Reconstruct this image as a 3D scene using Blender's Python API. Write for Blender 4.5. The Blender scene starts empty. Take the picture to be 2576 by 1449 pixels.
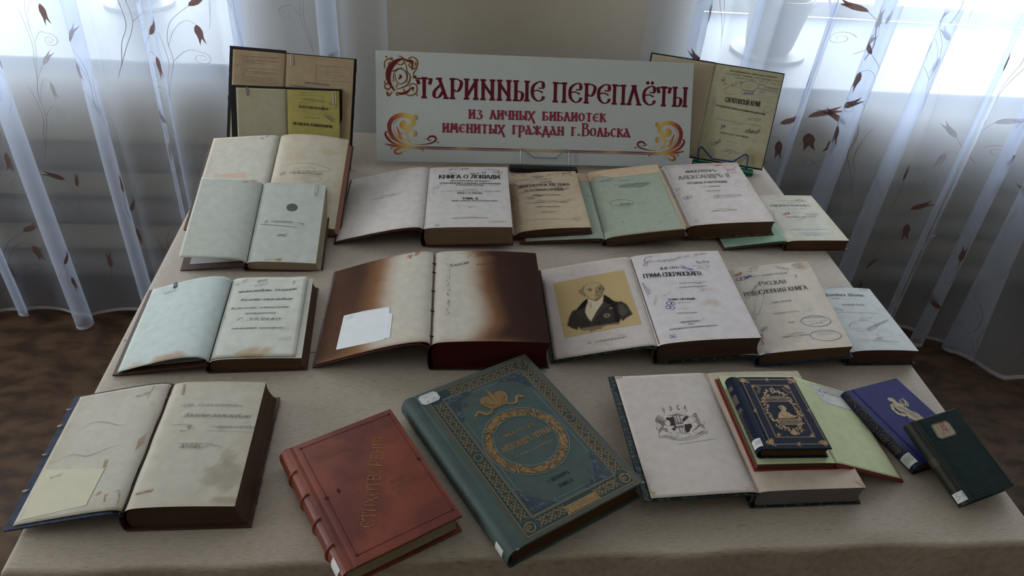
import bpy, math, random, json
import numpy as np
from mathutils import Vector, Matrix
from math import sin, cos, pi, exp, atan2, hypot
SC = bpy.context.scene
COL = SC.collection
# ------------------------------------------------------------------ camera
TOP = 0.75                                    # height of the table top
cam_d = bpy.data.cameras.new('camera'); cam = bpy.data.objects.new('camera', cam_d); COL.objects.link(cam)
cam_d.lens = 36 * 1850 / 2576; cam_d.sensor_width = 36; cam_d.clip_start = .02; cam_d.clip_end = 60
rows = ((0.9941416, 0.0100819, 0.10761433), (-0.07991243, -0.60183229, 0.79461431), (0.072777, -0.79855886, -0.59750084))
cm = Matrix(((rows[0][0], -rows[0][1], -rows[0][2], 0), (rows[1][0], -rows[1][1], -rows[1][2], 0), (rows[2][0], -rows[2][1], -rows[2][2], 1.65), (0, 0, 0, 1)))
cam.matrix_world = cm; SC.camera = cam
# ------------------------------------------------------------------ sky, daylight openings, exposure
W = bpy.data.worlds.new('overcast_sky'); SC.world = W; W.use_nodes = True
bg = W.node_tree.nodes['Background']; bg.inputs[0].default_value = (.88, .95, 1.0, 1); bg.inputs[1].default_value = 10.0
SC.view_settings.view_transform = 'Standard'; SC.view_settings.look = 'None'; SC.view_settings.gamma = 1
SC.view_settings.use_curve_mapping = False; SC.view_settings.exposure = 0.0
SC.cycles.max_bounces = 8; SC.cycles.transparent_max_bounces = 24; SC.cycles.diffuse_bounces = 4
SC.cycles.sample_clamp_indirect = 4; SC.cycles.caustics_reflective = False; SC.cycles.caustics_refractive = False

def portal(name, loc, rot, sx, sy):
    l = bpy.data.lights.new(name, 'AREA'); l.shape = 'RECTANGLE'; l.size = sx; l.size_y = sy; l.energy = 1
    o = bpy.data.objects.new(name, l); COL.objects.link(o); o.location = loc; o.rotation_euler = rot
    l.cycles.is_portal = True
    return o
WIN = [(-2.15, -.57), (.80, 2.75)]           # x ranges of the two window openings in the back wall
SILL, LINTEL, YW, YF = .85, 2.35, 2.2, 2.88  # sill height, lintel, wall face, window frame plane
for i, (a, b) in enumerate(WIN):
    portal('daylight_opening', ((a + b) / 2, YF + .06, (SILL + LINTEL) / 2), (-pi / 2, 0, 0), b - a, LINTEL - SILL)
SIDE = (-.1, 1.7, .95, 2.2)                  # unseen opening added in the left wall to let in fill daylight
portal('daylight_opening', (-3.27, (SIDE[0] + SIDE[1]) / 2, (SIDE[2] + SIDE[3]) / 2), (0, -pi / 2, 0), SIDE[3] - SIDE[2], SIDE[1] - SIDE[0])

# ------------------------------------------------------------------ helpers
random.seed(7)
def s2l(c):
    return tuple(((v / 255) / 12.92 if v / 255 <= .04045 else ((v / 255 + .055) / 1.055) ** 2.4) for v in c)
class MB:
    def __init__(s): s.v = []; s.f = []; s.c = None
    def add(s, vs, fs, col=None):
        n = len(s.v); s.v += [tuple(p) for p in vs]; s.f += [tuple(i + n for i in f) for f in fs]
        if col is not None:
            if s.c is None: s.c = []
            s.c += [tuple(k) for k in (col if hasattr(col[0], '__len__') else [col] * len(vs))]
    def box(s, x0, x1, y0, y1, z0, z1):
        s.add([(x0, y0, z0), (x1, y0, z0), (x1, y1, z0), (x0, y1, z0), (x0, y0, z1), (x1, y0, z1), (x1, y1, z1), (x0, y1, z1)],
              [(0, 3, 2, 1), (4, 5, 6, 7), (0, 1, 5, 4), (1, 2, 6, 5), (2, 3, 7, 6), (3, 0, 4, 7)])
    def prism_y(s, prof, y0, y1, n=1, wob=None):
        """closed profile of (x, z) pulled along y"""
        m = len(prof); vs = []
        for j in range(n + 1):
            y = y0 + (y1 - y0) * j / n
            for k, (x, z) in enumerate(prof):
                dx, dz = wob(k, y) if wob else (0, 0)
                vs.append((x + dx, y, z + dz))
        fs = [(j * m + i, j * m + (i + 1) % m, (j + 1) * m + (i + 1) % m, (j + 1) * m + i) for j in range(n) for i in range(m)]
        fs += [tuple(reversed(range(m))), tuple(range(n * m, n * m + m))]
        s.add(vs, [tuple(reversed(f)) for f in fs])
    def tube(s, pts, r, n=8, closed=False):
        P = [Vector(p) for p in pts]; rings = []
        up = Vector((.13, .21, .97))
        for i, p in enumerate(P):
            a = P[i - 1] if i or closed else P[0]; b = P[(i + 1) % len(P)] if i < len(P) - 1 or closed else P[-1]
            t = (b - a).normalized(); u = t.cross(up).normalized(); w = u.cross(t)
            rr = r[i] if hasattr(r, '__len__') else r
            rings.append([p + u * cos(2 * pi * k / n) * rr + w * sin(2 * pi * k / n) * rr for k in range(n)])
        vs = [q for R in rings for q in R]; m = len(P)
        fs = [(i * n + k, i * n + (k + 1) % n, ((i + 1) % m) * n + (k + 1) % n, ((i + 1) % m) * n + k) for i in range(m if closed else m - 1) for k in range(n)]
        if not closed: fs += [tuple(reversed(range(n))), tuple(range((m - 1) * n, m * n))]
        s.add(vs, fs)
    def grid(s, fn, us, vs_, col=None):
        n = len(us); V = [fn(u, v) for v in vs_ for u in us]
        F = [(j * n + i, j * n + i + 1, (j + 1) * n + i + 1, (j + 1) * n + i) for j in range(len(vs_) - 1) for i in range(n - 1)]
        s.add(V, F, [col(u, v) for v in vs_ for u in us] if col else None)
    def build(s, name, mat, parent=None, smooth=False, bevel=0, solid=0):
        me = bpy.data.meshes.new(name); me.from_pydata(s.v, [], s.f); me.update()
        if s.c:
            a = me.color_attributes.new('Col', 'FLOAT_COLOR', 'POINT')
            arr = np.ones((len(s.v), 4), dtype=np.float32); arr[:, :3] = np.array(s.c, dtype=np.float32)[:, :3]
            a.data.foreach_set('color', arr.ravel())
        if mat: me.materials.append(mat)
        if smooth: me.polygons.foreach_set('use_smooth', [True] * len(me.polygons))
        o = bpy.data.objects.new(name, me); COL.objects.link(o)
        if parent: o.parent = parent
        if bevel:
            b = o.modifiers.new('b', 'BEVEL'); b.width = bevel; b.segments = 2; b.limit_method = 'ANGLE'; b.angle_limit = .7
        if solid:
            b = o.modifiers.new('s', 'SOLIDIFY'); b.thickness = solid; b.offset = 0
        return o
def tag(o, label, cat, group=None):
    o['label'] = label; o['category'] = cat
    if group: o['group'] = group
    return o
def thing(name, label, cat, loc=(0, 0, 0), R=None, group=None):
    o = bpy.data.objects.new(name, None); COL.objects.link(o); o.empty_display_size = .02
    o.matrix_world = Matrix.Translation(loc) @ (R.to_4x4() if R else Matrix.Identity(4))
    return tag(o, label, cat, group)
def struct(mb, name, mat, **k):
    o = mb.build(name, mat, **k); o['kind'] = 'structure'; return o
def rot3(th, pitch=0, roll=0, phi=0):
    return Matrix.Rotation(th, 3, 'Z') @ Matrix.Rotation(pitch, 3, 'X') @ Matrix.Rotation(roll, 3, 'Y') @ Matrix.Rotation(phi, 3, 'Z')
def lin(a, b, n): return [a + (b - a) * i / (n - 1) for i in range(n)]

# ------------------------------------------------------------------ materials
MATS = {}
def mat(name, rgb=(128, 128, 128), rough=.7, noise=0., nscale=(40, 40, 40), metal=0., attr=False, bump=0., bscale=None, spec=.4, rgb2=None, ndet=4, nlo=.35, nhi=.65, trans=0.):
    if name in MATS: return MATS[name]
    m = bpy.data.materials.new(name); m.use_nodes = True; N = m.node_tree.nodes; L = m.node_tree.links
    p = N['Principled BSDF']; p.inputs['Roughness'].default_value = rough; p.inputs['Metallic'].default_value = metal
    p.inputs['Specular IOR Level'].default_value = spec
    tc = N.new('ShaderNodeTexCoord'); mp = N.new('ShaderNodeMapping'); L.new(tc.outputs['Object'], mp.inputs[0])
    mp.inputs['Scale'].default_value = nscale
    if attr:
        a = N.new('ShaderNodeVertexColor'); a.layer_name = 'Col'; src = a.outputs[0]
    else:
        c = N.new('ShaderNodeRGB'); c.outputs[0].default_value = (*s2l(rgb), 1); src = c.outputs[0]
    if noise or rgb2:
        nz = N.new('ShaderNodeTexNoise'); nz.inputs['Scale'].default_value = 1; nz.inputs['Detail'].default_value = ndet
        L.new(mp.outputs[0], nz.inputs[0])
        r = N.new('ShaderNodeMapRange'); r.inputs[1].default_value = nlo; r.inputs[2].default_value = nhi; L.new(nz.outputs[0], r.inputs[0])
        mx = N.new('ShaderNodeMix'); mx.data_type = 'RGBA'; L.new(r.outputs[0], mx.inputs[0])
        if rgb2:
            L.new(src, mx.inputs[6]); mx.inputs[7].default_value = (*s2l(rgb2), 1); src = mx.outputs[2]
        else:
            mx.blend_type = 'MULTIPLY'; mx.inputs[0].default_value = 1
            r.inputs[3].default_value = 1 - noise; r.inputs[4].default_value = 1 + noise * .3
            for l in list(mx.inputs[0].links): L.remove(l)
            L.new(src, mx.inputs[6]); L.new(r.outputs[0], mx.inputs[7]); src = mx.outputs[2]
    L.new(src, p.inputs['Base Color'])
    if bump:
        mb_ = N.new('ShaderNodeMapping'); mb_.inputs['Scale'].default_value = bscale or nscale; L.new(tc.outputs['Object'], mb_.inputs[0])
        nb = N.new('ShaderNodeTexNoise'); nb.inputs['Scale'].default_value = 1; nb.inputs['Detail'].default_value = 3; L.new(mb_.outputs[0], nb.inputs[0])
        b = N.new('ShaderNodeBump'); b.inputs['Strength'].default_value = 1; b.inputs['Distance'].default_value = bump
        L.new(nb.outputs[0], b.inputs['Height']); L.new(b.outputs[0], p.inputs['Normal'])
    if trans:
        t = N.new('ShaderNodeBsdfTranslucent'); L.new(src, t.inputs[0]); ms = N.new('ShaderNodeMixShader'); ms.inputs[0].default_value = trans
        out = N['Material Output']; L.new(p.outputs[0], ms.inputs[1]); L.new(t.outputs[0], ms.inputs[2]); L.new(ms.outputs[0], out.inputs[0])
    MATS[name] = m; return m
PAGE = mat('old_paper', attr=True, rough=.85, noise=.07, nscale=(60, 60, 60), bump=.0006, bscale=(9, 9, 9), spec=.15)
EDGE = {}
def edge_mat(key, rgb, rgb2):
    """page-edge stripes run across the thickness (object z)"""
    if key not in EDGE: EDGE[key] = mat('page_edges_' + key, rgb, rough=.9, rgb2=rgb2, nscale=(6, 6, 1500), ndet=2, nlo=.3, nhi=.7, bump=.0004, bscale=(4, 4, 1600), spec=.1)
    return EDGE[key]
def print_mat(name, rgb, rough=.8, metal=0): return mat(name, rgb, rough=rough, metal=metal, spec=.2)
INK = {'k': ('printed_text', (66, 60, 58)), 'kb': ('bold_printed_text', (36, 32, 32)), 'g': ('faded_printed_text', (112, 106, 104)), 'G': ('printed_text_grey', (88, 84, 83)), 'v': ('violet_stamp', (112, 104, 160)), 'V': ('violet_ink', (66, 52, 140)),
       'b': ('blue_stamp', (62, 108, 140)), 's': ('brown_spot', (110, 80, 55)), 'hg': ('pencil_writing', (120, 116, 118)), 'hk': ('ink_writing', (72, 66, 66)), 'ht': ('teal_ink_writing', (50, 100, 92)),
       'hr': ('red_writing', (178, 72, 84)), 'r': ('pink_stamp', (196, 120, 126)), 'hv': ('faint_violet_writing', (118, 108, 150)), 'hv2': ('violet_ink_writing', (72, 58, 150)), 'hb': ('dark_brown_writing', (58, 42, 36)),
       'hw': ('calligraphic_writing', (62, 52, 50)), 'dk': ('blind_stamped_text', (24, 40, 42)), 'x': ('white_ink', (190, 200, 200)), 'm': ('engraved_print', (62, 50, 48)), 'mm': ('engraved_shading', (120, 112, 108))}
SER = {'k': 0, 'g': 0}
INKMAT = {}
def ink(k):
    if k not in INKMAT: INKMAT[k] = print_mat(INK[k][0], INK[k][1])
    return INKMAT[k]
GOLD = mat('gold_stamping', (154, 122, 78), rough=.45, metal=.35, noise=.25, nscale=(300, 300, 300))
GOLDD = mat('dull_gold_stamping', (110, 90, 62), rough=.55, metal=.25, noise=.3, nscale=(300, 300, 300))
LABELP = mat('label_paper', (214, 214, 210), rough=.7, noise=.06, nscale=(200, 200, 200))

# ------------------------------------------------------------------ lettering (strokes drawn with a broad pen)
GL = {}
def gdef(txt):
    for ln in txt.strip().split('\n'):
        ch, w, st = ln.split('|'); GL[ch] = (float(w), st)
gdef('''А|7|0,0 3.5,10 7,0;1.3,3.4 5.7,3.4
Б|7|1,0 1,10 6,10 6,8.8;~1,5.6 4,5.6 6.4,4.6 6.4,1.2 4,0 1,0
В|7|1,0 1,10;~1,10 4,10 6,9.2 6,6.4 4,5.3 1,5.3;~1,5.3 4.5,5.3 6.7,4.2 6.7,1.2 4.5,0 1,0
Г|6.4|1,0 1,10;1,10 6,10 6,8.4
Д|8|0.3,-1.8 0.3,.2 7.7,.2 7.7,-1.8;1.6,.2 3,9.9 5.9,9.9;5.9,10 5.9,.2
Е|6.8|1,0 1,10;1,10 6,10 6,8.5;1,5.2 4.8,5.2;1,0 6.3,0 6.3,1.6
Ё|6.8|1,0 1,10;1,10 6,10 6,8.5;1,5.2 4.8,5.2;1,0 6.3,0 6.3,1.6;.2.5,12;.4.8,12
Ж|9|4.5,0 4.5,10;0.4,9.6 4.5,5;.2,.3 4.5,5;8.6,9.6 4.5,5;8.8,.3 4.5,5
З|6.6|~.6,8.2 1.2,9.6 3,10 5.6,9.2 5.6,6.4 2.8,5.3;~2.8,5.3 6.2,4.4 6.2,1 3,0 1,.4 .4,2
И|7.6|1,10 1,0;6.6,10 6.6,0;1,1 6.6,9
Й|7.6|1,10 1,0;6.6,10 6.6,0;1,1 6.6,9;~2.3,12.3 3.8,11.2 5.3,12.3
К|7.4|1,0 1,10;6.4,9.7 1,4.8;2.6,6 7,.1
Л|7.8|~-.1,.9 .3,0 1.2,.3 2,3 3.3,10;3,10 6.6,10;6.6,10 6.6,0
М|9|1,0 1,10;1,10 4.5,1.2;8,10 4.5,1.2;8,10 8,0
Н|7.6|1,0 1,10;6.6,0 6.6,10;1,5.2 6.6,5.2
О|7.6|o3.8,5,3.3,5
П|7.6|1,0 1,10;6.6,10 6.6,0;1,10 6.6,10
Р|6.8|1,0 1,10;~1,10 4.3,10 6.4,9 6.4,5.7 4.3,4.6 1,4.6
С|7|~6.3,7.4 5.6,9.6 3.6,10 .7,8 .7,2 3.6,0 5.8,.3 6.5,2.4
Т|7|3.5,0 3.5,10;.1,8.3 .1,10 6.9,10 6.9,8.3
У|7|.4,10 3.7,3.3;~6.8,10 3.7,3.3 2.6,.7 1.4,0 .5,.8
Ф|8|4,0 4,10;o4,5.4,3.5,3
Х|7|.4,10 6.6,0;6.4,10 .3,0
Ц|8|1,10 1,0;6.4,10 6.4,0;1,0 7.6,0 7.6,-1.8
Ч|7|6,0 6,10;~.9,10 .9,6.2 2,4.8 6,5
Ш|10|1,10 1,0;5,10 5,0;9,10 9,0;1,0 9,0
Щ|10.6|1,10 1,0;5,10 5,0;9,10 9,0;1,0 10.2,0 10.2,-1.8
Ъ|8|0,8.4 0,10 2.6,10;2.6,10 2.6,0;~2.6,5.4 5,5.4 7.2,4.6 7.2,1 5,0 2.6,0
Ы|8.8|1,10 1,0;~1,5.4 3.4,5.4 5.2,4.6 5.2,1 3.4,0 1,0;7.8,0 7.8,10
Ь|6.6|1,10 1,0;~1,5.4 3.6,5.4 5.8,4.6 5.8,1 3.6,0 1,0
Э|7|~.6,7.6 1.6,9.7 3.4,10 6.4,8 6.4,2 3.4,0 1.4,.3 .4,2.4;2.6,5.2 6.4,5.2
Ю|10|1,0 1,10;1,5.2 3.4,5.2;o6.4,5,3.1,5
Я|7|6,0 6,10;~6,10 3,10 .9,9 .9,5.8 3,4.7 6,4.7;3.4,4.7 .3,.1
I|3|1.5,0 1.5,10
Ѣ|7.4|.2,8 5.2,8;2.4,10 2.4,0;~2.4,5 4.8,5 6.9,4.2 6.9,1 4.8,0 2.4,0
Ѳ|7.6|o3.8,5,3.3,5;.6,5 7,5
Ѵ|7|.4,10 3.5,0;3.5,0 6.6,10
D|7.6|1,0 1,10;~1,10 4,10 6.8,8 6.8,2 4,0 1,0
F|6.4|1,0 1,10;1,10 6,10 6,8.5;1,5.2 4.6,5.2
G|7.4|~6.3,7.4 5.6,9.6 3.6,10 .7,8 .7,2 3.6,0 6.3,1;6.4,.6 6.4,4.4;4.4,4.4 7.4,4.4
L|6|1,0 1,10;1,0 5.8,0 5.8,1.8
N|8|1,0 1,10;1,10 6.6,0;6.6,0 6.6,10
R|7.2|1,0 1,10;~1,10 4.2,10 6.2,9 6.2,6 4.2,4.9 1,4.9;3.4,4.9 6.8,.1
S|6.4|~5.8,8 5,9.7 3.2,10 .9,8.6 1.2,6.4 5.2,4.4 5.8,1.6 3.2,0 1.2,.4 .5,2.2
U|7.4|~1,10 1,3 2,.4 3.8,0 5.6,.4 6.4,3 6.4,10
V|7|.4,10 3.5,0;3.5,0 6.6,10
Z|6.6|.6,8.4 .6,10 6,10 .6,0 6.2,0 6.2,1.6
W|10|.3,10 2.9,0;2.9,0 5,9;5,9 7.2,0;7.2,0 9.7,10
0|6|o3,5,2.5,5
1|4|.8,8 2.4,10;2.4,10 2.4,0
2|6|~.6,7.4 1.2,9.6 3,10 5.2,8.4 4.8,5.6 .6,0;.6,0 5.6,0 5.6,1.4
3|6|~.6,8.4 3,10 5.2,8.4 4.6,5.8 2.6,5.4;~2.6,5.4 5.4,4.6 5.4,1 2.8,0 .4,1.4
4|6|4.4,0 4.4,10;4.4,10 .3,3 5.8,3
5|6|5.2,10 1.4,10 1,5.6;~1,5.6 3.4,6.4 5.4,4.6 5.2,1.2 2.8,0 .5,1.2
6|6|~5,9.4 2.4,8.6 .7,4.6 1,1 3,0 5.2,1.4 5,4.8 3,5.8 .8,4
7|6|.6,8.4 .6,10 5.6,10 2.4,0
8|6|o3,7.6,2.1,2.4;o3,2.6,2.5,2.7
9|6|~1,.6 3.6,1.4 5.3,5.4 5,9 3,10 .8,8.6 1,5.2 3,4.2 5.2,6
.|2.4|.1.2,.6
,|2.4|1.4,1 .7,-1.8
-|4|.6,4 3.4,4
(|3|~2.6,11 .8,7 .8,3 2.6,-1
)|3|~.4,11 2.2,7 2.2,3 .4,-1
№|11|1,0 1,10;1,10 6,0;6,0 6,10;o8.6,6,1.4,2
 |4|''')
for a, b in (('A', 'А'), ('B', 'В'), ('C', 'С'), ('E', 'Е'), ('H', 'Н'), ('K', 'К'), ('M', 'М'), ('O', 'О'), ('P', 'Р'), ('T', 'Т'), ('X', 'Х')): GL[a] = GL[b]
LOW = {}
def ldef(txt, D):
    for ln in txt.strip().split('\n'):
        ch, w, st = ln.split('|'); D[ch] = (float(w), st)
ldef('''а|6.6|o2.9,3.2,2.4,3.1;~5.3,6.3 5.3,1.2 5.8,.1 6.6,.8
б|6.4|o3,3,2.5,3;~.6,3.4 1,8 3,9.6 5.6,10.2
в|6|~.8,0 .8,8 2.4,10 4,8.6 3,5.6 .8,5.2;~.8,5.4 4,5.2 5,2.6 3.4,0 .8,.2
г|5|1.4,0 1.4,6.4;1.4,6.4 4.8,6.4 4.8,5.2
е|6|~.7,3.4 5.2,3.5 4.6,5.9 2.8,6.4 .7,4.6 .8,1.4 3,0 5.4,1.2
и|7|~1.2,6.4 1,1.4 2,.1 4.8,1.8;~5.1,6.4 5,1 5.8,.1 6.8,1
н|7|1.2,0 1.2,6.4;5.6,0 5.6,6.4;1.2,3.3 5.6,3.3
о|6.2|o3.1,3.2,2.5,3.2
п|7|1.2,0 1.2,6.4;5.6,0 5.6,6.4;~1.2,5 3.4,6.5 5.6,5
р|6.6|1.2,-3.2 1.2,6.4;~1.2,5.2 3.2,6.5 5.6,5.2 5.6,1.2 3.2,0 1.2,1
с|5.6|~5,5.2 3.2,6.4 .8,4.8 .8,1.4 3.2,0 5.2,1.2
у|6.6|.8,6.4 3.4,.8;~6,6.4 3.2,-.4 1.6,-3 .2,-2.8
ф|8|4,-3 4,9.6;o4,3.2,3.4,3.1
д|6.6|o2.9,3.2,2.4,3.1;~5.3,6 5.1,-1 3.4,-3.2 1.2,-2.4
з|5.6|~.8,5.6 3,6.4 4.8,5 2.4,3.5;~2.4,3.5 5,2 4.4,-2 2,-3.2 .6,-2.2
ъ|6.6|.2,6.4 2.2,6.4;2.2,6.4 2.2,0;~2.2,3.6 5.6,3.4 5.6,.4 2.2,0
л|6.6|~.2,.4 1.6,.6 3,6.4;~3,6.4 4.8,6.4 5,1 6.4,.4
м|8.4|.8,0 1.8,6.4;1.8,6.4 4,1;4,1 6.6,6.4;6.6,6.4 7,0
т|9|1.2,0 1.2,6.4;4.4,0 4.4,6;7.6,0 7.6,6;~1.2,5 3,6.5 4.4,5.4 6,6.5 7.6,5
i|3|1.5,0 1.5,6.4;.1.5,8.6''', LOW)
SLV = {}   # old church lettering for the banner
ldef('''Т|6.2|3.1,0 3.1,10;.1,9.7 6.1,9.7;.3,9.6 .9,7;5.9,9.6 5.3,7
А|5.8|2.4,10 5.2,0;1.2,9.7 3.2,9.7;~3.3,7.2 .8,4 .3,1.2 1.2,0 2.6,.8 4.1,3.8
Р|5.4|1.4,0 1.4,10;~1.4,10 3.2,10 5,8.6 4.6,5.6 3.4,3.6 2,4.4
И|6.2|1.2,0 1.2,10;5,0 5,10;1.2,1 5,9.2
Н|6.2|1.2,0 1.2,10;5,0 5,10;1.2,8.4 5,1.8
Ы|6.8|1.2,0 1.2,10;~1.2,4.6 3.4,4.4 4,2.4 3.2,0 1.2,0;5.8,0 5.8,10
Е|5.8|~5.3,7.2 5,9.8 3.2,10 .9,7.4 .9,2.6 3,0 5,1 5.3,2.6;~.9,5 3,5.6 5,4.4;3.4,6.8 5.4,6.8
Ё|5.8|~5.3,7.2 5,9.8 3.2,10 .9,7.4 .9,2.6 3,0 5,1 5.3,2.6;~.9,5 3,5.6 5,4.4;3.4,6.8 5.4,6.8;.2.2,12;.4.2,12
П|6.2|1.2,0 1.2,10;5,0 5,10;.6,9.8 5.6,9.8
Л|6|2.8,10 5.2,0;2.9,10 .8,0;2,9.7 3.6,9.7
и|4.6|.9,0 .9,6.6;3.8,0 3.8,6.6;.9,.8 3.8,6
з|4.2|~.6,5.8 2,6.6 3.4,5.4 1.8,3.8;~1.8,3.8 3.8,2.4 3.2,0 1.6,-.6 .5,.4
л|4.4|1.9,6.6 3.9,0;2,6.6 .6,0
ч|4.2|3.6,0 3.6,6.6;~.6,6.6 .8,3.8 2,3 3.6,3.4
н|4.6|.9,0 .9,6.6;3.8,0 3.8,6.6;.9,4.4 3.8,2.4
ы|5.6|.9,0 .9,6.6;~.9,3.2 2.8,3 3.2,1.4 2.4,0 .9,0;4.8,0 4.8,6.6
х|4.8|.6,6.6 4.6,-2.8;4.2,6.6 .4,-.6
б|4.4|.9,0 .9,6.6;.9,6.5 3.8,6.5;~.9,3.4 3,3.2 3.9,1.6 2.8,0 .9,0
о|4.6|o2.3,3.3,1.7,3.2
т|4.6|2.3,0 2.3,6.6;.2,6.4 4.4,6.4
е|4.2|~3.9,5.6 2.4,6.6 .7,4.6 .7,1.8 2.4,0 3.9,1.2;.8,3.4 3.2,3.4
к|4.4|.9,0 .9,6.6;3.8,6.4 .9,3.2;1.6,4 4.2,0
м|5.6|.7,0 1.4,6.6;1.4,6.6 2.8,2.2;2.8,2.2 4.2,6.6;4.2,6.6 5,0
г|3.6|.9,0 .9,6.6;.9,6.4 3.3,6.4
р|4.4|.9,-2.8 .9,6.6;~.9,6.4 2.6,6.6 3.8,5 3.2,2.4 1.4,1.6
а|4.4|1.6,6.6 3.9,0;~2.2,4.8 .6,2.6 .4,.6 1.4,0 2.8,1.6
ж|6|3,0 3,6.6;.4,6.4 3,3.4;.2,.2 3,3.4;5.6,6.4 3,3.4;5.8,.2 3,3.4
д|5|.3,-2 .5,.2 4.6,.2 4.8,-2;2.3,6.6 4,.2;2.4,6.6 .9,.2
В|5.4|1.2,0 1.2,10;~1,10 3.6,10 4,7.4 2.6,6 1.2,6;~1.2,6 4.6,5.2 4.8,1.4 3.2,0 1.2,0
ь|4|.9,0 .9,6.6;~.9,3.4 3,3 3.4,1.2 2.4,0 .9,0
с|4|~3.6,5.6 2.2,6.6 .7,4.6 .7,1.8 2.2,0 3.6,1''', SLV)
FRK = {}   # blackletter
ldef('''G|7.4|~6.4,9 4,10 1,8 .8,2.4 3,0 6,1.6 6.2,5;3,8.6 3,2;4,5.4 6.6,5.4
W|9.6|~.8,9.4 1.4,4 1.2,1 3.4,0 5,1.4;~4,10 5,5 5,1.4 7,0 8.8,2 8.6,6.4 7.2,9.6
H|7.6|~.8,9.6 1.6,6 1.4,.2;1.4,5 4.4,6.6 6.2,4.8 6,-1.4
K|7.2|~.8,9.6 1.6,6 1.4,.2;~1.5,5 3.6,9.8 5.6,8.8;1.6,4.8 6.2,.2
o|5|1,5.4 1,1;1,5.4 2.6,6.6 4.2,5.4;4.2,5.4 4.2,1;1,1 2.6,0 4.2,1
e|4.6|1,5.6 1,1;1,5.6 2.8,6.6 3.8,4.8 1,3.2;1,1 2.6,0 4.2,1
t|4|1.4,8.4 1.4,.8 3.2,.2;.2,6.2 3.2,6.2
h|5.2|1,10 1,0;1,5 3,6.6 4.4,5.2;4.4,5.2 4.2,0 3,-1.8
s|4.4|3.8,6 1.4,6.2 1,4.4 3.4,3 3.4,1 .8,.2
r|4|1,6.4 1,.2;1,5.2 2.6,6.6 3.8,5.6
k|4.6|1,9 1,.2;1,5.4 3.4,6.6;1,3.8 3.8,3.8;1.6,3.6 4,.2
i|2.6|1.2,6.4 1.2,.2;.1.2,8.6
n|5.2|1,6.4 1,.2;1,5.2 2.8,6.6 4.2,5.2;4.2,5.2 4.2,.2
c|4.2|1,5.6 1,1;1,5.6 3.4,6.4;1,1 2.4,0 3.8,1
u|5.2|1,6.4 1,.8 2.6,.2 4.2,1.4;4.2,6.4 4.2,.2
z|4.2|.6,6.2 3.6,6.2 1,3.4 3.8,2.6 2.6,-1.6 .6,-1''', FRK)
# style: thick, thin (of cap height), pen angle, serif half length, slant, ink, spacing
STY = {'k': (.15, .05, 8, 1.1, 0, 'k', .9), 'kb': (.24, .06, 5, 1.2, 0, 'kb', .8), 'kn': (.17, .05, 5, 1.0, 0, 'kb', .7), 'kw': (.2, .06, 5, 1.1, 0, 'k', 5), 'g': (.13, .05, 8, .9, 0, 'g', .9), 'G': (.14, .045, 8, 1.0, 0, 'G', .9),
       'v': (.12, .09, 20, 0, 0, 'v', 1), 'V': (.16, .12, 20, 0, 0, 'V', 1), 'b': (.12, .09, 20, 0, 0, 'b', 1), 'hg': (.09, .05, 35, 0, .45, 'hg', .3), 'hk': (.10, .045, 35, 0, .5, 'hk', .2), 'ht': (.10, .06, 35, 0, .3, 'ht', .4),
       'hr': (.12, .08, 35, 0, .3, 'hr', .4), 'hv': (.10, .06, 35, 0, .3, 'hv', .3), 'hv2': (.14, .09, 35, 0, .2, 'hv2', .2), 'hb': (.10, .05, 35, 0, .5, 'hb', 1), 'hw': (.15, .04, 30, 0, .45, 'hw', .8),
       'sl': (.185, .07, 0, 1.0, 0, 'sl', .55), 'sl2': (.2, .08, 8, .5, 0, 'sl2', .7), 'rg': (.13, .09, 10, .4, 0, 'rg', 1.1), 'an': (.11, .07, 15, .5, 0, 'an', 1.1), 'g1': (.2, .06, 5, 1.1, 0, 'g1', .7), 'dk': (.16, .06, 5, 1, 0, 'dk', 1),
       'fr': (.19, .06, 40, 0, 0, 'kb', .5), 'x': (.12, .09, 20, 0, 0, 'x', 1), 'r': (.12, .09, 20, 0, 0, 'r', 1)}
INKMAT['sl'] = print_mat('dark_red_print', (100, 24, 38)); INKMAT['sl2'] = print_mat('wine_red_print', (140, 54, 70))
INKMAT['rg'] = mat('worn_gilt_lettering', (128, 84, 52), rough=.5, metal=.2, noise=.4, nscale=(400, 400, 400)); INKMAT['an'] = mat('gilt_lettering', (150, 110, 66), rough=.4, metal=.35, noise=.45, nscale=(260, 260, 260))
INKMAT['g1'] = GOLD; INKMAT['gd'] = GOLDD
for k_, nm_ in (('sl', 'dark_red_lettering'), ('sl2', 'wine_red_lettering'), ('rg', 'gilt_lettering'), ('an', 'gilt_title'), ('g1', 'gold_lettering'), ('gd', 'dull_gold_ornament')): INK[k_] = (nm_, (0, 0, 0))

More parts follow.
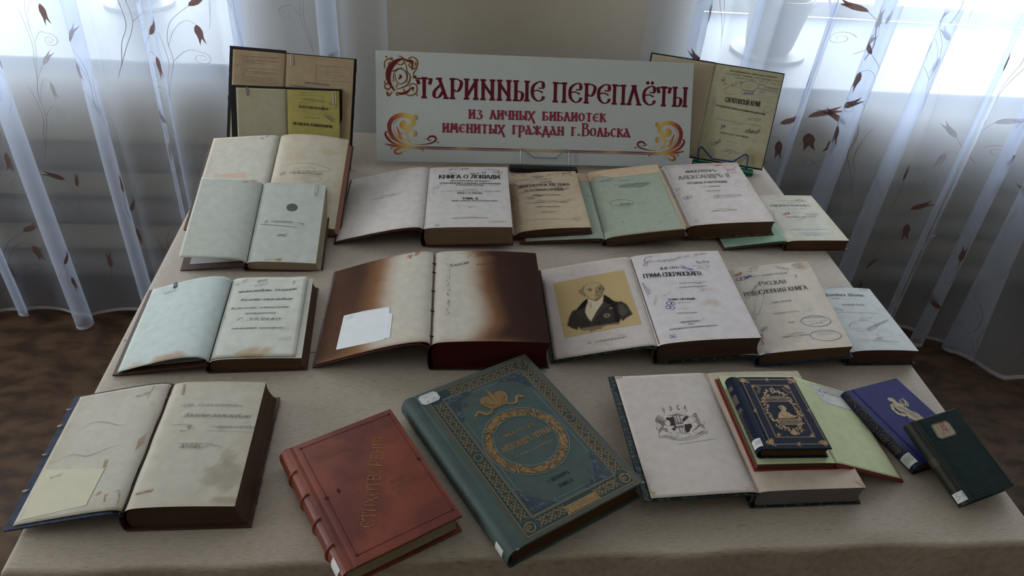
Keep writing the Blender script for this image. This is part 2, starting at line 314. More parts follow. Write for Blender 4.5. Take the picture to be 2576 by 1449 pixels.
def smooth_pts(p, k=4):
    if len(p) < 3: return p
    out = []
    for i in range(len(p) - 1):
        a = p[max(i - 1, 0)]; b = p[i]; c = p[i + 1]; d = p[min(i + 2, len(p) - 1)]
        for j in range(k):
            t = j / k; t2 = t * t; t3 = t2 * t
            out.append(tuple(.5 * (2 * b[m] + (c[m] - a[m]) * t + (2 * a[m] - 5 * b[m] + 4 * c[m] - d[m]) * t2 + (3 * b[m] - a[m] - 3 * c[m] + d[m]) * t3) for m in range(len(b))))
    out.append(p[-1]); return out
class Ink:
    """collects flat marks per ink on one page; S maps page (u, v) metres to 3-D"""
    def __init__(s, S): s.S = S; s.m = {}; s.lift = .00035
    def mb(s, k): return s.m.setdefault(k, MB())
    def step(s): s.n = (getattr(s, 'n', 0) + 1) % 40; return s.n * 1.6e-6
    def poly(s, pts, k, lift=0):
        lift += s.step(); s.mb(k).add([s.S(u, v, s.lift + lift) for u, v in pts], [tuple(range(len(pts)))])
    def strip(s, pts, ws, k, closed=False, lift=0, endcap=False):
        """ribbon of half-widths ws along pts (page metres)"""
        n = len(pts); L = []; R = []; lift += s.step()
        for i in range(n):
            a = pts[i - 1] if (i or closed) else pts[0]; b = pts[(i + 1) % n] if (i < n - 1 or closed) else pts[-1]
            dx, dy = b[0] - a[0], b[1] - a[1]; d = hypot(dx, dy) or 1e-9; w = ws[i] if hasattr(ws, '__len__') else ws
            nx, ny = -dy / d * w, dx / d * w
            L.append(s.S(pts[i][0] + nx, pts[i][1] + ny, s.lift + lift)); R.append(s.S(pts[i][0] - nx, pts[i][1] - ny, s.lift + lift))
        V = L + R; m = n if closed else n - 1
        s.mb(k).add(V, [(i, n + i, n + (i + 1) % n, (i + 1) % n) for i in range(m)])
    def line(s, a, b, w, k, **kw):
        n = max(2, int(hypot(a[0] - b[0], a[1] - b[1]) / .012) + 1)
        s.strip([(a[0] + (b[0] - a[0]) * i / (n - 1), a[1] + (b[1] - a[1]) * i / (n - 1)) for i in range(n)], w / 2, k, **kw)
    def curve(s, pts, w, k, taper=True, seg=5, **kw):
        q = smooth_pts(pts, seg); n = len(q)
        s.strip(q, [w / 2 * (max(.15, sin(pi * (i + .5) / n)) if taper else 1) for i in range(n)], k, **kw)
    def ell(s, c, a, b, w, k, n=28):
        s.strip([(c[0] + a[0] * cos(t) + b[0] * sin(t), c[1] + a[1] * cos(t) + b[1] * sin(t)) for t in lin(0, 2 * pi, n + 1)[:-1]], w / 2, k, closed=True)
    def disc(s, c, rx, ry, k, n=16, lift=0):
        s.poly([(c[0] + rx * cos(2 * pi * i / n), c[1] + ry * sin(2 * pi * i / n)) for i in range(n)], k, lift)
    def spiral(s, c, r, a0, turns, w, k, sgn=1, lift=0, n=18):
        q = []; 
        for i in range(n + 1):
            t = i / n; rr = r * (1 - .85 * t); a = a0 + sgn * turns * 2 * pi * t
            q.append((c[0] + rr * cos(a), c[1] + rr * sin(a)))
        s.strip(q, [w / 2 * (1 - .5 * i / n) for i in range(n + 1)], k, lift=lift)
    def text(s, txt, u0, v0, u1, v1, h, st):
        thick, thin, ang, ser, slant, k, sp = STY[st]
        hand = st[0] == 'h'; T = []
        x = 0
        for ch in txt:
            sc = 1; low = ch.islower()
            if st in ('sl', 'sl2') and ch in SLV: g = SLV[ch]
            elif st == 'fr' and ch in FRK: g = FRK[ch]
            elif ch in LOW and low: g = LOW[ch]
            elif low: g = GL.get(ch.upper(), GL[' ']); sc = .66
            else: g = GL.get(ch, GL[' '])
            T.append((x, g[1], sc)); x += g[0] * sc + sp
        tot = max(x - sp, 1); Lb = hypot(u1 - u0, v1 - v0)
        sx = Lb / tot; sy = h / 10
        ex, ey = (u1 - u0) / Lb, (v1 - v0) / Lb
        wt = min(h * thick, sx * 2.1); wn = min(h * thin, wt * .7)
        ca, sa = cos(math.radians(ang)), sin(math.radians(ang))
        def P(x, y):
            X = x * sx + (y * sy * slant if slant else 0); Y = y * sy
            return (u0 + ex * X - ey * Y, v0 + ey * X + ex * Y)
        def width(a, b):
            dx, dy = (b[0] - a[0]) * sx, (b[1] - a[1]) * sy; d = hypot(dx, dy) or 1
            return max(wn, wt * abs(dx * sa - dy * ca) / d)
        if hand and len(T) > 2 and st in ('hk', 'hw', 'hg', 'hr'):
            for (xa_, sa_, ca_), (xb_, sb_, cb_), c1_, c2_ in zip(T[:-1], T[1:], txt[:-1], txt[1:]):
                if c1_.isalpha() and c2_.isalpha() and c1_.islower():
                    s.strip([P(*p_) for p_ in smooth_pts([(xb_ - sp - 1.4, 1.4), (xb_ - sp * .5 - .4, .2), (xb_ + .5, 1.6), (xb_ + 1.3, 4.2)], 3)], wn * .55, k)
        for gx, st_, sc in T:
            if hand: jy = random.uniform(-.25, .25); 
            else: jy = 0
            for stx in st_.split(';'):
                if not stx: continue
                if stx[0] == '.' and stx.count(' ') == 0 and stx.count(',') == 1:
                    a, b = map(float, stx[1:].split(',')); a = gx + a * sc; b = b * sc
                    r = wt * .55; c = P(a, b)
                    s.disc(c, r, r, k, n=6); continue
                if stx[0] == 'o':
                    a, b, rx, ry = map(float, stx[1:].split(','))
                    n = 14; q = [(gx + (a + rx * cos(2 * pi * i / n)) * sc, (b + ry * sin(2 * pi * i / n)) * sc + jy) for i in range(n)]
                    ws = [width(q[i - 1], q[(i + 1) % n]) / 2 for i in range(n)]
                    ws = [w * .95 for w in ws]
                    s.strip([P(*p) for p in q], ws, k, closed=True); continue
                sm = stx[0] == '~'
                pts = [tuple(map(float, p.split(','))) for p in stx.lstrip('~').split(' ')]
                pts = [(gx + p[0] * sc, p[1] * sc + jy) for p in pts]
                if sm:
                    q = smooth_pts(pts, 3); n = len(q)
                    ws = [width(q[max(i - 1, 0)], q[min(i + 1, n - 1)]) / 2 for i in range(n)]
                    s.strip([P(*p) for p in q], ws, k)
                else:
                    for a, b in zip(pts[:-1], pts[1:]):
                        w = width(a, b) / 2; A, B = P(*a), P(*b)
                        d = hypot(B[0] - A[0], B[1] - A[1]) or 1e-9; e = wn * .4; dx, dy = (B[0] - A[0]) / d * e, (B[1] - A[1]) / d * e
                        s.strip([(A[0] - dx, A[1] - dy), (B[0] + dx, B[1] + dy)], w, k)
                        if ser and abs((b[0] - a[0]) * sx) < abs((b[1] - a[1]) * sy) * .75:
                            for p in (a, b):
                                if min(abs(p[1]), abs(p[1] - 10 * sc), abs(p[1] - 6.6 * sc)) < .05:
                                    hl = (ser * min(sx, sy * 1.2) * .5 + w) ; c = P(*p)
                                    t_ = wn * (1.5 if st in ('sl', 'sl2') else 1) / 2
                                    s.strip([(c[0] - ex * hl, c[1] - ey * hl), (c[0] + ex * hl, c[1] + ey * hl)], t_, k)
    def build(s, parent):
        for k, m in s.m.items():
            if not m.v: continue
            o = m.build(INK[k][0], INKMAT.get(k) or ink(k), parent)
            if len(m.f) > 60 and INK[k][0] not in ('gold_lettering', 'gilt_title', 'dark_red_lettering', 'wine_red_lettering'): o['kind'] = 'stuff'

# ------------------------------------------------------------------ measured placements (metres, radians) and page layouts (millimetres on each page)
PAR = json.loads('''{"horse":{"x":-0.0179,"y":1.3418,"th":-0.035,"w":0.1909,"h":0.2748,"t":0.0451,"pitch":-0.0,"roll":-0.0594,"wl":0.1897,"z":0.753,"zh":0.0421,"zl0":0.0048,"zl":0.0113},
"lit":{"x":0.1844,"y":1.3761,"th":-0.0154,"w":0.1702,"h":0.2648,"t":0.0151,"pitch":-0.0002,"roll":-0.1207,"z":0.753,"zh":0.0121,"wl":0.1702,"zl":0.0205},
"green":{"x":0.386,"y":1.355,"th":-0.0271,"w":0.1814,"h":0.3085,"t":0.0186,"pitch":0.0016,"roll":-0.1782,"wl":0.1855,"z":0.753,"zh":0.0156,"zl0":0.0196,"zl":0.0329},
"alex2":{"x":0.5825,"y":1.3872,"th":-0.0239,"w":0.2008,"h":0.2902,"t":0.0349,"pitch":0.0005,"roll":-0.1026,"z":0.753,"zh":0.0319,"wl":0.2008,"zl":0.0206},
"dost":{"x":0.8092,"y":1.3529,"th":0.0235,"w":0.1495,"h":0.2074,"t":0.0252,"pitch":0.0,"roll":-0.0105,"wl":0.1469,"z":0.75,"zh":0.0222,"zl0":0.0027,"zl":0.0045},
"sper":{"x":0.409,"y":0.9683,"th":-0.0245,"w":0.1883,"h":0.2805,"t":0.0438,"pitch":-0.0023,"roll":-0.1169,"wl":0.187,"z":0.753,"zh":0.0408,"zl0":0.0203,"zl":0.0218},
"rodo":{"x":0.6021,"y":0.9611,"th":-0.0994,"w":0.1663,"h":0.2706,"t":0.0271,"pitch":0.0032,"roll":-0.2107,"z":0.753,"zh":0.0241,"wl":0.1663,"zl":0.0348},
"goethe":{"x":0.78,"y":0.9667,"th":0.0116,"w":0.1328,"h":0.1948,"t":0.0334,"pitch":-0.0004,"roll":-0.0077,"z":0.75,"zh":0.0304,"wl":0.1328,"zl":0.004},
"zlobin":{"x":-0.373,"y":0.9497,"th":0.0469,"w":0.1515,"h":0.2299,"t":0.0269,"pitch":-0.0013,"roll":0.0089,"wl":0.1483,"z":0.75,"zh":0.0239,"zl0":0.0033,"zl":0.0017},
"burnt":{"x":0.0006,"y":0.9568,"th":-0.0189,"w":0.2052,"h":0.2777,"t":0.0603,"pitch":-0.0014,"roll":-0.0331,"wl":0.2018,"z":0.75,"zh":0.0573,"zl0":0.0067,"zl":0.0097},
"blue_torn":{"x":-0.407,"y":0.6419,"th":0.0064,"w":0.1442,"h":0.2377,"t":0.0418,"pitch":0.0031,"roll":-0.0022,"wl":0.1453,"z":0.75,"zh":0.0388,"zl0":0.016,"zl":0.01},
"stamp":{"x":-0.3714,"y":1.2487,"th":0.0073,"w":0.1358,"h":0.2301,"t":0.025,"pitch":0.2446,"roll":0.0255,"wl":0.1268,"z":0.75,"zh":0.022,"zl0":0.0298,"zl":0.03},
"sign":{"x":-0.3695,"y":1.3848,"th":-0.0422,"w":0.1587,"h":0.27,"t":0.0285,"pitch":0.3332,"roll":0.0083,"wl":0.1565,"z":0.75,"zh":0.0255,"zl0":0.0037,"zl":0.003},
"marbled":{"x":0.4832,"y":0.6537,"th":0.0206,"w":0.1698,"h":0.253,"t":0.0358,"pitch":0.0037,"roll":-0.002,"wl":0.1633,"z":0.75,"zh":0.0328,"zl0":0.0264,"zl":0.027},
"red":{"x":-0.103,"y":0.5442,"z":0.75,"th":0.4937,"pitch":0.0,"roll":0.0,"w":0.1684,"h":0.231,"t":0.0365},
"alex1":{"x":0.1143,"y":0.5666,"z":0.75,"th":0.4938,"pitch":0.003,"roll":0.0,"w":0.2262,"h":0.3179,"t":0.0392},
"redopen":{"x":0.4916,"y":0.6943,"z":0.786,"th":0.0057,"pitch":0.0,"roll":0.0,"w":0.126,"h":0.1923,"t":0.0128},
"navy":{"x":0.5009,"y":0.7041,"z":0.8,"th":-0.004,"pitch":0.0,"roll":0.0,"w":0.1074,"h":0.1562,"t":0.0214},
"blue":{"x":0.7755,"y":0.7086,"z":0.75,"th":0.2844,"pitch":0.0,"roll":0.0,"w":0.1151,"h":0.1715,"t":0.0244},
"dgreen":{"x":0.8141,"y":0.642,"z":0.75,"th":0.3014,"pitch":0.2881,"roll":-0.0143,"w":0.0945,"h":0.1399,"t":0.0234},
"banner":{"x":-0.1449,"y":1.7094,"z":0.765,"th":0.0208,"pitch":1.0584,"phi":-0.0035,"w":0.8265,"h":0.2725,"t":0.0},
"sarat":{"x":0.7137,"y":1.7763,"z":0.768,"th":-0.2831,"pitch":1.1284,"phi":-0.0161,"w":0.1805,"h":0.2501,"t":0.0},
"tall":{"x":-0.5157,"y":1.705,"z":0.75,"th":-0.1033,"pitch":1.0514,"phi":-0.0074,"w":0.308,"h":0.277,"t":0.0},
"small":{"x":-0.488,"y":1.663,"z":0.75,"th":0.0326,"pitch":1.0983,"phi":-0.012,"w":0.261,"h":0.2,"t":0.0}}''')
FE = json.loads('''{"horse:R":[["T","КНИГА О ЛОШАДИ.",25.6,217.9,173.9,214.9,17.1,"kb"],["T","НАСТОЛЬНАЯ КНИГА ДЛЯ КАЖДАГО",53.5,202.4,146.6,200.5,5.6,"k"],["T","КОННОЗАВОДЧИКА, КОНЕВОДА, КОНЕВЛАДѢЛЬЦА",28.9,191.7,171.3,187.4,6.2,"k"],["T","И ЛЮБИТЕЛЯ ЛОШАДИ.",66.5,181.9,132.6,180.5,5.5,"k"],["T","СОСТАВИЛЪ",83.6,160.3,115.5,159.6,4.1,"g"],["T","ПО ЛУЧШИМЪ НОВѢЙШИМЪ ИСТОЧНИКАМЪ И ПО ЛИЧНОМУ ОПЫТУ",32.5,154.6,169.1,152.4,3.4,"g"],["T","КНЯЗЬ С. П. УРУСОВЪ.",70.4,143.1,129.7,141.8,6.7,"kb"],["T","ТОМЪ II.",81.6,117.1,119.5,116.3,9.1,"kb"],["T","ВЫВОДКА, ВОСПИТАНIЕ, УХОДЪ И СОДЕРЖАНIЕ ЛОШАДИ",57.8,109.9,161.8,108.9,3.9,"k"],["L",57.8,107.9,161.7,106.9,0.3,"g"],["L",87.4,86.2,114.0,85.6,0.8,"k"],["L",97.1,80.9,104.6,80.8,1.2,"g"],["T","С. ПЕТЕРБУРГЪ.",84.5,39.3,117.8,38.5,3.0,"g"],["T","ИЗДАНIЕ КНИЖНАГО ТОВАРИЩЕСТВА",60.3,35.1,138.4,35.7,3.6,"g"],["T","пр73 прчч",44.2,258.2,95.1,261.7,11.9,"hg"],["T","црбз",48.1,242.0,67.2,242.3,6.6,"hg"],["T","прсб 49.",96.9,235.2,138.7,238.7,10.9,"ht"],["L",137.4,263.1,158.6,264.2,0.8,"g"],["L",142.5,257.8,170.8,258.7,0.8,"g"],["T","636.1",154.6,245.7,176.3,246.8,8.1,"hk"],["L",152.8,242.8,179.1,243.8,0.4,"g"],["T","у-73",154.3,234.8,173.5,235.1,7.3,"hk"],["E",151.7,169.1,26.4,-0.6,0.3,13.7,0.5,"g"],["T","пз7",12.9,167.9,34.4,178.4,9.1,"hg"],["T","9811",18.6,132.9,15.3,166.5,4.0,"hg"],["T","5961 мс",10.9,113.5,6.7,162.6,3.3,"hv"],["P",[[24.5,13.3],[34.1,14.3],[34.8,4.9],[25.2,4.5]],0.4,"g"],["T","68",26.6,6.3,32.8,6.7,5.3,"g"]],
"horse:L":[["T","ДОЗВОЛЕНО ЦЕНЗУРОЮ",-105.8,156.8,-72.5,155.3,3.2,"g"],["T","ТИПОГРАФIЯ ТОВАРИЩЕСТВА",-124.1,147.7,-58.8,153.2,3.4,"g"],["T","БОЛЬШАЯ ПОДЪЯЧЕСКАЯ",-113.6,143.9,-68.5,148.8,2.7,"g"],["L",-163.4,59.5,-156.4,63.6,0.5,"g"],["L",-163.0,39.1,-158.9,42.7,0.8,"g"],["L",-27.5,110.3,-22.3,106.9,0.6,"g"]],
"lit:R":[["T","ЛИТЕРАТУРА XIX ВѢКА",20.6,192.3,146.1,190.5,12.4,"k"],["T","ВЪ ЕЯ ГЛАВНЫХЪ ТЕЧЕНIЯХЪ",35.2,171.5,129.3,167.8,9.9,"G"],["T","Г. БРАНДЕСЪ",59.0,225.8,107.6,224.5,5.5,"g"],["P",[[74.7,217.9],[104.4,215.5],[106.0,207.1],[76.1,209.1]],0.7,"v"],["T","пр.09",80.0,211.0,103.0,209.3,6.6,"v"],["E",33.0,219.6,25.9,-3.9,1.0,12.7,0.7,"v"],["E",147.0,226.9,17.0,-2.6,2.3,18.2,0.3,"g"],["E",60.7,151.2,5.2,-0.8,0.4,4.3,1,"V"],["E",69.8,147.3,4.3,-0.6,0.4,3.7,1,"V"],["E",44.4,141.6,5.1,-0.8,0.4,4.2,1,"V"],["E",52.7,138.1,4.0,-0.6,0.3,3.6,1,"V"],["T","ЧАСТЬ ПЕРВАЯ ЛИТЕРАТУРА ЭМИГРАНТОВЪ",48.6,148.4,117.6,143.4,4.6,"g"],["T","ПЕРЕВОДЪ СЪ НѢМЕЦКАГО",57.8,122.4,107.6,118.8,3.3,"g"],["T","В. В. НЕВѢДОМСКАГО И М. И. БЕРНШТАМЪ",35.1,116.0,129.4,110.0,3.9,"k"],["T","ИЗДАНIЕ Ф. ПАВЛЕНКОВА",53.9,95.3,109.3,90.1,3.8,"k"],["P",[[57.6,74.0],[61.5,78.5],[103.1,73.4],[105.7,68.2],[101.2,62.4],[60.5,68.0]],0.4,"g"],["T","ЦѢНА 2 РУБЛЯ.",67.1,70.5,96.2,67.7,3.2,"k"],["T","С.ПЕТЕРБУРГЪ",64.3,42.4,95.8,39.5,2.1,"g"],["T","ТИПОГРАФIЯ ВЫСОЧАЙШЕ УТВЕРЖДЕННАГО ТОВАРИЩЕСТВА ОБЩЕСТВЕННАЯ ПОЛЬЗА",25.7,42.7,139.2,33.9,2.1,"g"],["T","1893.",76.9,30.3,87.8,29.3,2.0,"k"],["T","2.52",115.1,109.9,142.0,118.5,8.2,"hk"],["T","прсз",27.4,256.1,44.3,258.2,6.0,"hg"],["T","1891",31.3,246.7,42.0,248.2,5.9,"hg"],["T","номеръ",55.0,240.9,76.5,244.8,5.1,"hg"],["T","нрзбчз",63.5,234.9,85.0,238.5,6.3,"hk"],["T","13",93.9,244.3,102.6,245.2,6.5,"hk"],["T","пр 33б",133.0,248.7,158.2,255.6,7.3,"hk"],["T","601",150.9,246.0,160.1,246.8,5.3,"hv"],["T","Б-87",145.9,236.4,162.0,238.0,5.2,"hv"],["T","инв.1961",5.7,124.4,6.2,175.8,3.4,"hv"],["T","0201",17.3,132.6,16.7,148.2,3.7,"V"],["T","б-бф",19.1,162.3,35.8,170.0,7.7,"hg"]],
"green:R":[["T","№384",26.4,243.9,54.9,246.4,9.9,"hv"],["T","изъ книгъ",67.8,239.9,95.7,239.2,5.2,"hk"],["E",59.8,136.1,27.2,-6.3,2.8,16.2,0.7,"g"],["T","863-264",54.2,126.4,77.5,125.3,7.6,"hk"],["L",49.5,126.2,83.7,125.1,0.4,"g"],["L",46.8,55.9,52.1,51.9,1,"hk"],["L",149.6,69.2,155.9,66.9,1,"hk"],["L",129.6,39.4,136.7,37.5,0.8,"hk"],["P",[[7.0,276.9],[35.9,287.1],[35.7,278.4],[7.4,267.5]],0.4,"g"],["T","библ. отд.",9.2,271.9,32.4,278.6,4.5,"g"]],
"green:L":[["T","жз.",-18.9,186.3,-4.9,185.2,8.9,"hk"]],
"alex2:R":[["T","ИМПЕРАТОРЪ",55.5,243.5,133.6,243.0,12.5,"G"],["T","АЛЕКСАНДРЪ II",31.0,212.3,160.7,213.9,17.8,"g"],["T","ЕГО ЖИЗНЬ И ЦАРСТВОВАНIЕ",45.6,186.2,146.5,185.4,9.1,"G"],["T","С. С. ТАТИЩЕВА",74.2,164.6,121.4,166.4,5.9,"g"],["T","ТОМЪ ПЕРВЫЙ",81.3,144.1,116.2,144.1,4.7,"g"],["T","ОНЪ БУДЕТЪ ЖИТЬ ВЪ ПОТОМСТВѢ СВОЕМЪ",92.1,122.8,162.9,123.3,3.2,"g"],["T","И ПАМЯТЬ ЕГО ПРЕБУДЕТЪ ВО ВѢКИ",90.5,117.1,159.1,117.1,3.2,"g"],["T","ВЪ СЕРДЦАХЪ НАРОДА",88.9,111.4,146.1,111.1,3.2,"g"],["L",91.8,84.3,107.2,84.1,0.4,"g"],["T","С.-ПЕТЕРБУРГЪ",81.5,60.7,118.1,61.1,3.7,"g"],["T","ИЗДАНIЕ А. С. СУВОРИНА",69.3,52.3,129.2,52.9,4.9,"g"],["T","1903",95.0,46.8,103.2,47.4,2.9,"g"],["E",24.6,122.7,5.1,-0.5,1.4,5.7,0.9,"V"],["E",35.5,127.4,5.1,-0.5,1.4,5.8,0.9,"V"],["E",27.9,116.4,5.1,-0.5,1.1,4.3,0.6,"v"],["P",[[19.6,22.7],[31.3,22.2],[29.5,12.4],[18.2,12.9]],0.4,"v"],["T","68",20.1,14.7,26.8,14.6,4.8,"v"],["E",173.8,265.1,15.5,-1.7,3.8,13.0,0.8,"r"],["E",173.8,265.1,11.6,-1.3,2.6,8.9,0.5,"r"],["P",[[161.7,248.1],[185.2,249.6],[182.1,236.7],[159.0,236.0]],1.5,"r"],["T","библ.",136.5,271.8,157.8,276.1,9.8,"r"],["T","сад книгъ",50.9,265.5,115.3,259.9,7.9,"hv"],["E",179.0,175.5,16.8,-1.8,5.1,16.6,0.4,"v"],["T","из кн. м. нр.",2.0,278.5,73.9,285.6,6.4,"hg"],["T","Б7",5.1,154.6,18.9,156.9,12.2,"hg"],["T","33",5.2,135.8,15.0,140.7,7.7,"hg"],["L",53.7,276.9,117.5,275.6,0.3,"r"]],
"dost:R":[["T","ПОЛНОЕ СОБРАНIЕ",45.5,175.9,104.8,178.3,4.0,"g"],["T","СОЧИНЕНIЙ",65.1,167.7,85.6,168.5,2.9,"g"],["T","Ѳ.М.ДОСТОЕВСКАГО.",19.9,152.1,126.0,152.2,8.9,"G"],["T","ТОМЪ ДЕВЯТЫЙ. ЧАСТЬ I.",40.2,136.8,110.0,139.0,2.8,"g"],["T","ИЗДАНIЕ ШЕСТОЕ",61.5,121.6,87.8,123.1,2.2,"g"],["T","ДНЕВНИКЪ ПИСАТЕЛЯ",34.3,99.0,114.3,100.9,5.0,"G"],["T","за 1873 г.",61.8,90.5,86.3,91.2,4.3,"g"],["T","ПРИЛОЖЕНIЕ КЪ ЖУРНАЛУ НИВА НА 1895 Г.",25.5,43.7,118.3,45.8,3.2,"g"],["T","С.-ПЕТЕРБУРГЪ",39.5,30.3,83.9,32.0,2.6,"g"],["T","ИЗДАНIЕ А. Ф. МАРКСА",48.7,21.1,89.5,23.4,3.0,"g"],["T","1895",67.0,15.7,77.9,16.3,2.5,"g"],["P",[[96.9,119.5],[128.8,118.7],[125.6,110.1],[92.3,110.9]],0.5,"v"],["T","пр.1963",96.6,111.6,123.1,111.6,5.0,"v"],["T","нпж",34.5,108.9,55.0,117.4,11.9,"hr"],["T","6961кни",2.2,72.8,18.8,134.6,5.7,"hv"],["T","пр-2 з",46.9,197.1,74.7,200.3,4.4,"hg"],["L",103.2,206.6,123.4,167.1,0.5,"v"],["T","рзн",97.5,182.1,118.6,174.6,11.2,"hv"],["L",61.2,77.4,63.9,77.4,1,"s"],["L",79.6,69.1,102.8,69.0,0.3,"g"]],
"sper:R":[["T","ЖИЗНЬ",53.4,221.3,90.6,221.8,7.6,"kw"],["T","ГРАФА СПЕРАНСКАГО.",14.8,199.6,133.4,194.3,13.3,"kb"],["T","ТЫ ВЪ МIРѢ СЕМЪ ЖИЛЪ НЕ ДЛЯ СЕБЯ,",79.7,169.8,133.0,170.3,2.9,"g"],["T","НО ДЛЯ РОДИНЫ.",109.7,166.3,123.7,166.8,2.3,"g"],["T","ВСЯКО ДАЯНIЕ БЛАГО И ВСЯКЪ ДАРЪ СВЫШЕ ЕСТЬ",76.5,156.4,132.0,157.6,2.8,"k"],["T","IАКОВА.",109.3,152.6,123.1,153.1,2.3,"g"],["L",63.4,136.9,80.7,135.9,0.3,"g"],["T","ТОМЪ ПЕРВЫЙ.",46.3,120.2,99.2,117.2,5.1,"kb"],["T","(ЧАСТИ I И II.)",61.5,109.8,86.0,108.5,2.8,"g"],["L",62.8,92.6,79.7,91.7,0.4,"g"],["T","ЧЕТВЕРТОЕ ИЗДАНIЕ.",53.5,78.3,92.6,76.7,3.1,"k"],["L",67.4,65.7,76.5,65.2,0.3,"g"],["T","САНКТПЕТЕРБУРГЪ.",53.4,51.0,91.8,51.3,4.2,"k"],["T","1861.",65.7,44.7,79.2,45.0,3.3,"kb"],["T","ИЗДАНIЕ ИМПЕРАТОРСКОЙ ПУБЛИЧНОЙ БИБЛIОТЕКИ.",29.4,34.5,118.0,36.4,3.3,"k"],["P",[[26.5,21.8],[38.1,21.4],[36.7,13.4],[24.9,13.4]],0.6,"V"],["T","54",27.5,14.8,33.6,14.6,4.9,"V"],["T","С",23.6,251.7,39.9,252.6,18.6,"hg"],["L",39.6,251.0,56.1,252.9,0.5,"hg"],["T","корфъ.",51.9,248.4,95.8,250.4,10.3,"hg"],["T","пр 44",92.4,256.5,120.5,259.3,6.9,"hk"],["T","пр-89г.",131.6,264.8,160.0,267.7,6.4,"hk"],["T","9(с)1гр",129.8,234.7,158.3,237.4,9.6,"ht"],["L",120.7,228.1,154.4,229.0,0.5,"hk"],["T","2с-II",125.9,217.1,153.2,218.8,7.7,"hk"],["T","а19г",136.0,210.0,149.6,211.1,3.8,"hg"],["T","аз",21.5,240.9,31.6,243.6,11.9,"hg"],["P",[[96.2,232.1],[120.3,214.0],[116.7,208.5],[92.5,226.0]],0.8,"V"],["T","ПР.09",96.5,223.9,114.3,211.5,6.0,"V"],["T","инввн",6.9,188.0,12.6,146.1,8.3,"hv"],["L",8.6,181.0,11.8,136.3,0.5,"hv"],["T","68817",19.5,111.2,30.4,138.1,4.7,"hv"],["T","пр 72-",37.8,133.4,57.7,141.0,5.0,"hg"],["E",45.6,112.1,4.9,-0.6,1.1,4.7,1.1,"V"],["E",52.8,110.8,3.8,-0.4,1.0,4.2,1.1,"V"],["E",41.2,100.2,4.3,-0.5,1.0,4.6,1.1,"V"],["E",49.0,98.4,4.3,-0.5,1.1,4.6,1.1,"V"]],
"sper:L":[["P",[[-162.4,54.6],[-17.2,60.7],[-19.5,234.8],[-165.8,227.4]],0,"rect"],["T","м. сперанскiй",-124.3,27.0,-53.2,28.4,8.4,"hk"],["L",-64.5,37.0,-51.4,38.4,0.6,"hk"],["L",-90.1,19.0,-85.9,18.5,0.6,"hk"]],
"rodo:R":[["T","РУССКАЯ",50.8,200.2,103.7,200.4,11.7,"G"],["T","РОДОСЛОВНАЯ КНИГА",14.1,171.9,138.5,175.4,12.8,"G"],["T","КН. А. Б. ЛОБАНОВЪ-РОСТОВСКIЙ",41.8,231.1,114.0,232.5,4.5,"g"],["T","ТОМЪ ВТОРОЙ",59.6,139.7,97.4,141.2,4.9,"g"],["T","ИЗДАНIЕ ВТОРОЕ",54.3,106.6,103.3,107.7,3.9,"g"],["T","ЖКЖ",73.8,76.5,85.1,77.2,3.7,"k"],["T","С.-ПЕТЕРБУРГЪ.",63.4,43.7,96.7,45.2,3.2,"g"],["T","ИЗДАНIЕ А. С. СУВОРИНА",52.4,37.3,101.1,38.4,3.6,"G"],["T","1895",74.8,32.4,84.7,32.8,2.8,"g"],["E",124.0,76.5,26.4,-3.9,4.6,15.4,1,"b"],["T","библiотека",107.1,86.0,141.3,85.5,3.8,"b"],["T","вольскаго музея",101.4,76.2,145.3,75.7,2.5,"b"],["T","инв. №6736",110.1,67.1,134.9,69.4,3.9,"hk"],["E",129.1,34.5,26.8,-3.8,4.6,14.7,1,"v"],["T","библiотека",112.8,42.9,146.1,42.6,3.6,"v"],["T","краеведческаго",113.7,36.6,145.5,36.5,2.4,"v"],["P",[[96.7,265.5],[122.5,248.6],[119.2,242.6],[93.5,259.3]],0.5,"v"],["T","пр.1963",97.1,257.5,118.0,245.0,4.7,"v"],["T","902.9",128.9,254.8,149.2,257.9,7.3,"ht"],["L",127.4,252.8,151.9,254.1,0.4,"ht"],["T","л-63",130.2,246.2,151.1,248.1,6.1,"ht"],["T","7",125.1,216.5,130.6,216.7,9.6,"g"],["E",14.7,229.7,4.9,-0.8,1.0,4.7,1.1,"V"],["E",23.4,230.4,4.8,-0.8,1.1,4.7,1.1,"V"],["T","8жмн",28.3,227.4,43.2,234.7,9.4,"hv2"],["T","ндр",9.4,241.5,26.6,247.4,10.3,"hr"],["T","пр 63г",40.4,259.0,64.0,264.4,6.0,"hg"],["T","пр 72г",38.1,249.3,61.7,255.3,5.9,"hg"],["T","лз фнетъ",13.7,160.8,55.7,213.7,7.5,"hg"],["L",8.8,149.0,61.4,221.9,0.4,"g"],["T","мн",19.7,58.9,33.7,69.1,11.3,"hg"],["P",[[11.4,5.0],[22.4,5.7],[20.7,-4.2],[9.5,-4.8]],0.6,"V"],["T","59",12.0,-2.6,18.3,-1.8,4.8,"V"],["T","нмпрж",15.0,22.9,19.4,54.4,6.6,"hr"],["T","№305",19.1,95.7,21.7,121.1,6.3,"hg"],["T","з 021-",110.9,109.0,133.5,111.7,4.9,"hg"],["T","и 12 г-",113.6,105.2,132.0,106.7,3.3,"hg"]],
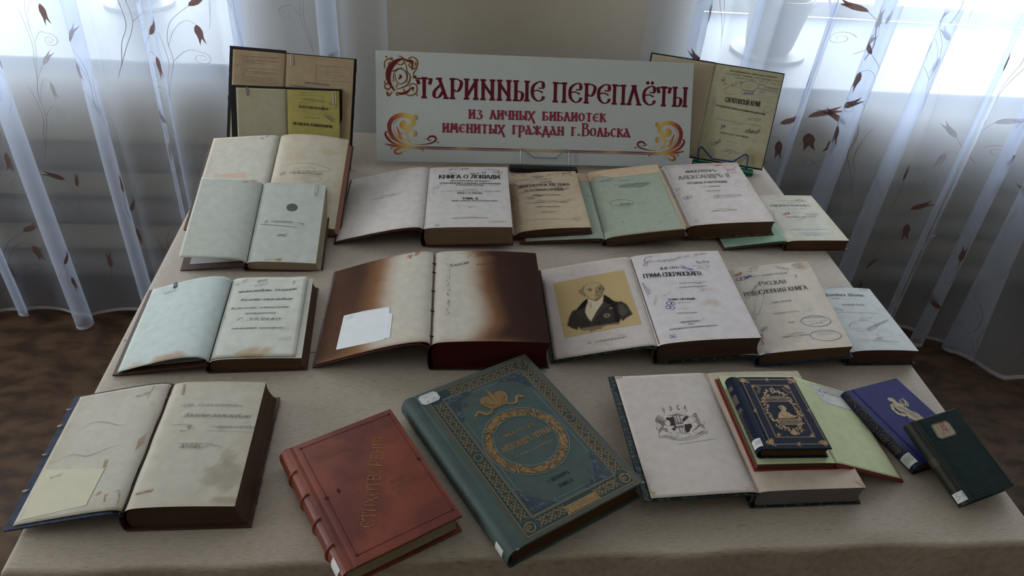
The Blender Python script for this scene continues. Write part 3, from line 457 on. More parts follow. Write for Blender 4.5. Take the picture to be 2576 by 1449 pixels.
"goethe:R":[["T","Goethes Werke.",20.8,165.8,108.9,165.2,8.2,"fr"],["T","HERAUSGEGEBEN VON",56.0,153.5,81.3,154.4,1.7,"g"],["T","Heinrich Kurz.",41.5,134.2,91.6,134.3,5.2,"fr"],["T","MIT DEM LEBEN DES DICHTERS UND ERLAUTERUNGEN",12.8,112.4,107.8,108.7,2.2,"g"],["T","ZEHNTER BAND",58.0,92.8,85.0,93.5,2.4,"g"],["T","ERSTER THEIL",55.2,87.2,73.0,87.0,2.1,"g"],["T","мркцинн",58.2,57.7,118.0,86.9,6.9,"hk"],["L",63.6,65.0,118.9,92.0,0.5,"g"],["E",54.9,70.1,28.8,-0.4,7.9,15.8,0.5,"v"],["T","библ. музея",32.1,63.0,64.9,57.6,3.2,"v"],["E",86.1,46.1,16.1,-0.3,5.1,9.6,0.35,"v"],["T","LEIPZIG.",62.7,31.5,76.6,31.3,2.7,"kb"],["T","VERLAG DES BIBLIOGRAPHISCHEN INSTITUTS",34.7,27.7,103.4,21.8,2.1,"g"],["T","1963",30.1,155.9,46.1,157.4,3.8,"hv"],["L",30.4,158.0,47.4,157.9,0.6,"hv"],["T","8.93",106.2,188.7,121.5,188.7,3.6,"hk"],["L",29.3,190.9,73.0,196.9,0.7,"v"],["L",19.8,123.8,36.2,115.8,0.5,"ht"],["T","гмз",20.0,128.0,36.7,118.9,4.8,"hg"],["L",105.7,187.6,123.8,187.5,0.4,"hk"]],
"zlobin:R":[["T","милостивому государю",18.2,182.8,122.9,189.5,7.5,"hw"],["T","василью алексѣевичу",25.9,157.6,119.7,159.2,7.2,"hw"],["T","вольскому имянитому",13.0,133.1,116.2,135.7,6.0,"hw"],["T","гражданину",39.9,117.2,94.7,118.8,5.9,"hw"],["T","Г. ЗЛОБИНУ",29.0,100.2,106.5,99.0,7.1,"hw"],["T","покорнѣйшее приношенiе.",23.5,76.1,113.4,76.3,5.1,"hw"],["T","пр 021",9.2,204.9,31.5,220.1,7.0,"hg"],["T","№93",48.1,212.0,65.7,217.3,8.5,"hg"],["T","1097",43.6,198.7,67.5,203.8,7.9,"hg"],["T","7",115.3,207.4,118.5,207.4,9.9,"g"],["T","зм",9.6,105.6,5.8,120.7,4.1,"g"]],
"zlobin:L":[["P",[[-122.9,208.7],[-96.7,210.6],[-93.5,202.3],[-119.0,199.2]],0.4,"g"],["T","библиот.",-118.5,201.2,-96.1,204.0,4.4,"g"]],
"burnt:R":[["T","Алексѣй",29.4,221.0,67.1,232.7,9.9,"hk"],["T","Г. ЗЛОБИНУ",65.6,252.1,134.2,264.1,8.3,"hb"],["T","миленiй",80.7,224.9,132.7,233.6,8.1,"hb"]],
"burnt:L":[["T","пр 49",-53.8,258.6,-30.9,264.2,12.9,"hr"],["P",[[-167.4,24.6],[-82.2,19.8],[-81.3,23.3],[-72.0,21.5],[-71.6,87.7],[-77.5,90.5],[-78.9,110.2],[-124.8,116.5],[-164.9,118.4]],0,"card"],["T","245",-160.9,104.5,-148.1,105.7,5.2,"hg"],["T","8",-151.2,76.7,-147.7,76.7,4.8,"hg"],["L",-124.8,116.5,-123.3,110.9,0.6,"hk"]],
"blue_torn:R":[["T","изъ библiотеки",26.6,184.2,117.7,182.5,6.1,"hk"],["T","василья алексѣевича",36.4,162.3,133.8,159.4,8.1,"hk"],["T","нѣмчинова",83.1,139.1,144.9,139.1,5.9,"hk"],["L",78.4,132.7,143.2,131.2,0.4,"hk"],["T","№146",45.4,100.2,74.0,100.5,8.1,"hk"],["L",41.9,109.9,92.2,107.8,0.5,"hk"],["L",50.0,101.7,86.7,101.2,0.4,"hk"],["L",23.3,146.0,50.8,146.0,0.4,"hk"],["T","з",38.7,137.3,53.0,136.9,11.8,"hk"],["P",[[-0.2,233.2],[21.5,232.9],[24.1,210.3],[2.1,212.8]],0,"tape"],["P",[[7.3,26.1],[30.9,30.8],[30.2,26.8],[11.1,22.7]],0,"tape"]],
"blue_torn:L":[["T","пр.149",-49.9,213.2,-30.6,215.3,6.1,"ht"],["P",[[-137.2,6.7],[-52.3,13.4],[-48.6,73.7],[-142.7,92.8]],0,"slip"],["T","№48",-126.6,70.9,-110.9,74.2,4.6,"hg"],["P",[[-27.4,234.3],[-4.7,237.4],[-1.2,205.4],[-30.3,207.0]],0,"tape"],["P",[[-15.2,100.6],[-16.9,122.3],[-9.2,134.4],[-7.4,115.0]],0,"tape"],["P",[[-45.8,27.2],[-42.3,33.6],[-13.0,33.0],[-17.9,30.3]],0,"tape"],["P",[[-32.3,27.1],[-12.2,30.4],[-9.2,10.2],[-30.0,15.1]],0,"tape"],["P",[[-52.8,77.0],[-54.8,91.4],[-49.4,90.3],[-48.5,76.2]],0,"tape"]],
"stamp:L":[["T","пр 49",-41.4,216.1,-12.1,226.7,6.7,"hr"]],
"stamp:R":[["E",71.0,154.9,12.3,0.6,-1.4,11.9,0,"seal"],["T","ф. плигинъ",18.7,109.1,77.0,108.9,7.3,"hk"],["L",13.9,103.4,87.8,96.8,0.9,"hk"],["T","№82",49.9,69.0,69.5,70.6,6.1,"hk"],["L",54.0,75.5,70.4,76.2,0.4,"hk"],["L",50.7,70.9,70.4,71.8,0.4,"hk"],["T","49",117.2,76.0,123.7,77.4,2.8,"hg"],["E",50.6,7.5,2.3,0.1,-0.3,2.1,0,"dot"],["T","з",77.1,108.3,103.8,103.8,6.6,"hk"]],
"sign:L":[["T","пр 49",-44.3,256.9,-24.7,264.0,6.8,"hr"],["P",[[-129.9,152.5],[-59.4,154.2],[-54.6,125.6],[-127.2,130.0]],0,"slip2"],["T","№15",-85.4,143.8,-73.5,146.1,3.7,"hg"]],
"sign:R":[["T","д. плигинъ",20.2,143.8,112.7,147.4,10.0,"hk"],["E",86.6,161.2,9.2,0.7,-0.7,5.4,0.4,"hk"],["E",90.5,132.9,23.8,1.7,-1.3,9.4,0.4,"hk"],["E",133.1,125.5,11.9,0.8,-1.4,11.2,0.4,"hk"],["E",82.0,131.5,8.6,0.6,-0.5,3.5,0.4,"hk"],["P",[[7.3,149.5],[109.9,152.3],[117.9,124.5],[8.5,128.7]],0,"patch"]],
"red:R":[["T","ДАРЪ",44.1,197.1,77.8,196.1,7.8,"rg"],["T","АВГУСТѢЙШАГО АВТОРА",30.5,186.7,89.8,184.5,6.5,"rg"],["T","СТИХОТВОРЕНIЯ",55.1,43.1,135.8,179.8,17.7,"an"],["T","ВОЛЬСКОМУ",104.9,98.1,131.8,98.2,6.5,"rg"],["T","КАДЕТСКОМУ",103.8,87.2,135.7,87.0,6.4,"rg"],["T","КОРПУСУ",104.5,76.0,126.4,75.9,6.3,"rg"],["P",[[16.7,219.3],[160.4,221.4],[163.9,14.8],[20.7,15.6]],0,"frame"],["L",37.1,122.0,37.3,121.9,0,"dia"],["L",139.4,120.7,139.6,120.6,0,"dia2"],["L",-12.3,18.3,-12.1,18.2,0,"lab"]],
"alex1:R":[["T","ИМПЕРАТОРЪ",89.3,171.0,147.5,170.3,6.0,"g1"],["T","АЛЕКСАНДРЪ ПЕРВЫЙ",73.3,146.8,163.8,147.4,10.8,"g1"],["T","его жизнь и царствованiе",82.2,130.1,154.7,131.0,3.8,"g1"],["L",116.9,148.9,174.3,112.9,0,"wreath_out"],["L",116.9,148.9,161.6,127.9,0,"wreath_in"],["L",63.1,188.2,156.6,207.3,0,"wreath_out2"],["P",[[104.9,229.8],[133.4,229.5],[119.1,274.4],[98.8,258.0],[143.3,252.3]],0,"crownBL,BR,top,left,right"],["P",[[74.9,231.9],[74.1,224.1],[103.4,226.3],[130.9,226.6],[146.1,233.9],[161.7,228.0]],0,"ribbon"],["P",[[216.9,305.5],[41.8,314.6],[19.7,1.9],[220.4,1.3]],0,"outerframe"],["P",[[184.5,283.2],[47.3,295.5],[45.1,31.9],[203.0,30.8]],0,"innerframe"],["P",[[206.6,299.8],[31.3,15.3],[210.7,16.5],[29.5,158.6],[206.8,157.0]],0,"medallions"],["P",[[98.5,22.1],[147.4,22.0],[145.9,7.3],[97.5,7.8]],0,"plate"],["T","С.-ПЕТЕРБУРГЪ",100.7,67.5,138.7,67.1,6.0,"dk"],["T","ТОМЪ II",109.8,52.8,135.2,52.8,5.9,"dk"],["P",[[11.2,307.3],[11.6,297.3],[35.0,288.4],[47.3,295.5],[49.9,308.2],[28.8,319.7]],0,"label"],["P",[[46.0,234.5],[54.8,82.4],[99.9,33.5],[186.8,84.0],[104.0,284.8],[141.1,281.2]],0,"corner extents"]],
"sarat:R":[["T","САРАТОВСКIЙ КРАЙ.",43.6,157.3,137.4,159.1,12.7,"kn"],["T","ИСТОРИЧЕСКIЕ ОЧЕРКИ, ВОСПОМИНАНIЯ, МАТЕРIАЛЫ.",23.4,142.6,155.7,139.8,4.0,"kb"],["L",78.1,127.8,102.4,129.0,0.4,"g"],["T","ИЗДАНIЕ САРАТОВСКАГО ОБЩЕСТВА ВСПОМОЩЕСТВОВАНIЯ ЛИТЕРАТОРАМЪ",27.5,109.3,152.0,108.6,2.4,"g"],["T","РЕДАКЦIЕЙ",77.4,103.6,99.9,104.0,2.4,"g"],["L",79.9,92.5,96.2,93.1,0.5,"g"],["T","ВЫПУСКЪ ПЕРВЫЙ.",48.9,74.5,126.5,73.9,4.0,"kb"],["L",72.3,56.9,102.6,56.2,0.5,"k"],["T","САРАТОВЪ.",73.5,33.0,101.7,32.8,2.8,"k"],["T","ТИПО-ЛИТОГРАФIЯ П. С. ФЕОКРИТОВА",61.3,28.4,114.1,29.1,2.0,"g"],["T","1893.",82.8,25.0,93.1,25.1,2.0,"k"],["T","многоуважаемому александру павловичу",37.2,236.6,162.2,237.3,5.9,"hk"],["T","на добрую память отъ автора книги",28.8,228.5,176.1,229.2,5.5,"hk"],["T","саратовъ 1893 года",48.5,222.3,176.0,221.2,5.1,"hk"],["T","№ 361",27.1,199.6,63.5,201.4,6.3,"hk"],["T","см",57.7,208.9,78.6,209.8,8.7,"hr"],["E",97.9,207.2,23.5,3.7,-2.9,12.4,0.8,"v"],["E",57.2,189.5,22.8,3.6,-2.3,10.1,0.5,"g"],["P",[[83.5,193.7],[113.9,197.3],[114.5,187.7],[84.3,184.9]],0.9,"V"],["T","пр.69",88.1,186.3,111.0,188.8,5.5,"V"],["T","ТРАВКИНОЙ",135.7,208.0,173.0,208.7,4.7,"G"],["L",123.5,204.8,174.1,204.1,1.4,"v"],["L",124.6,200.2,175.0,200.2,0.6,"v"],["L",125.5,196.3,139.7,196.2,1.4,"v"],["L",121.0,215.7,137.1,215.8,1.5,"v"],["L",127.3,188.6,175.8,188.3,0.4,"g"],["L",128.7,182.3,165.2,181.8,0.4,"g"],["L",132.5,174.9,181.0,174.7,0.4,"g"],["E",158.3,156.4,10.9,1.8,-1.3,5.5,0.5,"v"],["L",145.1,147.0,163.3,147.1,0.8,"v"],["T","пвыков",110.2,86.0,148.3,89.5,12.1,"hk"],["T","г.руб",32.2,37.6,56.3,50.8,10.8,"hk"],["P",[[32.4,30.9],[41.6,32.5],[43.2,21.5],[34.0,19.9]],0.6,"v"],["T","зж",45.5,89.6,59.6,91.1,9.7,"hv2"],["T","№2821",20.5,118.4,18.9,163.1,5.7,"hv"],["T","мб",22.8,206.2,32.2,209.7,10.5,"hv"],["T","1893г.",133.4,65.2,155.4,67.7,4.9,"hg"],["T","хе",108.9,118.6,148.6,123.1,10.4,"hv"]],
"banner:R":[["T","ТАРИННЫЕ",100.9,161.3,429.3,161.9,47.8,"sl"],["T","ПЕРЕПЛЁТЫ",449.9,161.9,812.6,160.7,47.0,"sl"],["T","из личных библиотек",233.5,113.5,593.5,114.5,30.6,"sl2"],["T","именитых граждан г.Вольска",166.6,77.3,660.2,76.9,30.6,"sl2"],["L",117.1,37.7,720.0,35.1,0,"bar"],["P",[[21.2,260.1],[99.5,163.9],[23.7,117.2],[154.3,19.5],[667.7,115.9],[808.9,17.2]],0,"orn boxes"],["P",[[371.5,-7.9],[369.0,31.3],[375.9,38.2],[403.2,17.4],[462.3,17.4],[486.5,38.5],[495.5,34.3],[498.4,-5.9]],0,"wire"],["P",[[340.2,-10.3],[522.8,-13.3]],0,"base"]],
"tall:R":[["T","ДОПЕТРОВСКАЯ РУСЬ.",186.3,209.6,248.8,208.6,4.0,"k"],["T","1) ОБЩЕСТВЕННОЕ УСТРОЙСТВО ВЪ ДОПЕТРОВСКОЙ РУСИ.",149.6,200.8,282.5,195.3,2.7,"k"],["P",[[211.9,254.7],[293.6,255.9],[293.8,221.2],[212.8,220.1]],0.6,"g"],["T","БИБЛIОТЕКА",235.4,240.2,271.6,241.6,2.6,"g"],["T","М. ТАРАСОВА.",224.0,233.0,282.1,233.9,2.6,"g"],["L",244.5,227.8,264.7,228.5,0.4,"g"],["T","КНИГА ПРИНАДЛЕЖИТЪ",221.2,254.7,283.4,257.5,1.3,"g"],["T","ДОМАШНЕЙ БИБЛIОТЕКѢ",230.0,247.7,278.8,249.7,1.3,"g"],["L",210.3,269.4,213.6,220.2,0.4,"g"],["L",137.7,278.8,137.2,195.5,0,"spine"],["T","157",67.7,269.5,71.9,269.5,1.3,"g"],["T","4. СОЦIАЛЬНЫЯ ОТНОШЕНIЯ СОСЛОВIЙ КЪ ЭПОХѢ ПЕТРА ВЕЛИКАГО",23.6,261.7,119.9,263.0,1.8,"k"],["T","РЕФОРМЫ",31.3,257.9,43.8,258.0,1.8,"k"],["T","5. ВОПРОСЪ О КРЕСТЬЯНСТВѢ ДВОРЯНСТВА И ГОРОДСКАГО ПОПОЛЬСТВА",23.1,253.1,121.1,254.7,1.8,"k"],["T","ВЪ СЕРЕДИНѢ XVII ВѢКА",31.6,249.2,61.7,249.8,1.8,"k"],["T","6. ИТОГИ РЕФОРМЫ ЕКАТЕРИНЫ",22.5,245.6,89.6,246.8,1.8,"k"],["T","ПРИЛОЖЕНIЯ",13.5,239.0,37.3,239.5,1.8,"k"],["T","ПЕРВЫЯ ПОКУШЕНIЯ КАЗНЫ И ЦЕРКВИ ВЛАДѢТЬ",25.5,233.9,121.1,235.4,1.8,"k"],["T","КРЕСТЬЯНЫ",29.0,230.1,44.1,230.2,1.8,"k"],["T","1. ОТЪ ЦАРЯ ИВАНА ДО МИХАИЛА ДО СМЕРТИ ФЕДОРОВИЧА",23.3,225.5,119.8,227.1,1.8,"k"],["T","АЛЕКСѢЯ ЦАРСКАГО И ИЗБРАННЫЕ ЛЮДИ",29.3,221.5,119.1,222.9,1.8,"k"],["T","ПЕРЕПИСЬ",29.4,217.4,40.3,217.4,1.8,"k"],["T","2. ОБЪ ИСТОРIИ СОСТОЯНIЯ КРѢПОСТНОГО ПРАВА",22.0,213.0,118.7,214.1,1.8,"k"],["T","УЧЕНIЯ ИСТОРIИ СТАНОВЛЕНIЕ НА ХОЛОПСТВЕ",28.9,208.6,118.9,209.7,1.8,"k"],["T","ПОЛЬСКАЯ РЕВОЛЮЦIЯ НАКАНУНѢ ПЕРЕМѢНЫ",29.1,204.2,119.0,205.5,1.8,"k"],["T","ЧЕРТЫ ДВИЖЕНIЯ НАРОДНОЙ МЫСЛИ",29.2,199.9,117.5,201.3,1.8,"k"],["T","158",123.9,267.8,128.9,267.9,1.3,"g"],["T","163",123.4,259.2,128.5,259.3,1.3,"g"],["T","202",123.5,250.5,128.5,250.6,1.3,"g"],["T","210",123.7,246.4,128.7,246.5,1.3,"g"],["T","226",123.0,231.0,128.0,231.1,1.3,"g"],["T","237",122.2,217.9,127.3,218.0,1.3,"g"]],
"small:R":[["L",132.8,200.0,125.7,94.3,0,"spine"],["P",[[12.7,203.5],[9.7,144.5],[3.7,111.8],[132.8,200.0],[257.7,195.7],[251.2,88.9]],0,"pageL top, step, step2, gutter, pageR top, pageR bot"],["T","ѲЕОДОРА IОАННОВИЧА",143.7,116.7,238.2,110.9,6.3,"kb"],["T","ИСТОРIЯ ГОСУДАРСТВА РОССIЙСКАГО",158.9,157.0,229.8,153.3,5.6,"kn"],["T","ВОЛЬСКАЯ",163.4,191.9,192.0,191.9,2.3,"G"],["T","ГОРОДСКАЯ ПУБЛИЧНАЯ БИБЛIОТЕКА",146.3,187.0,207.4,186.0,1.6,"g"],["T","П. М. МЕЛЬНИКОВ",174.5,178.8,203.1,178.5,2.0,"g"],["L",168.0,177.4,222.7,173.4,0.6,"k"],["L",153.4,178.8,216.2,177.5,0.4,"g"],["T","ИМПЕРАТОРА",159.6,168.9,194.0,169.8,2.3,"G"],["T","АЛЕКСАНДРА ВТОРАГО",153.8,163.0,206.1,163.0,1.8,"g"],["L",154.3,151.4,179.7,151.6,0.4,"g"],["T","ЦАРСТВОВАНIЕ",174.7,133.4,209.7,132.5,2.3,"G"],["T","110",226.6,186.0,237.8,190.4,3.2,"hk"],["T","118",234.4,179.8,247.5,180.2,3.6,"hk"],["T","9(с)1г",229.2,168.4,249.1,171.1,4.6,"hk"],["L",232.5,166.9,249.8,164.5,0.6,"hk"],["T","к-21",232.3,157.0,249.7,156.8,4.6,"hk"],["T","з-1137",217.4,148.3,240.4,144.1,2.3,"hk"],["P",[[220.6,146.8],[245.2,131.1],[241.7,124.7],[217.2,141.4]],1,"g"],["T","пр.09",223.0,138.6,238.5,128.4,4.1,"V"],["T","т-пвы",200.8,141.2,217.3,146.6,2.6,"hg"],["L",134.4,197.6,132.3,150.3,0.5,"g"],["T","вольск",138.5,170.1,139.0,188.0,1.6,"g"],["L",217.2,187.7,215.4,149.9,0.5,"g"]],
"dgreen:R":[["P",[[24.7,124.4],[22.0,104.7],[27.4,99.3],[56.4,99.0],[60.9,103.5],[61.1,119.3],[57.4,125.7],[29.8,126.4]],0,"label"],["P",[[28.8,109.9],[45.6,118.7],[46.9,109.7]],0,"text"]],
"blue:R":[["P",[[67.8,131.9],[71.0,120.4],[56.2,122.3],[42.0,114.9],[35.2,98.0],[44.9,91.2],[41.7,76.1],[59.9,78.0],[74.5,78.5],[76.4,98.1],[82.2,119.6],[77.6,102.8]],0,"figure"],["L",2.1,124.5,3.8,19.7,0,"spine groove"],["P",[[-26.3,9.0],[1.8,19.7],[4.4,8.2],[-30.1,-5.3]],0,"label"]],
"navy:R":[["P",[[10.4,150.9],[104.3,153.0],[107.1,8.9],[15.1,7.1]],0,"outer"],["P",[[23.9,136.6],[88.0,137.2],[91.0,22.4],[27.5,21.9]],0,"inner"],["P",[[31.6,108.8],[83.6,109.9],[82.3,99.0],[30.3,96.6]],0,"banner"],["P",[[59.5,87.7],[45.7,75.3],[63.8,75.1],[38.9,57.2],[72.7,62.1],[81.5,54.3],[57.7,32.0],[33.6,48.4],[49.5,126.7],[76.5,123.8]],0,"fig"]]}''')
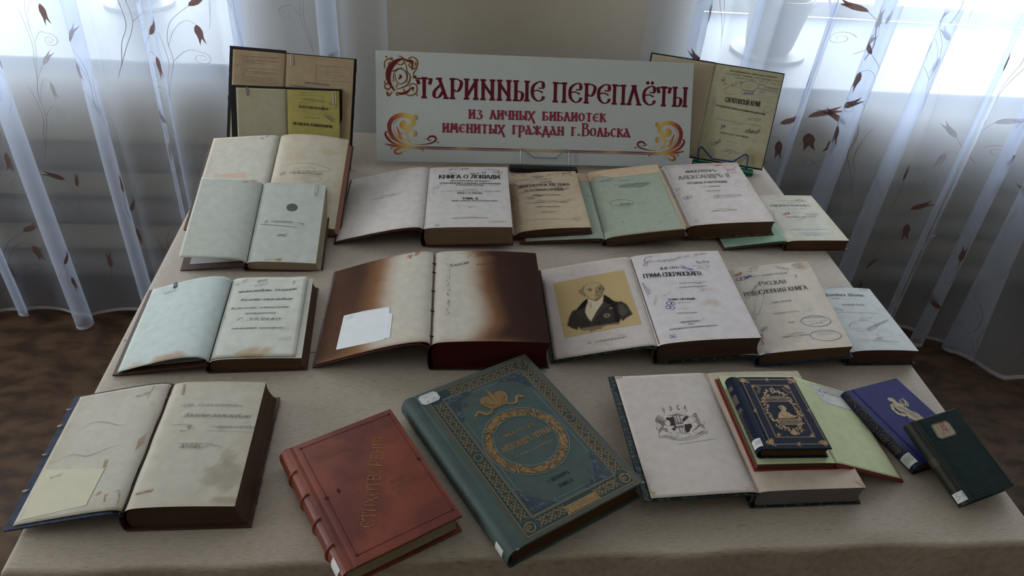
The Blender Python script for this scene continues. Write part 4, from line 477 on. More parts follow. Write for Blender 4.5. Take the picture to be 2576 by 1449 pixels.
FE2 = json.loads('''{"port":{"coat":[[-152.9,88.5],[-146.0,112.4],[-137.6,129.0],[-130.3,130.1],[-116.1,148.6],[-105.8,158.7],[-105.2,149.9],[-112.3,132.5],[-115.5,118.2],[-112.9,102.8],[-108.0,88.1],[-98.7,105.0],[-87.0,128.3],[-74.2,150.1],[-71.6,163.1],[-67.3,156.2],[-58.0,140.4],[-49.6,134.5],[-42.5,134.7],[-34.0,123.1],[-28.1,92.1],[-39.6,85.7],[-49.8,76.4],[-52.3,85.0],[-58.5,68.6],[-78.5,71.4],[-94.1,66.2],[-113.1,60.0],[-113.3,67.0],[-122.5,65.7],[-129.8,70.8],[-131.8,81.9],[-135.6,70.4],[-143.8,77.6]],"dkL":[[-129.2,129.9],[-116.1,148.6],[-105.8,158.7],[-106.4,150.1],[-113.2,134.6],[-133.2,126.1]],"dkR":[[-71.6,163.1],[-63.3,151.3],[-54.4,133.8],[-66.6,131.0],[-74.3,142.4]],"dk2":[[-64.1,132.3],[-49.6,134.5],[-54.1,114.8],[-52.3,85.0],[-59.0,72.3],[-63.6,78.7],[-60.9,109.0]],"lapR":[[-75.4,142.7],[-65.6,129.8],[-80.5,117.4],[-94.7,100.4],[-112.2,66.8],[-107.9,88.9],[-91.8,120.0]],"lapL":[[-133.2,126.1],[-114.6,133.0],[-115.7,116.4],[-108.1,87.2],[-113.9,95.8],[-128.7,106.5]],"slv":[[-49.7,126.9],[-40.7,124.8],[-33.1,102.4],[-47.0,89.2],[-52.1,99.5]],"shirt":[[-105.3,157.6],[-98.7,154.1],[-91.4,146.5],[-72.8,159.5],[-77.1,139.2],[-92.3,116.4],[-107.5,87.9],[-112.9,102.8],[-114.6,119.9],[-110.7,135.9],[-105.7,146.1]],"face":[[-105.7,199.6],[-97.2,207.7],[-86.1,208.4],[-75.8,203.3],[-70.9,194.9],[-70.4,182.7],[-71.3,172.9],[-74.5,163.8],[-80.6,155.5],[-87.3,150.4],[-94.1,153.0],[-100.4,158.4],[-104.0,167.1],[-107.9,174.0],[-109.9,186.4]],"hairL":[[-119.1,180.7],[-117.9,190.4],[-112.6,193.2],[-105.2,203.5],[-104.8,197.3],[-109.8,182.4],[-106.1,169.6],[-108.0,164.2],[-111.9,171.0]],"hairR":[[-70.9,194.9],[-68.6,186.3],[-66.6,179.7],[-69.2,178.4],[-71.9,173.1],[-71.3,184.9]],"shF":[[-75.3,198.1],[-70.6,192.8],[-71.3,172.9],[-80.6,155.5],[-87.3,150.4],[-94.1,153.0],[-87.5,157.2],[-78.8,166.9],[-83.5,175.9],[-82.4,183.6],[-75.6,188.0]],"eye1":[[-99.3,184.2],[-95.3,186.5],[-92.3,183.7],[-95.5,180.9]],"eye2":[[-79.8,184.6],[-76.5,186.6],[-73.8,183.9],[-77.2,181.6]],"brow1":[[-103.8,186.5],[-99.6,190.3],[-91.8,189.6],[-91.4,186.7],[-98.8,187.7]],"brow2":[[-84.7,188.6],[-79.2,192.5],[-73.3,191.1],[-73.5,189.1],[-79.0,190.1],[-84.0,185.0]],"nose":[[-86.1,184.6],[-84.1,184.1],[-82.5,172.7],[-81.3,169.4],[-84.7,167.9],[-89.5,169.9],[-85.4,171.2]],"mouth":[[-93.5,163.4],[-87.5,165.0],[-80.0,165.6],[-80.2,164.0],[-86.7,162.5]],"chin":[[-92.3,148.7],[-87.3,150.4],[-80.6,155.5],[-76.5,158.4],[-88.0,145.7]],"coll":[[-101.1,145.0],[-99.7,146.6],[-100.9,129.7],[-103.5,128.5]],"btn":[[-96.4,80.9],[-92.2,82.6],[-89.1,80.1],[-92.9,77.9]],"btn2":[[-96.4,65.8],[-92.8,67.3],[-90.4,64.5],[-93.4,62.9]],"star":[[-75.9,98.7],[-67.5,96.8]],"star2":[[-65.2,118.4],[-59.5,117.1]]},"arms":{"lines":[[0.16,[[-96.0,159.3],[-91.7,156.9],[-79.2,159.7],[-69.7,156.1],[-65.5,160.9]]],[0.38,[[-91.5,155.4],[-84.6,156.4],[-74.7,156.1],[-70.1,154.7]]],[0.14,[[-95.4,159.3],[-92.7,155.1]]],[0.27,[[-91.2,156.5],[-79.5,159.0],[-70.2,156.5]]],[0.11,[[-90.3,161.9],[-90.5,159.0]]],[0.11,[[-84.9,163.3],[-85.4,159.4]]],[0.11,[[-81.0,163.4],[-81.7,159.8]]],[0.11,[[-77.6,163.4],[-78.6,160.0]]],[0.11,[[-73.8,163.1],[-75.2,159.4]]],[0.11,[[-70.8,162.0],[-72.3,158.8]]],[0.19,[[-101.3,176.6],[-100.5,171.3],[-96.5,169.6],[-100.7,168.4],[-97.7,165.3],[-100.6,162.6],[-97.2,163.1]]],[0.14,[[-98.6,176.4],[-96.6,173.3],[-101.0,173.6],[-99.5,166.9]]],[0.22,[[-89.0,178.7],[-85.5,179.3],[-84.5,174.7],[-88.1,175.7],[-84.7,171.8],[-89.2,167.7],[-85.3,165.9]]],[0.19,[[-88.7,173.5],[-85.6,168.9],[-88.4,170.5]]],[0.22,[[-79.2,179.6],[-76.4,175.7],[-71.3,179.8],[-74.8,173.3],[-72.2,168.7],[-77.3,170.5],[-75.6,166.7]]],[0.16,[[-77.5,173.5],[-72.7,171.0],[-76.8,168.3]]],[0.66,[[-60.6,177.6],[-62.8,170.3]]],[0.19,[[-64.6,171.9],[-59.7,171.2]]],[0.19,[[-64.2,171.2],[-61.9,165.8],[-60.0,166.4],[-65.0,164.6]]],[0.25,[[-115.4,157.0],[-111.2,158.2],[-107.8,156.5],[-104.0,151.9],[-107.6,152.9]]],[0.33,[[-113.7,154.7],[-117.7,150.0],[-117.9,145.0],[-114.6,143.4],[-109.6,141.6]]],[0.27,[[-115.4,152.7],[-113.4,147.6],[-108.4,145.8],[-103.6,143.3]]],[0.25,[[-111.4,153.1],[-106.4,149.2],[-103.8,146.9],[-99.8,149.5],[-99.7,151.6]]],[0.25,[[-115.6,149.8],[-112.0,144.6],[-107.2,142.2],[-102.5,135.5],[-99.1,136.0]]],[0.27,[[-109.6,141.6],[-106.9,139.3],[-110.7,133.2],[-116.1,129.4],[-120.0,122.7],[-116.5,123.9]]],[0.44,[[-113.6,128.5],[-106.7,130.2],[-104.8,127.2],[-106.9,123.2],[-110.6,125.6]]],[0.19,[[-105.9,123.2],[-101.0,121.4],[-97.5,118.4]]],[0.16,[[-120.0,122.7],[-120.9,117.3],[-119.5,114.5],[-124.1,115.5]]],[0.16,[[-120.8,138.1],[-118.9,135.2],[-121.9,129.8],[-119.8,127.6],[-112.5,134.8]]],[0.14,[[-120.1,138.8],[-117.1,142.1],[-116.7,137.2]]],[0.16,[[-112.6,144.6],[-109.4,138.1],[-106.2,137.8]]],[0.14,[[-116.0,146.3],[-111.2,139.6]]],[0.14,[[-104.5,148.4],[-99.9,140.9]]],[0.44,[[-53.1,157.9],[-48.4,158.7],[-46.3,154.6]]],[0.16,[[-56.9,154.5],[-53.3,153.6],[-55.2,156.6]]],[0.19,[[-53.5,152.9],[-50.5,151.9],[-46.5,150.2]]],[0.25,[[-46.1,151.6],[-47.2,144.5],[-47.4,136.7],[-43.1,132.8],[-43.5,126.5],[-40.0,122.1]]],[0.16,[[-50.9,150.5],[-50.1,147.6],[-53.5,142.1],[-57.6,139.5],[-62.3,138.4]]],[0.16,[[-61.7,153.4],[-56.9,150.9],[-53.9,147.8],[-56.4,141.6]]],[0.25,[[-54.1,132.9],[-48.9,131.8],[-53.7,130.7],[-56.0,126.7],[-62.2,124.3],[-64.5,120.3]]],[0.14,[[-41.6,141.3],[-39.0,139.0],[-40.9,134.8],[-42.7,134.2]]],[0.14,[[-51.5,134.1],[-46.6,128.9]]],[0.19,[[-118.8,115.1],[-110.5,115.9],[-105.3,113.5],[-101.5,109.8],[-95.5,110.1],[-92.1,114.6],[-96.7,113.6]]],[0.14,[[-112.6,118.1],[-105.4,116.9],[-102.5,111.9],[-95.1,111.4]]],[0.14,[[-102.2,120.8],[-100.2,114.5],[-96.9,112.9]]],[0.14,[[-90.9,113.2],[-89.0,117.9],[-84.6,118.2],[-79.3,117.9],[-72.9,117.4],[-70.8,113.9],[-73.0,109.9],[-83.1,108.6],[-89.2,109.7],[-90.9,113.2]]],[0.16,[[-69.2,113.8],[-63.8,112.0],[-57.2,115.7],[-49.7,120.7],[-42.8,120.2],[-37.0,121.2]]],[0.14,[[-64.5,120.3],[-58.5,118.5],[-58.7,114.4]]],[0.22,[[-42.6,120.9],[-40.8,118.0],[-48.5,115.8],[-57.7,112.3]]],[0.11,[[-117.9,114.4],[-109.6,109.7],[-99.9,106.0],[-89.7,104.3],[-76.2,104.7],[-61.8,107.8],[-49.4,113.1]]],[0.22,[[-119.7,115.9],[-119.7,111.8],[-115.9,110.1]]],[0.22,[[-45.0,114.8],[-42.6,114.0]]],[0.11,[[-93.4,125.1],[-92.5,120.9],[-88.6,119.2]]],[0.08,[[-94.6,146.3],[-94.4,139.2],[-97.8,136.6]]],[0.08,[[-63.8,149.9],[-66.1,145.8],[-65.6,140.0],[-62.0,137.7]]],[0.08,[[-95.1,96.6],[-32.4,103.7]]]],"dark":[[[-100.1,152.4],[-96.4,153.6],[-92.8,152.6],[-87.2,155.1],[-87.1,151.5],[-88.0,136.6],[-88.4,135.2],[-97.7,135.2],[-95.6,140.7],[-96.2,146.4],[-100.0,148.8]],[[-65.5,155.5],[-61.3,152.7],[-74.1,141.3],[-74.6,147.1]],[[-88.9,135.3],[-86.9,130.9],[-93.5,124.7],[-97.3,127.8]],[[-74.1,136.4],[-62.1,137.3],[-62.5,131.3],[-65.8,126.7],[-67.2,127.5],[-68.7,122.7],[-72.3,119.5],[-75.0,119.7],[-74.8,129.4]]],"mid":[[[-86.3,154.3],[-85.0,155.0],[-84.4,137.8],[-86.4,136.5],[-86.4,144.3]],[[-82.8,154.8],[-81.1,155.1],[-81.3,141.1],[-83.3,139.8]],[[-77.8,155.2],[-76.1,155.1],[-76.5,142.2],[-78.6,140.9]],[[-85.0,141.4],[-74.9,142.1],[-75.6,137.9],[-82.3,137.6],[-85.7,137.2]],[[-86.5,134.4],[-75.3,135.0],[-75.7,130.1],[-87.2,129.9]],[[-85.2,129.4],[-83.5,129.6],[-84.2,119.6],[-85.8,119.7]],[[-80.8,129.4],[-79.7,129.4],[-80.9,118.0],[-82.2,118.1]],[[-77.0,129.5],[-75.0,129.7],[-75.7,119.0],[-77.7,117.8]]],"pale":[[[-115.5,156.3],[-111.4,157.5],[-107.6,152.9],[-103.1,145.4],[-105.1,137.8],[-111.0,136.1],[-114.6,143.4],[-118.3,147.9]],[[-110.7,137.4],[-106.2,137.8],[-110.9,132.5],[-104.9,128.6],[-106.6,124.6],[-112.4,127.1],[-118.1,121.9],[-120.0,122.7],[-116.1,129.4]],[[-53.3,157.2],[-48.4,158.7],[-46.3,154.6],[-47.8,144.5],[-47.4,136.7],[-51.7,133.4],[-53.9,140.7],[-50.1,147.6],[-53.7,152.1]],[[-51.7,133.4],[-47.4,136.7],[-43.6,131.5],[-43.7,125.9],[-49.2,131.1],[-56.0,126.7],[-64.5,120.3],[-60.9,124.9]],[[-117.7,115.0],[-110.5,115.9],[-101.5,109.8],[-109.2,111.0]],[[-63.8,112.0],[-57.2,115.7],[-49.9,120.0],[-43.0,119.5],[-50.7,115.9]]],"text":[[-103.8,107.3],[-91.9,105.8],[-89.3,105.6],[-85.1,105.4],[-82.3,105.8],[-58.9,110.3]]}}''')
# ------------------------------------------------------------------ books
from mathutils import noise as mn
def fbm(x, y, z=0): return mn.fractal(Vector((x, y, z)), 1.0, 2.0, 4)
def smst(a, b, x):
    t = min(1, max(0, (x - a) / (b - a))); return t * t * (3 - 2 * t)
def mixc(a, b, t): return tuple(a[i] + (b[i] - a[i]) * t for i in range(3))
def paper(base, age=(196, 170, 128), amt=.35, seed=0, spots=(), w=.17, h=.25, fox=.0):
    base = s2l(base); age = s2l(age); sp = [(a, b, ru, rv, s2l(c), k) for a, b, ru, rv, c, k in spots]
    def f(u, v):
        e = min(v, h - v, (w - abs(u)), .05)
        n = fbm(u * 22 + seed, v * 22, seed)
        t = amt * (exp(-max(e, 0) / .012) * (1 + .8 * n) * .6 + max(0, n) * .22)
        c = mixc(base, age, min(1, max(0, t)))
        if fox:
            q = mn.noise(Vector((u * 90 + seed, v * 90, seed)))
            c = mixc(c, s2l((150, 112, 70)), max(0, q - .45) * fox)
        for a, b, ru, rv, cc, k in sp:
            d = hypot((u - a) / ru, (v - b) / rv) + .45 * fbm(u * 60 + a * 99, v * 60, 3)
            c = mixc(c, cc, k * smst(1.15, .7, d))
        return c
    return f
def frame_of(P):
    return rot3(P['th'], P.get('pitch', 0), P.get('roll', 0), P.get('phi', 0)), Vector((P['x'], P['y'], P['z']))
def draw(I, feats, du=0.):
    m = .001
    for f in feats:
        k = f[0]
        if k == 'T': I.text(f[1], f[2] * m + du, f[3] * m, f[4] * m + du, f[5] * m, f[6] * m, f[7])
        elif k == 'L' and isinstance(f[-1], str) and f[-1] in INK: I.line((f[1] * m + du, f[2] * m), (f[3] * m + du, f[4] * m), f[5] * m, f[6])
        elif k == 'E' and f[-1] in INK: I.ell((f[1] * m + du, f[2] * m), (f[3] * m, f[4] * m), (f[5] * m, f[6] * m), f[7] * m, f[8])
        elif k == 'P' and f[-1] in INK: I.strip([(p[0] * m + du, p[1] * m) for p in f[1]], f[2] * m / 2, f[-1], closed=True)
def find(feats, nm): return [f for f in feats if f[-1] == nm]
def pts(f, du=0): return [(p[0] * .001 + du, p[1] * .001) for p in f[1]]
def flat_piece(name, poly, S, material, parent, lift=.0009, th=.0004):
    m = MB(); n = len(poly)
    m.add([S(u, v, lift + th) for u, v in poly] + [S(u, v, lift) for u, v in poly], [tuple(range(n)), tuple(reversed(range(n, 2 * n)))] + [(i, i + n, (i + 1) % n + n, (i + 1) % n) for i in range(n)])
    return m.build(name, material, parent)

def open_book(key, name, label, cover, pl, pr, edge, bl=.003, br=.002, g=.003, ov=.003, ovl=None, board_z=None, leaf=None, group=None, mirror=False, cat='book', origin=None,
              spine_mat=None, corner=None, res=26, fall=.0, edge_skew=0., inner=None, back=None, raggy=0., skew=0., top_off=0., block_h=None, tb=.003, topskin=True):
    P = PAR[key]; R, o = frame_of(P); o = origin or o
    root = thing(name, label, cat, o, R, group or 'opened old books on the table')
    w, h, t, wl, zh, zl = P['w'], P['h'], P['t'], P['wl'], P['zh'], P['zl']
    sg = -1 if mirror else 1
    ovl = ov if ovl is None else ovl
    def zR(u):
        s = max(0, u / w); return t + br * sin(pi * min(1, s) ** .8) - g * exp(-max(u, 0) / .006) - fall * s ** 5
    def zL(u):
        s = min(1.1, -u / wl); return zh + .003 + (zl - zh) * s + bl * sin(pi * min(1, s ** .6)) - g * exp(u / .006)
    def zB(u):
        if board_z is None: return zL(u) - .0012
        s = -u / wl; return (zh - .004) * (1 - s) ** 1.0 + board_z * s
    def S(u, v, lift=0):
        return (sg * u, v, (zR(u) if u >= 0 else zL(u)) + .0006 + lift)
    # back board, spine, front board
    wb = w + ov + skew; prof = [(-.003, 0), (wb, 0), (wb, tb * .8), (wb - tb * .2, tb), (-.003, tb)]
    rg = (lambda k, y: (raggy * mn.noise(Vector((y * 90, k, 1))), 0)) if raggy else None
    m = MB(); m.prism_y([(sg * a, b) for a, b in prof], -ov, h + ov, 30 if raggy else 1, rg); m.build('back_board', back or cover, root, bevel=.0006)
    n = 9; outer = []; inn = []
    for i in range(n):
        a = pi * i / (n - 1); zc = zh / 2; rz = zh / 2
        outer.append((-.003 - .0055 * sin(a), zc - rz * cos(a))); inn.append((-.003 - .0035 * sin(a), zc - (rz - .0018) * cos(a)))
    m = MB(); m.prism_y([(sg * a, b) for a, b in outer + inn[::-1]], -ov * .8, h + ov * .8); m.build('spine', spine_mat or cover, root, smooth=False)
    us = lin(0.0, -(wl + ovl), 14); prof = [(u - .001, zB(u)) for u in us] + [(u - .001, zB(u) - tb) for u in us[::-1]]
    m = MB(); m.prism_y([(sg * a, b) for a, b in prof], -ov, h + ov + top_off, 30 if raggy else 1, rg); fb = m.build('front_board', cover, root, bevel=.0006)
    if corner:
        for vv in (0, 1):
            a = ovl + .028
            c = [(-(wl + ovl) - .0013, -ov - .0003), (-(wl + ovl) + a, -ov - .0003), (-(wl + ovl) - .0013, -ov + a)]
            if vv: c = [(x, h - y) for x, y in c]
            flat_piece('leather_corner', c, lambda u, v, l=0: (sg * u, v, zB(u) + l), corner, fb, .0002, .0003)
    if board_z is not None and inner:
        m = MB(); m.grid(lambda u, v: (sg * u, v, zB(u) + .0005), lin(-.012, -(wl - .012), 8), lin(.01, h - .006, 2)); m.build('pastedown', inner, root)
    # left paper
    uu = lin(-.0006, -wl, res); vv = lin(0, h, int(res * 1.5))
    if pl:
        m = MB(); m.grid(lambda u, v: (sg * u, v, zL(u) + .0006 + (.0016 * smst(.6, 1, -u / wl) * fbm(v * 9, 3) if board_z is not None else 0)), uu, vv, pl)
        m.build('left_page', PAGE, root, smooth=True, solid=.0005)
    # page block
    bh = block_h or h; nz = 6
    m = MB(); usb = lin(0, w, 18)
    def pos(u, k):
        q = k / nz; top = zR(u) - .0002; z = tb + (top - tb) * q
        conc = -.004 * sin(pi * q) * smst(.9, 1, u / w) * min(1, t / .03) + skew * (1 - q) * smst(.0, 1, u / w)
        lf = .004 * (1 - u / w) ** 8 * (2 * q - 1) ** 2
        return (u + conc + lf, z)
    for y, fl in ((.0004, 1), (bh - .0004, 0)):
        V = [(sg * pos(u, k)[0], y, pos(u, k)[1]) for k in range(nz + 1) for u in usb]; n = len(usb)
        m.add(V, [(k * n + i, k * n + i + 1, (k + 1) * n + i + 1, (k + 1) * n + i) for k in range(nz) for i in range(n - 1)])
    for i in (0, len(usb) - 1):
        V = [(sg * pos(usb[i], k)[0], y, pos(usb[i], k)[1]) for k in range(nz + 1) for y in (.0004, bh - .0004)]
        m.add(V, [(2 * k, 2 * k + 1, 2 * k + 3, 2 * k + 2) for k in range(nz)])
    m.build('page_block', edge, root)
    if pr:
        m = MB(); m.grid(lambda u, v: (sg * u, v, zR(u) + .0003), lin(0, w, res), lin(0, bh, int(res * 1.5)), pr)
        m.build('right_page', PAGE, root, smooth=True)
    I = Ink(S); fs = FE.get(key + ':R', []) + FE.get(key + ':L', [])
    return root, S, I, fs

def closed_book(key, name, label, cover, edge, bul=.009, tb=.0035, inset=.004, spine=None, bands=0, cat='book', rnd=.001, group=None):
    P = PAR[key]; R, o = frame_of(P); root = thing(name, label, cat, o, R, group)
    w, h, t = P['w'], P['h'], P['t']
    for nm, z0, z1, sgn in (('back_board', 0, tb, -1), ('front_board', t - tb, t, 1)):
        top = z1 if sgn > 0 else z0; bot = z0 if sgn > 0 else z1
        prof = [(0, top - .0002 * sgn), (.004, top), (.009, top - .0011 * sgn), (.013, top)] + [(u, top) for u in lin(.02, w - .002, 4)] + [(w - .0006, top - .0005 * sgn), (w, top - .0014 * sgn), (w, bot), (0, bot)]
        m = MB(); m.prism_y(prof, 0, h); m.build(nm, cover, root, bevel=rnd)
    n = 13; out = []; inn = []
    for i in range(n):
        a = pi * i / (n - 1); cx = .0015
        out.append((cx - (bul + .0015) * sin(a) ** .8, t / 2 - t / 2 * cos(a))); inn.append((cx - (bul - .001) * sin(a) ** .8, t / 2 - (t / 2 - .0028) * cos(a)))
    sp = MB(); sp.prism_y(out + inn[::-1], 0, h); so = sp.build('spine', spine or cover, root, smooth=False)
    def SP(a, v, lift=0):        # a 0 (bottom) .. 1 (top) round the spine
        q = pi * a; return (.0015 - (bul + .0015 + lift) * max(0, sin(q)) ** .8, v, t / 2 - (t / 2 + lift) * cos(q))
    for b in range(bands):
        v0 = h * (b + 1) / (bands + 1); m = MB(); rng = lin(.06, .97, 14)
        prof = [(-.0035, 0), (-.0018, .0022), (0, .0028), (.0018, .0022), (.0035, 0)]
        m.grid(lambda a, k: SP(a, v0 + prof[int(k)][0], prof[int(k)][1]), rng, range(5)); m.build('raised_band', spine or cover, so, smooth=True)
    m = MB(); nz = 6
    def pos(u, k):
        q = k / nz; z = tb + (t - 2 * tb) * q; return (u - .0035 * sin(pi * q) * smst(.9, 1, u / w) - .004 * sin(pi * q) * (1 - u / w) ** 12, z)
    usb = lin(.001, w - inset, 14)
    for y in (inset * .9, h - inset * .9):
        V = [(pos(u, k)[0], y, pos(u, k)[1]) for k in range(nz + 1) for u in usb]; n = len(usb)
        m.add(V, [(k * n + i, k * n + i + 1, (k + 1) * n + i + 1, (k + 1) * n + i) for k in range(nz) for i in range(n - 1)])
    V = [(pos(usb[-1], k)[0], y, pos(usb[-1], k)[1]) for k in range(nz + 1) for y in (inset * .9, h - inset * .9)]
    m.add(V, [(2 * k, 2 * k + 1, 2 * k + 3, 2 * k + 2) for k in range(nz)])
    m.build('page_block', edge, root)
    def S(u, v, lift=0): return (u, v, t + lift)
    return root, S, SP, so, Ink(S)
def spine_label(SP, v0, v1, a0, a1, parent, mt=None, name='spine_label', txt=None, st='hg', skew=0):
    m = MB(); m.grid(lambda a, v: SP(a, v + skew * (a - a0), .0006), lin(a0, a1, 8), lin(v0, v1, 2)); o = m.build(name, mt or LABELP, parent, smooth=True)
    if txt:
        I = Ink(lambda a, v, l=0: SP(a * 20, v + skew * (a * 20 - a0), .0009)); I.text(txt, (a0 + .12 * (a1 - a0)) / 20, v0 + (v1 - v0) * .3, (a0 + .85 * (a1 - a0)) / 20, v0 + (v1 - v0) * .3, (v1 - v0) * .5, st); I.build(o)
LEAF = [(0, 0), (.25, .16), (.6, .14), (1, 0), (.6, -.14), (.25, -.16)]
def leaf(I, c, a, L, k, w=1, lift=0):
    I.poly([(c[0] + L * (x * cos(a) - w * y * sin(a)), c[1] + L * (x * sin(a) + w * y * cos(a))) for x, y in LEAF], k, lift)
def cluster(I, c, r, k, n=7, seed=1, w=.0012, lift=0):
    rr = random.Random(seed)
    for i in range(n):
        a = rr.uniform(0, 2 * pi); d = r * rr.uniform(.1, .75); q = (c[0] + d * cos(a), c[1] + d * sin(a))
        I.spiral(q, r * rr.uniform(.25, .45), rr.uniform(0, 6), 1.3, w, k, rr.choice((-1, 1)), lift)
        for _ in range(2): leaf(I, q, rr.uniform(0, 6.28), r * rr.uniform(.25, .5), k, 1, lift)
def vine(I, a, b, W, k, cell=None):
    L = hypot(b[0] - a[0], b[1] - a[1]); n = max(1, round(L / (cell or W * 1.05))); ex, ey = (b[0] - a[0]) / L, (b[1] - a[1]) / L
    P = lambda x, y: (a[0] + ex * x - ey * y, a[1] + ey * x + ex * y)
    ang = atan2(ey, ex)
    for i in range(n):
        x0 = L * i / n; c = L / n
        for sg in (-1, 1):
            I.strip([P(x0 + c * t, sg * W * .36 * cos(pi * t)) for t in lin(.08, .92, 9)], W * .028, k)
            I.spiral(P(x0 + c * .24, sg * W * .20), W * .17, ang + pi * (sg < 0), 1.35, W * .055, k, sg, n=10); I.spiral(P(x0 + c * .76, sg * W * .20), W * .17, ang + pi * (sg > 0), 1.35, W * .055, k, -sg, n=10)
            for tx, da in ((.08, 1.9), (.40, .9), (.60, 2.2), (.92, 1.2)): leaf(I, P(x0 + c * tx, sg * W * .30), ang + sg * da, W * .24, k, 1.2)
        leaf(I, P(x0 + c * .5 - W * .13, 0), ang, W * .26, k, 1.5)
def rect(I, x0, x1, y0, y1, w, k):
    for p, q in (((x0, y0), (x1, y0)), ((x1, y0), (x1, y1)), ((x1, y1), (x0, y1)), ((x0, y1), (x0, y0))): I.line(p, q, w, k)
def gilt(name, material): INK[name] = (name, (0, 0, 0)); INKMAT[name] = material
# ------------------------------------------------------------------ room
WALL = mat('beige_wall_paint', (212, 200, 178), rough=.9, noise=.08, nscale=(3, 3, 3), bump=.0008, bscale=(60, 60, 60))
WHITE = mat('white_gloss_paint', (228, 230, 230), rough=.3, noise=.03, nscale=(5, 5, 5))
CEIL = mat('ceiling_whitewash', (215, 214, 210), rough=.95)
X0, X1, Y0_, Y1, HC = -3.3, 3.6, -3.4, YW, 2.9
FLOOR = mat('brown_marbled_linoleum', (92, 70, 52), rough=.5, rgb2=(60, 45, 34), nscale=(12, 22, 12), ndet=13, nlo=.38, nhi=.62, bump=.0006, bscale=(30, 30, 30), spec=.3)
m = MB(); m.box(X0, X1, Y0_, YF + .3, -.1, 0); struct(m, 'floor', FLOOR)
m = MB(); m.box(X0, X1, Y0_, YF + .3, HC, HC + .1); struct(m, 'ceiling', CEIL)
m = MB(); XS = [X0, WIN[0][0], WIN[0][1], WIN[1][0], WIN[1][1], X1]
for i in (0, 2, 4): m.box(XS[i], XS[i + 1], YW, YF + .12, 0, HC)
for i in (1, 3): m.box(XS[i], XS[i + 1], YW, YF + .12, 0, SILL - .04); m.box(XS[i], XS[i + 1], YW, YF + .12, LINTEL, HC)
struct(m, 'wall_back', WALL)
m = MB(); m.box(X1, X1 + .12, Y0_, YF + .12, 0, HC); struct(m, 'wall_right', WALL)
m = MB(); m.box(X0, X1, Y0_ - .12, Y0_, 0, HC); struct(m, 'wall_front', WALL)
m = MB(); x = X0 - .12
m.box(x, X0, Y0_, SIDE[0], 0, HC); m.box(x, X0, SIDE[1], YF + .12, 0, HC); m.box(x, X0, SIDE[0], SIDE[1], 0, SIDE[2]); m.box(x, X0, SIDE[0], SIDE[1], SIDE[3], HC)
struct(m, 'wall_left', WALL)
GLASS = bpy.data.materials.new('window_glass'); GLASS.use_nodes = True
N = GLASS.node_tree.nodes; L = GLASS.node_tree.links; N.remove(N['Principled BSDF'])
a = N.new('ShaderNodeBsdfTransparent'); b = N.new('ShaderNodeBsdfGlossy'); b.inputs['Roughness'].default_value = .03; ms = N.new('ShaderNodeMixShader'); ms.inputs[0].default_value = .06
L.new(a.outputs[0], ms.inputs[1]); L.new(b.outputs[0], ms.inputs[2]); L.new(ms.outputs[0], N['Material Output'].inputs[0])
def window(nm, x0, x1):
    m = MB(); f = .06; zc = 1.95
    m.box(x0, x1, YF, YF + .06, SILL, SILL + f); m.box(x0, x1, YF, YF + .06, LINTEL - f, LINTEL); m.box(x0, x0 + f, YF, YF + .06, SILL, LINTEL); m.box(x1 - f, x1, YF, YF + .06, SILL, LINTEL)
    mid = (x0 + x1) / 2; m.box(mid - .05, mid + .05, YF - .005, YF + .065, SILL, LINTEL); m.box(x0, x1, YF, YF + .06, zc, zc + .06)
    o = struct(m, nm, WHITE, bevel=.004)
    for a, b in ((x0 + f, mid - .05), (mid + .05, x1 - f)):
        q = MB(); q.box(a, b, YF + .025, YF + .029, SILL + f, zc); q.build('pane', GLASS, o)
        q = MB(); q.box(a, b, YF + .025, YF + .029, zc + .06, LINTEL - f); q.build('pane', GLASS, o)
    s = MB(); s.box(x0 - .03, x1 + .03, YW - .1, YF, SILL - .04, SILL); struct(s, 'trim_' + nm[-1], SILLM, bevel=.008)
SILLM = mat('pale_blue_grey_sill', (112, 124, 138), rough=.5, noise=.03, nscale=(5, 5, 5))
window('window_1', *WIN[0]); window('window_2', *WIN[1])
m = MB(); f = .06; xx = X0 - .08
m.box(xx, xx + .06, SIDE[0], SIDE[1], SIDE[2], SIDE[2] + f); m.box(xx, xx + .06, SIDE[0], SIDE[1], SIDE[3] - f, SIDE[3]); m.box(xx, xx + .06, SIDE[0], SIDE[0] + f, SIDE[2], SIDE[3]); m.box(xx, xx + .06, SIDE[1] - f, SIDE[1], SIDE[2], SIDE[3])
w3 = struct(m, 'added_fill_window', WHITE, bevel=.004); q = MB(); q.box(xx + .03, xx + .034, SIDE[0] + f, SIDE[1] - f, SIDE[2] + f, SIDE[3] - f); q.build('pane', GLASS, w3)  # frame and pane of the unseen opening added for fill daylight
for nm, x0, x1 in (('baseboard_back', X0, X1),):
    m = MB(); m.box(x0, x1, YW - .015, YW, 0, .07); struct(m, nm, mat('brown_baseboard', (70, 46, 32), rough=.5), bevel=.003)
# heating pipes under the windows
PIPE = mat('grey_radiator_paint', (120, 112, 104), rough=.45, noise=.1, nscale=(8, 8, 8))
for (x0, x1), nm in (((-2.0, -.62), 'left'), ((.9, 2.6), 'right')):
    t = thing('pipe_radiator', 'grey %s radiator of three fat horizontal heating pipes under the %s window' % ('horizontal', nm), 'radiator', (x0, YW - .07, 0))
    for z in (.535, .345, .14):
        m = MB(); m.tube([(0, 0, z), (x1 - x0, 0, z)], .046, 20); m.build('pipe', PIPE, t, smooth=False)
    for x in (.05, x1 - x0 - .05):
        m = MB(); m.tube([(x, 0, .14), (x, 0, .535)], .017, 10); m.build('connecting_pipe', PIPE, t, smooth=True)
        m = MB(); m.box(x + .1, x + .13, .02, .068, .1, .5); m.build('bracket', PIPE, t)
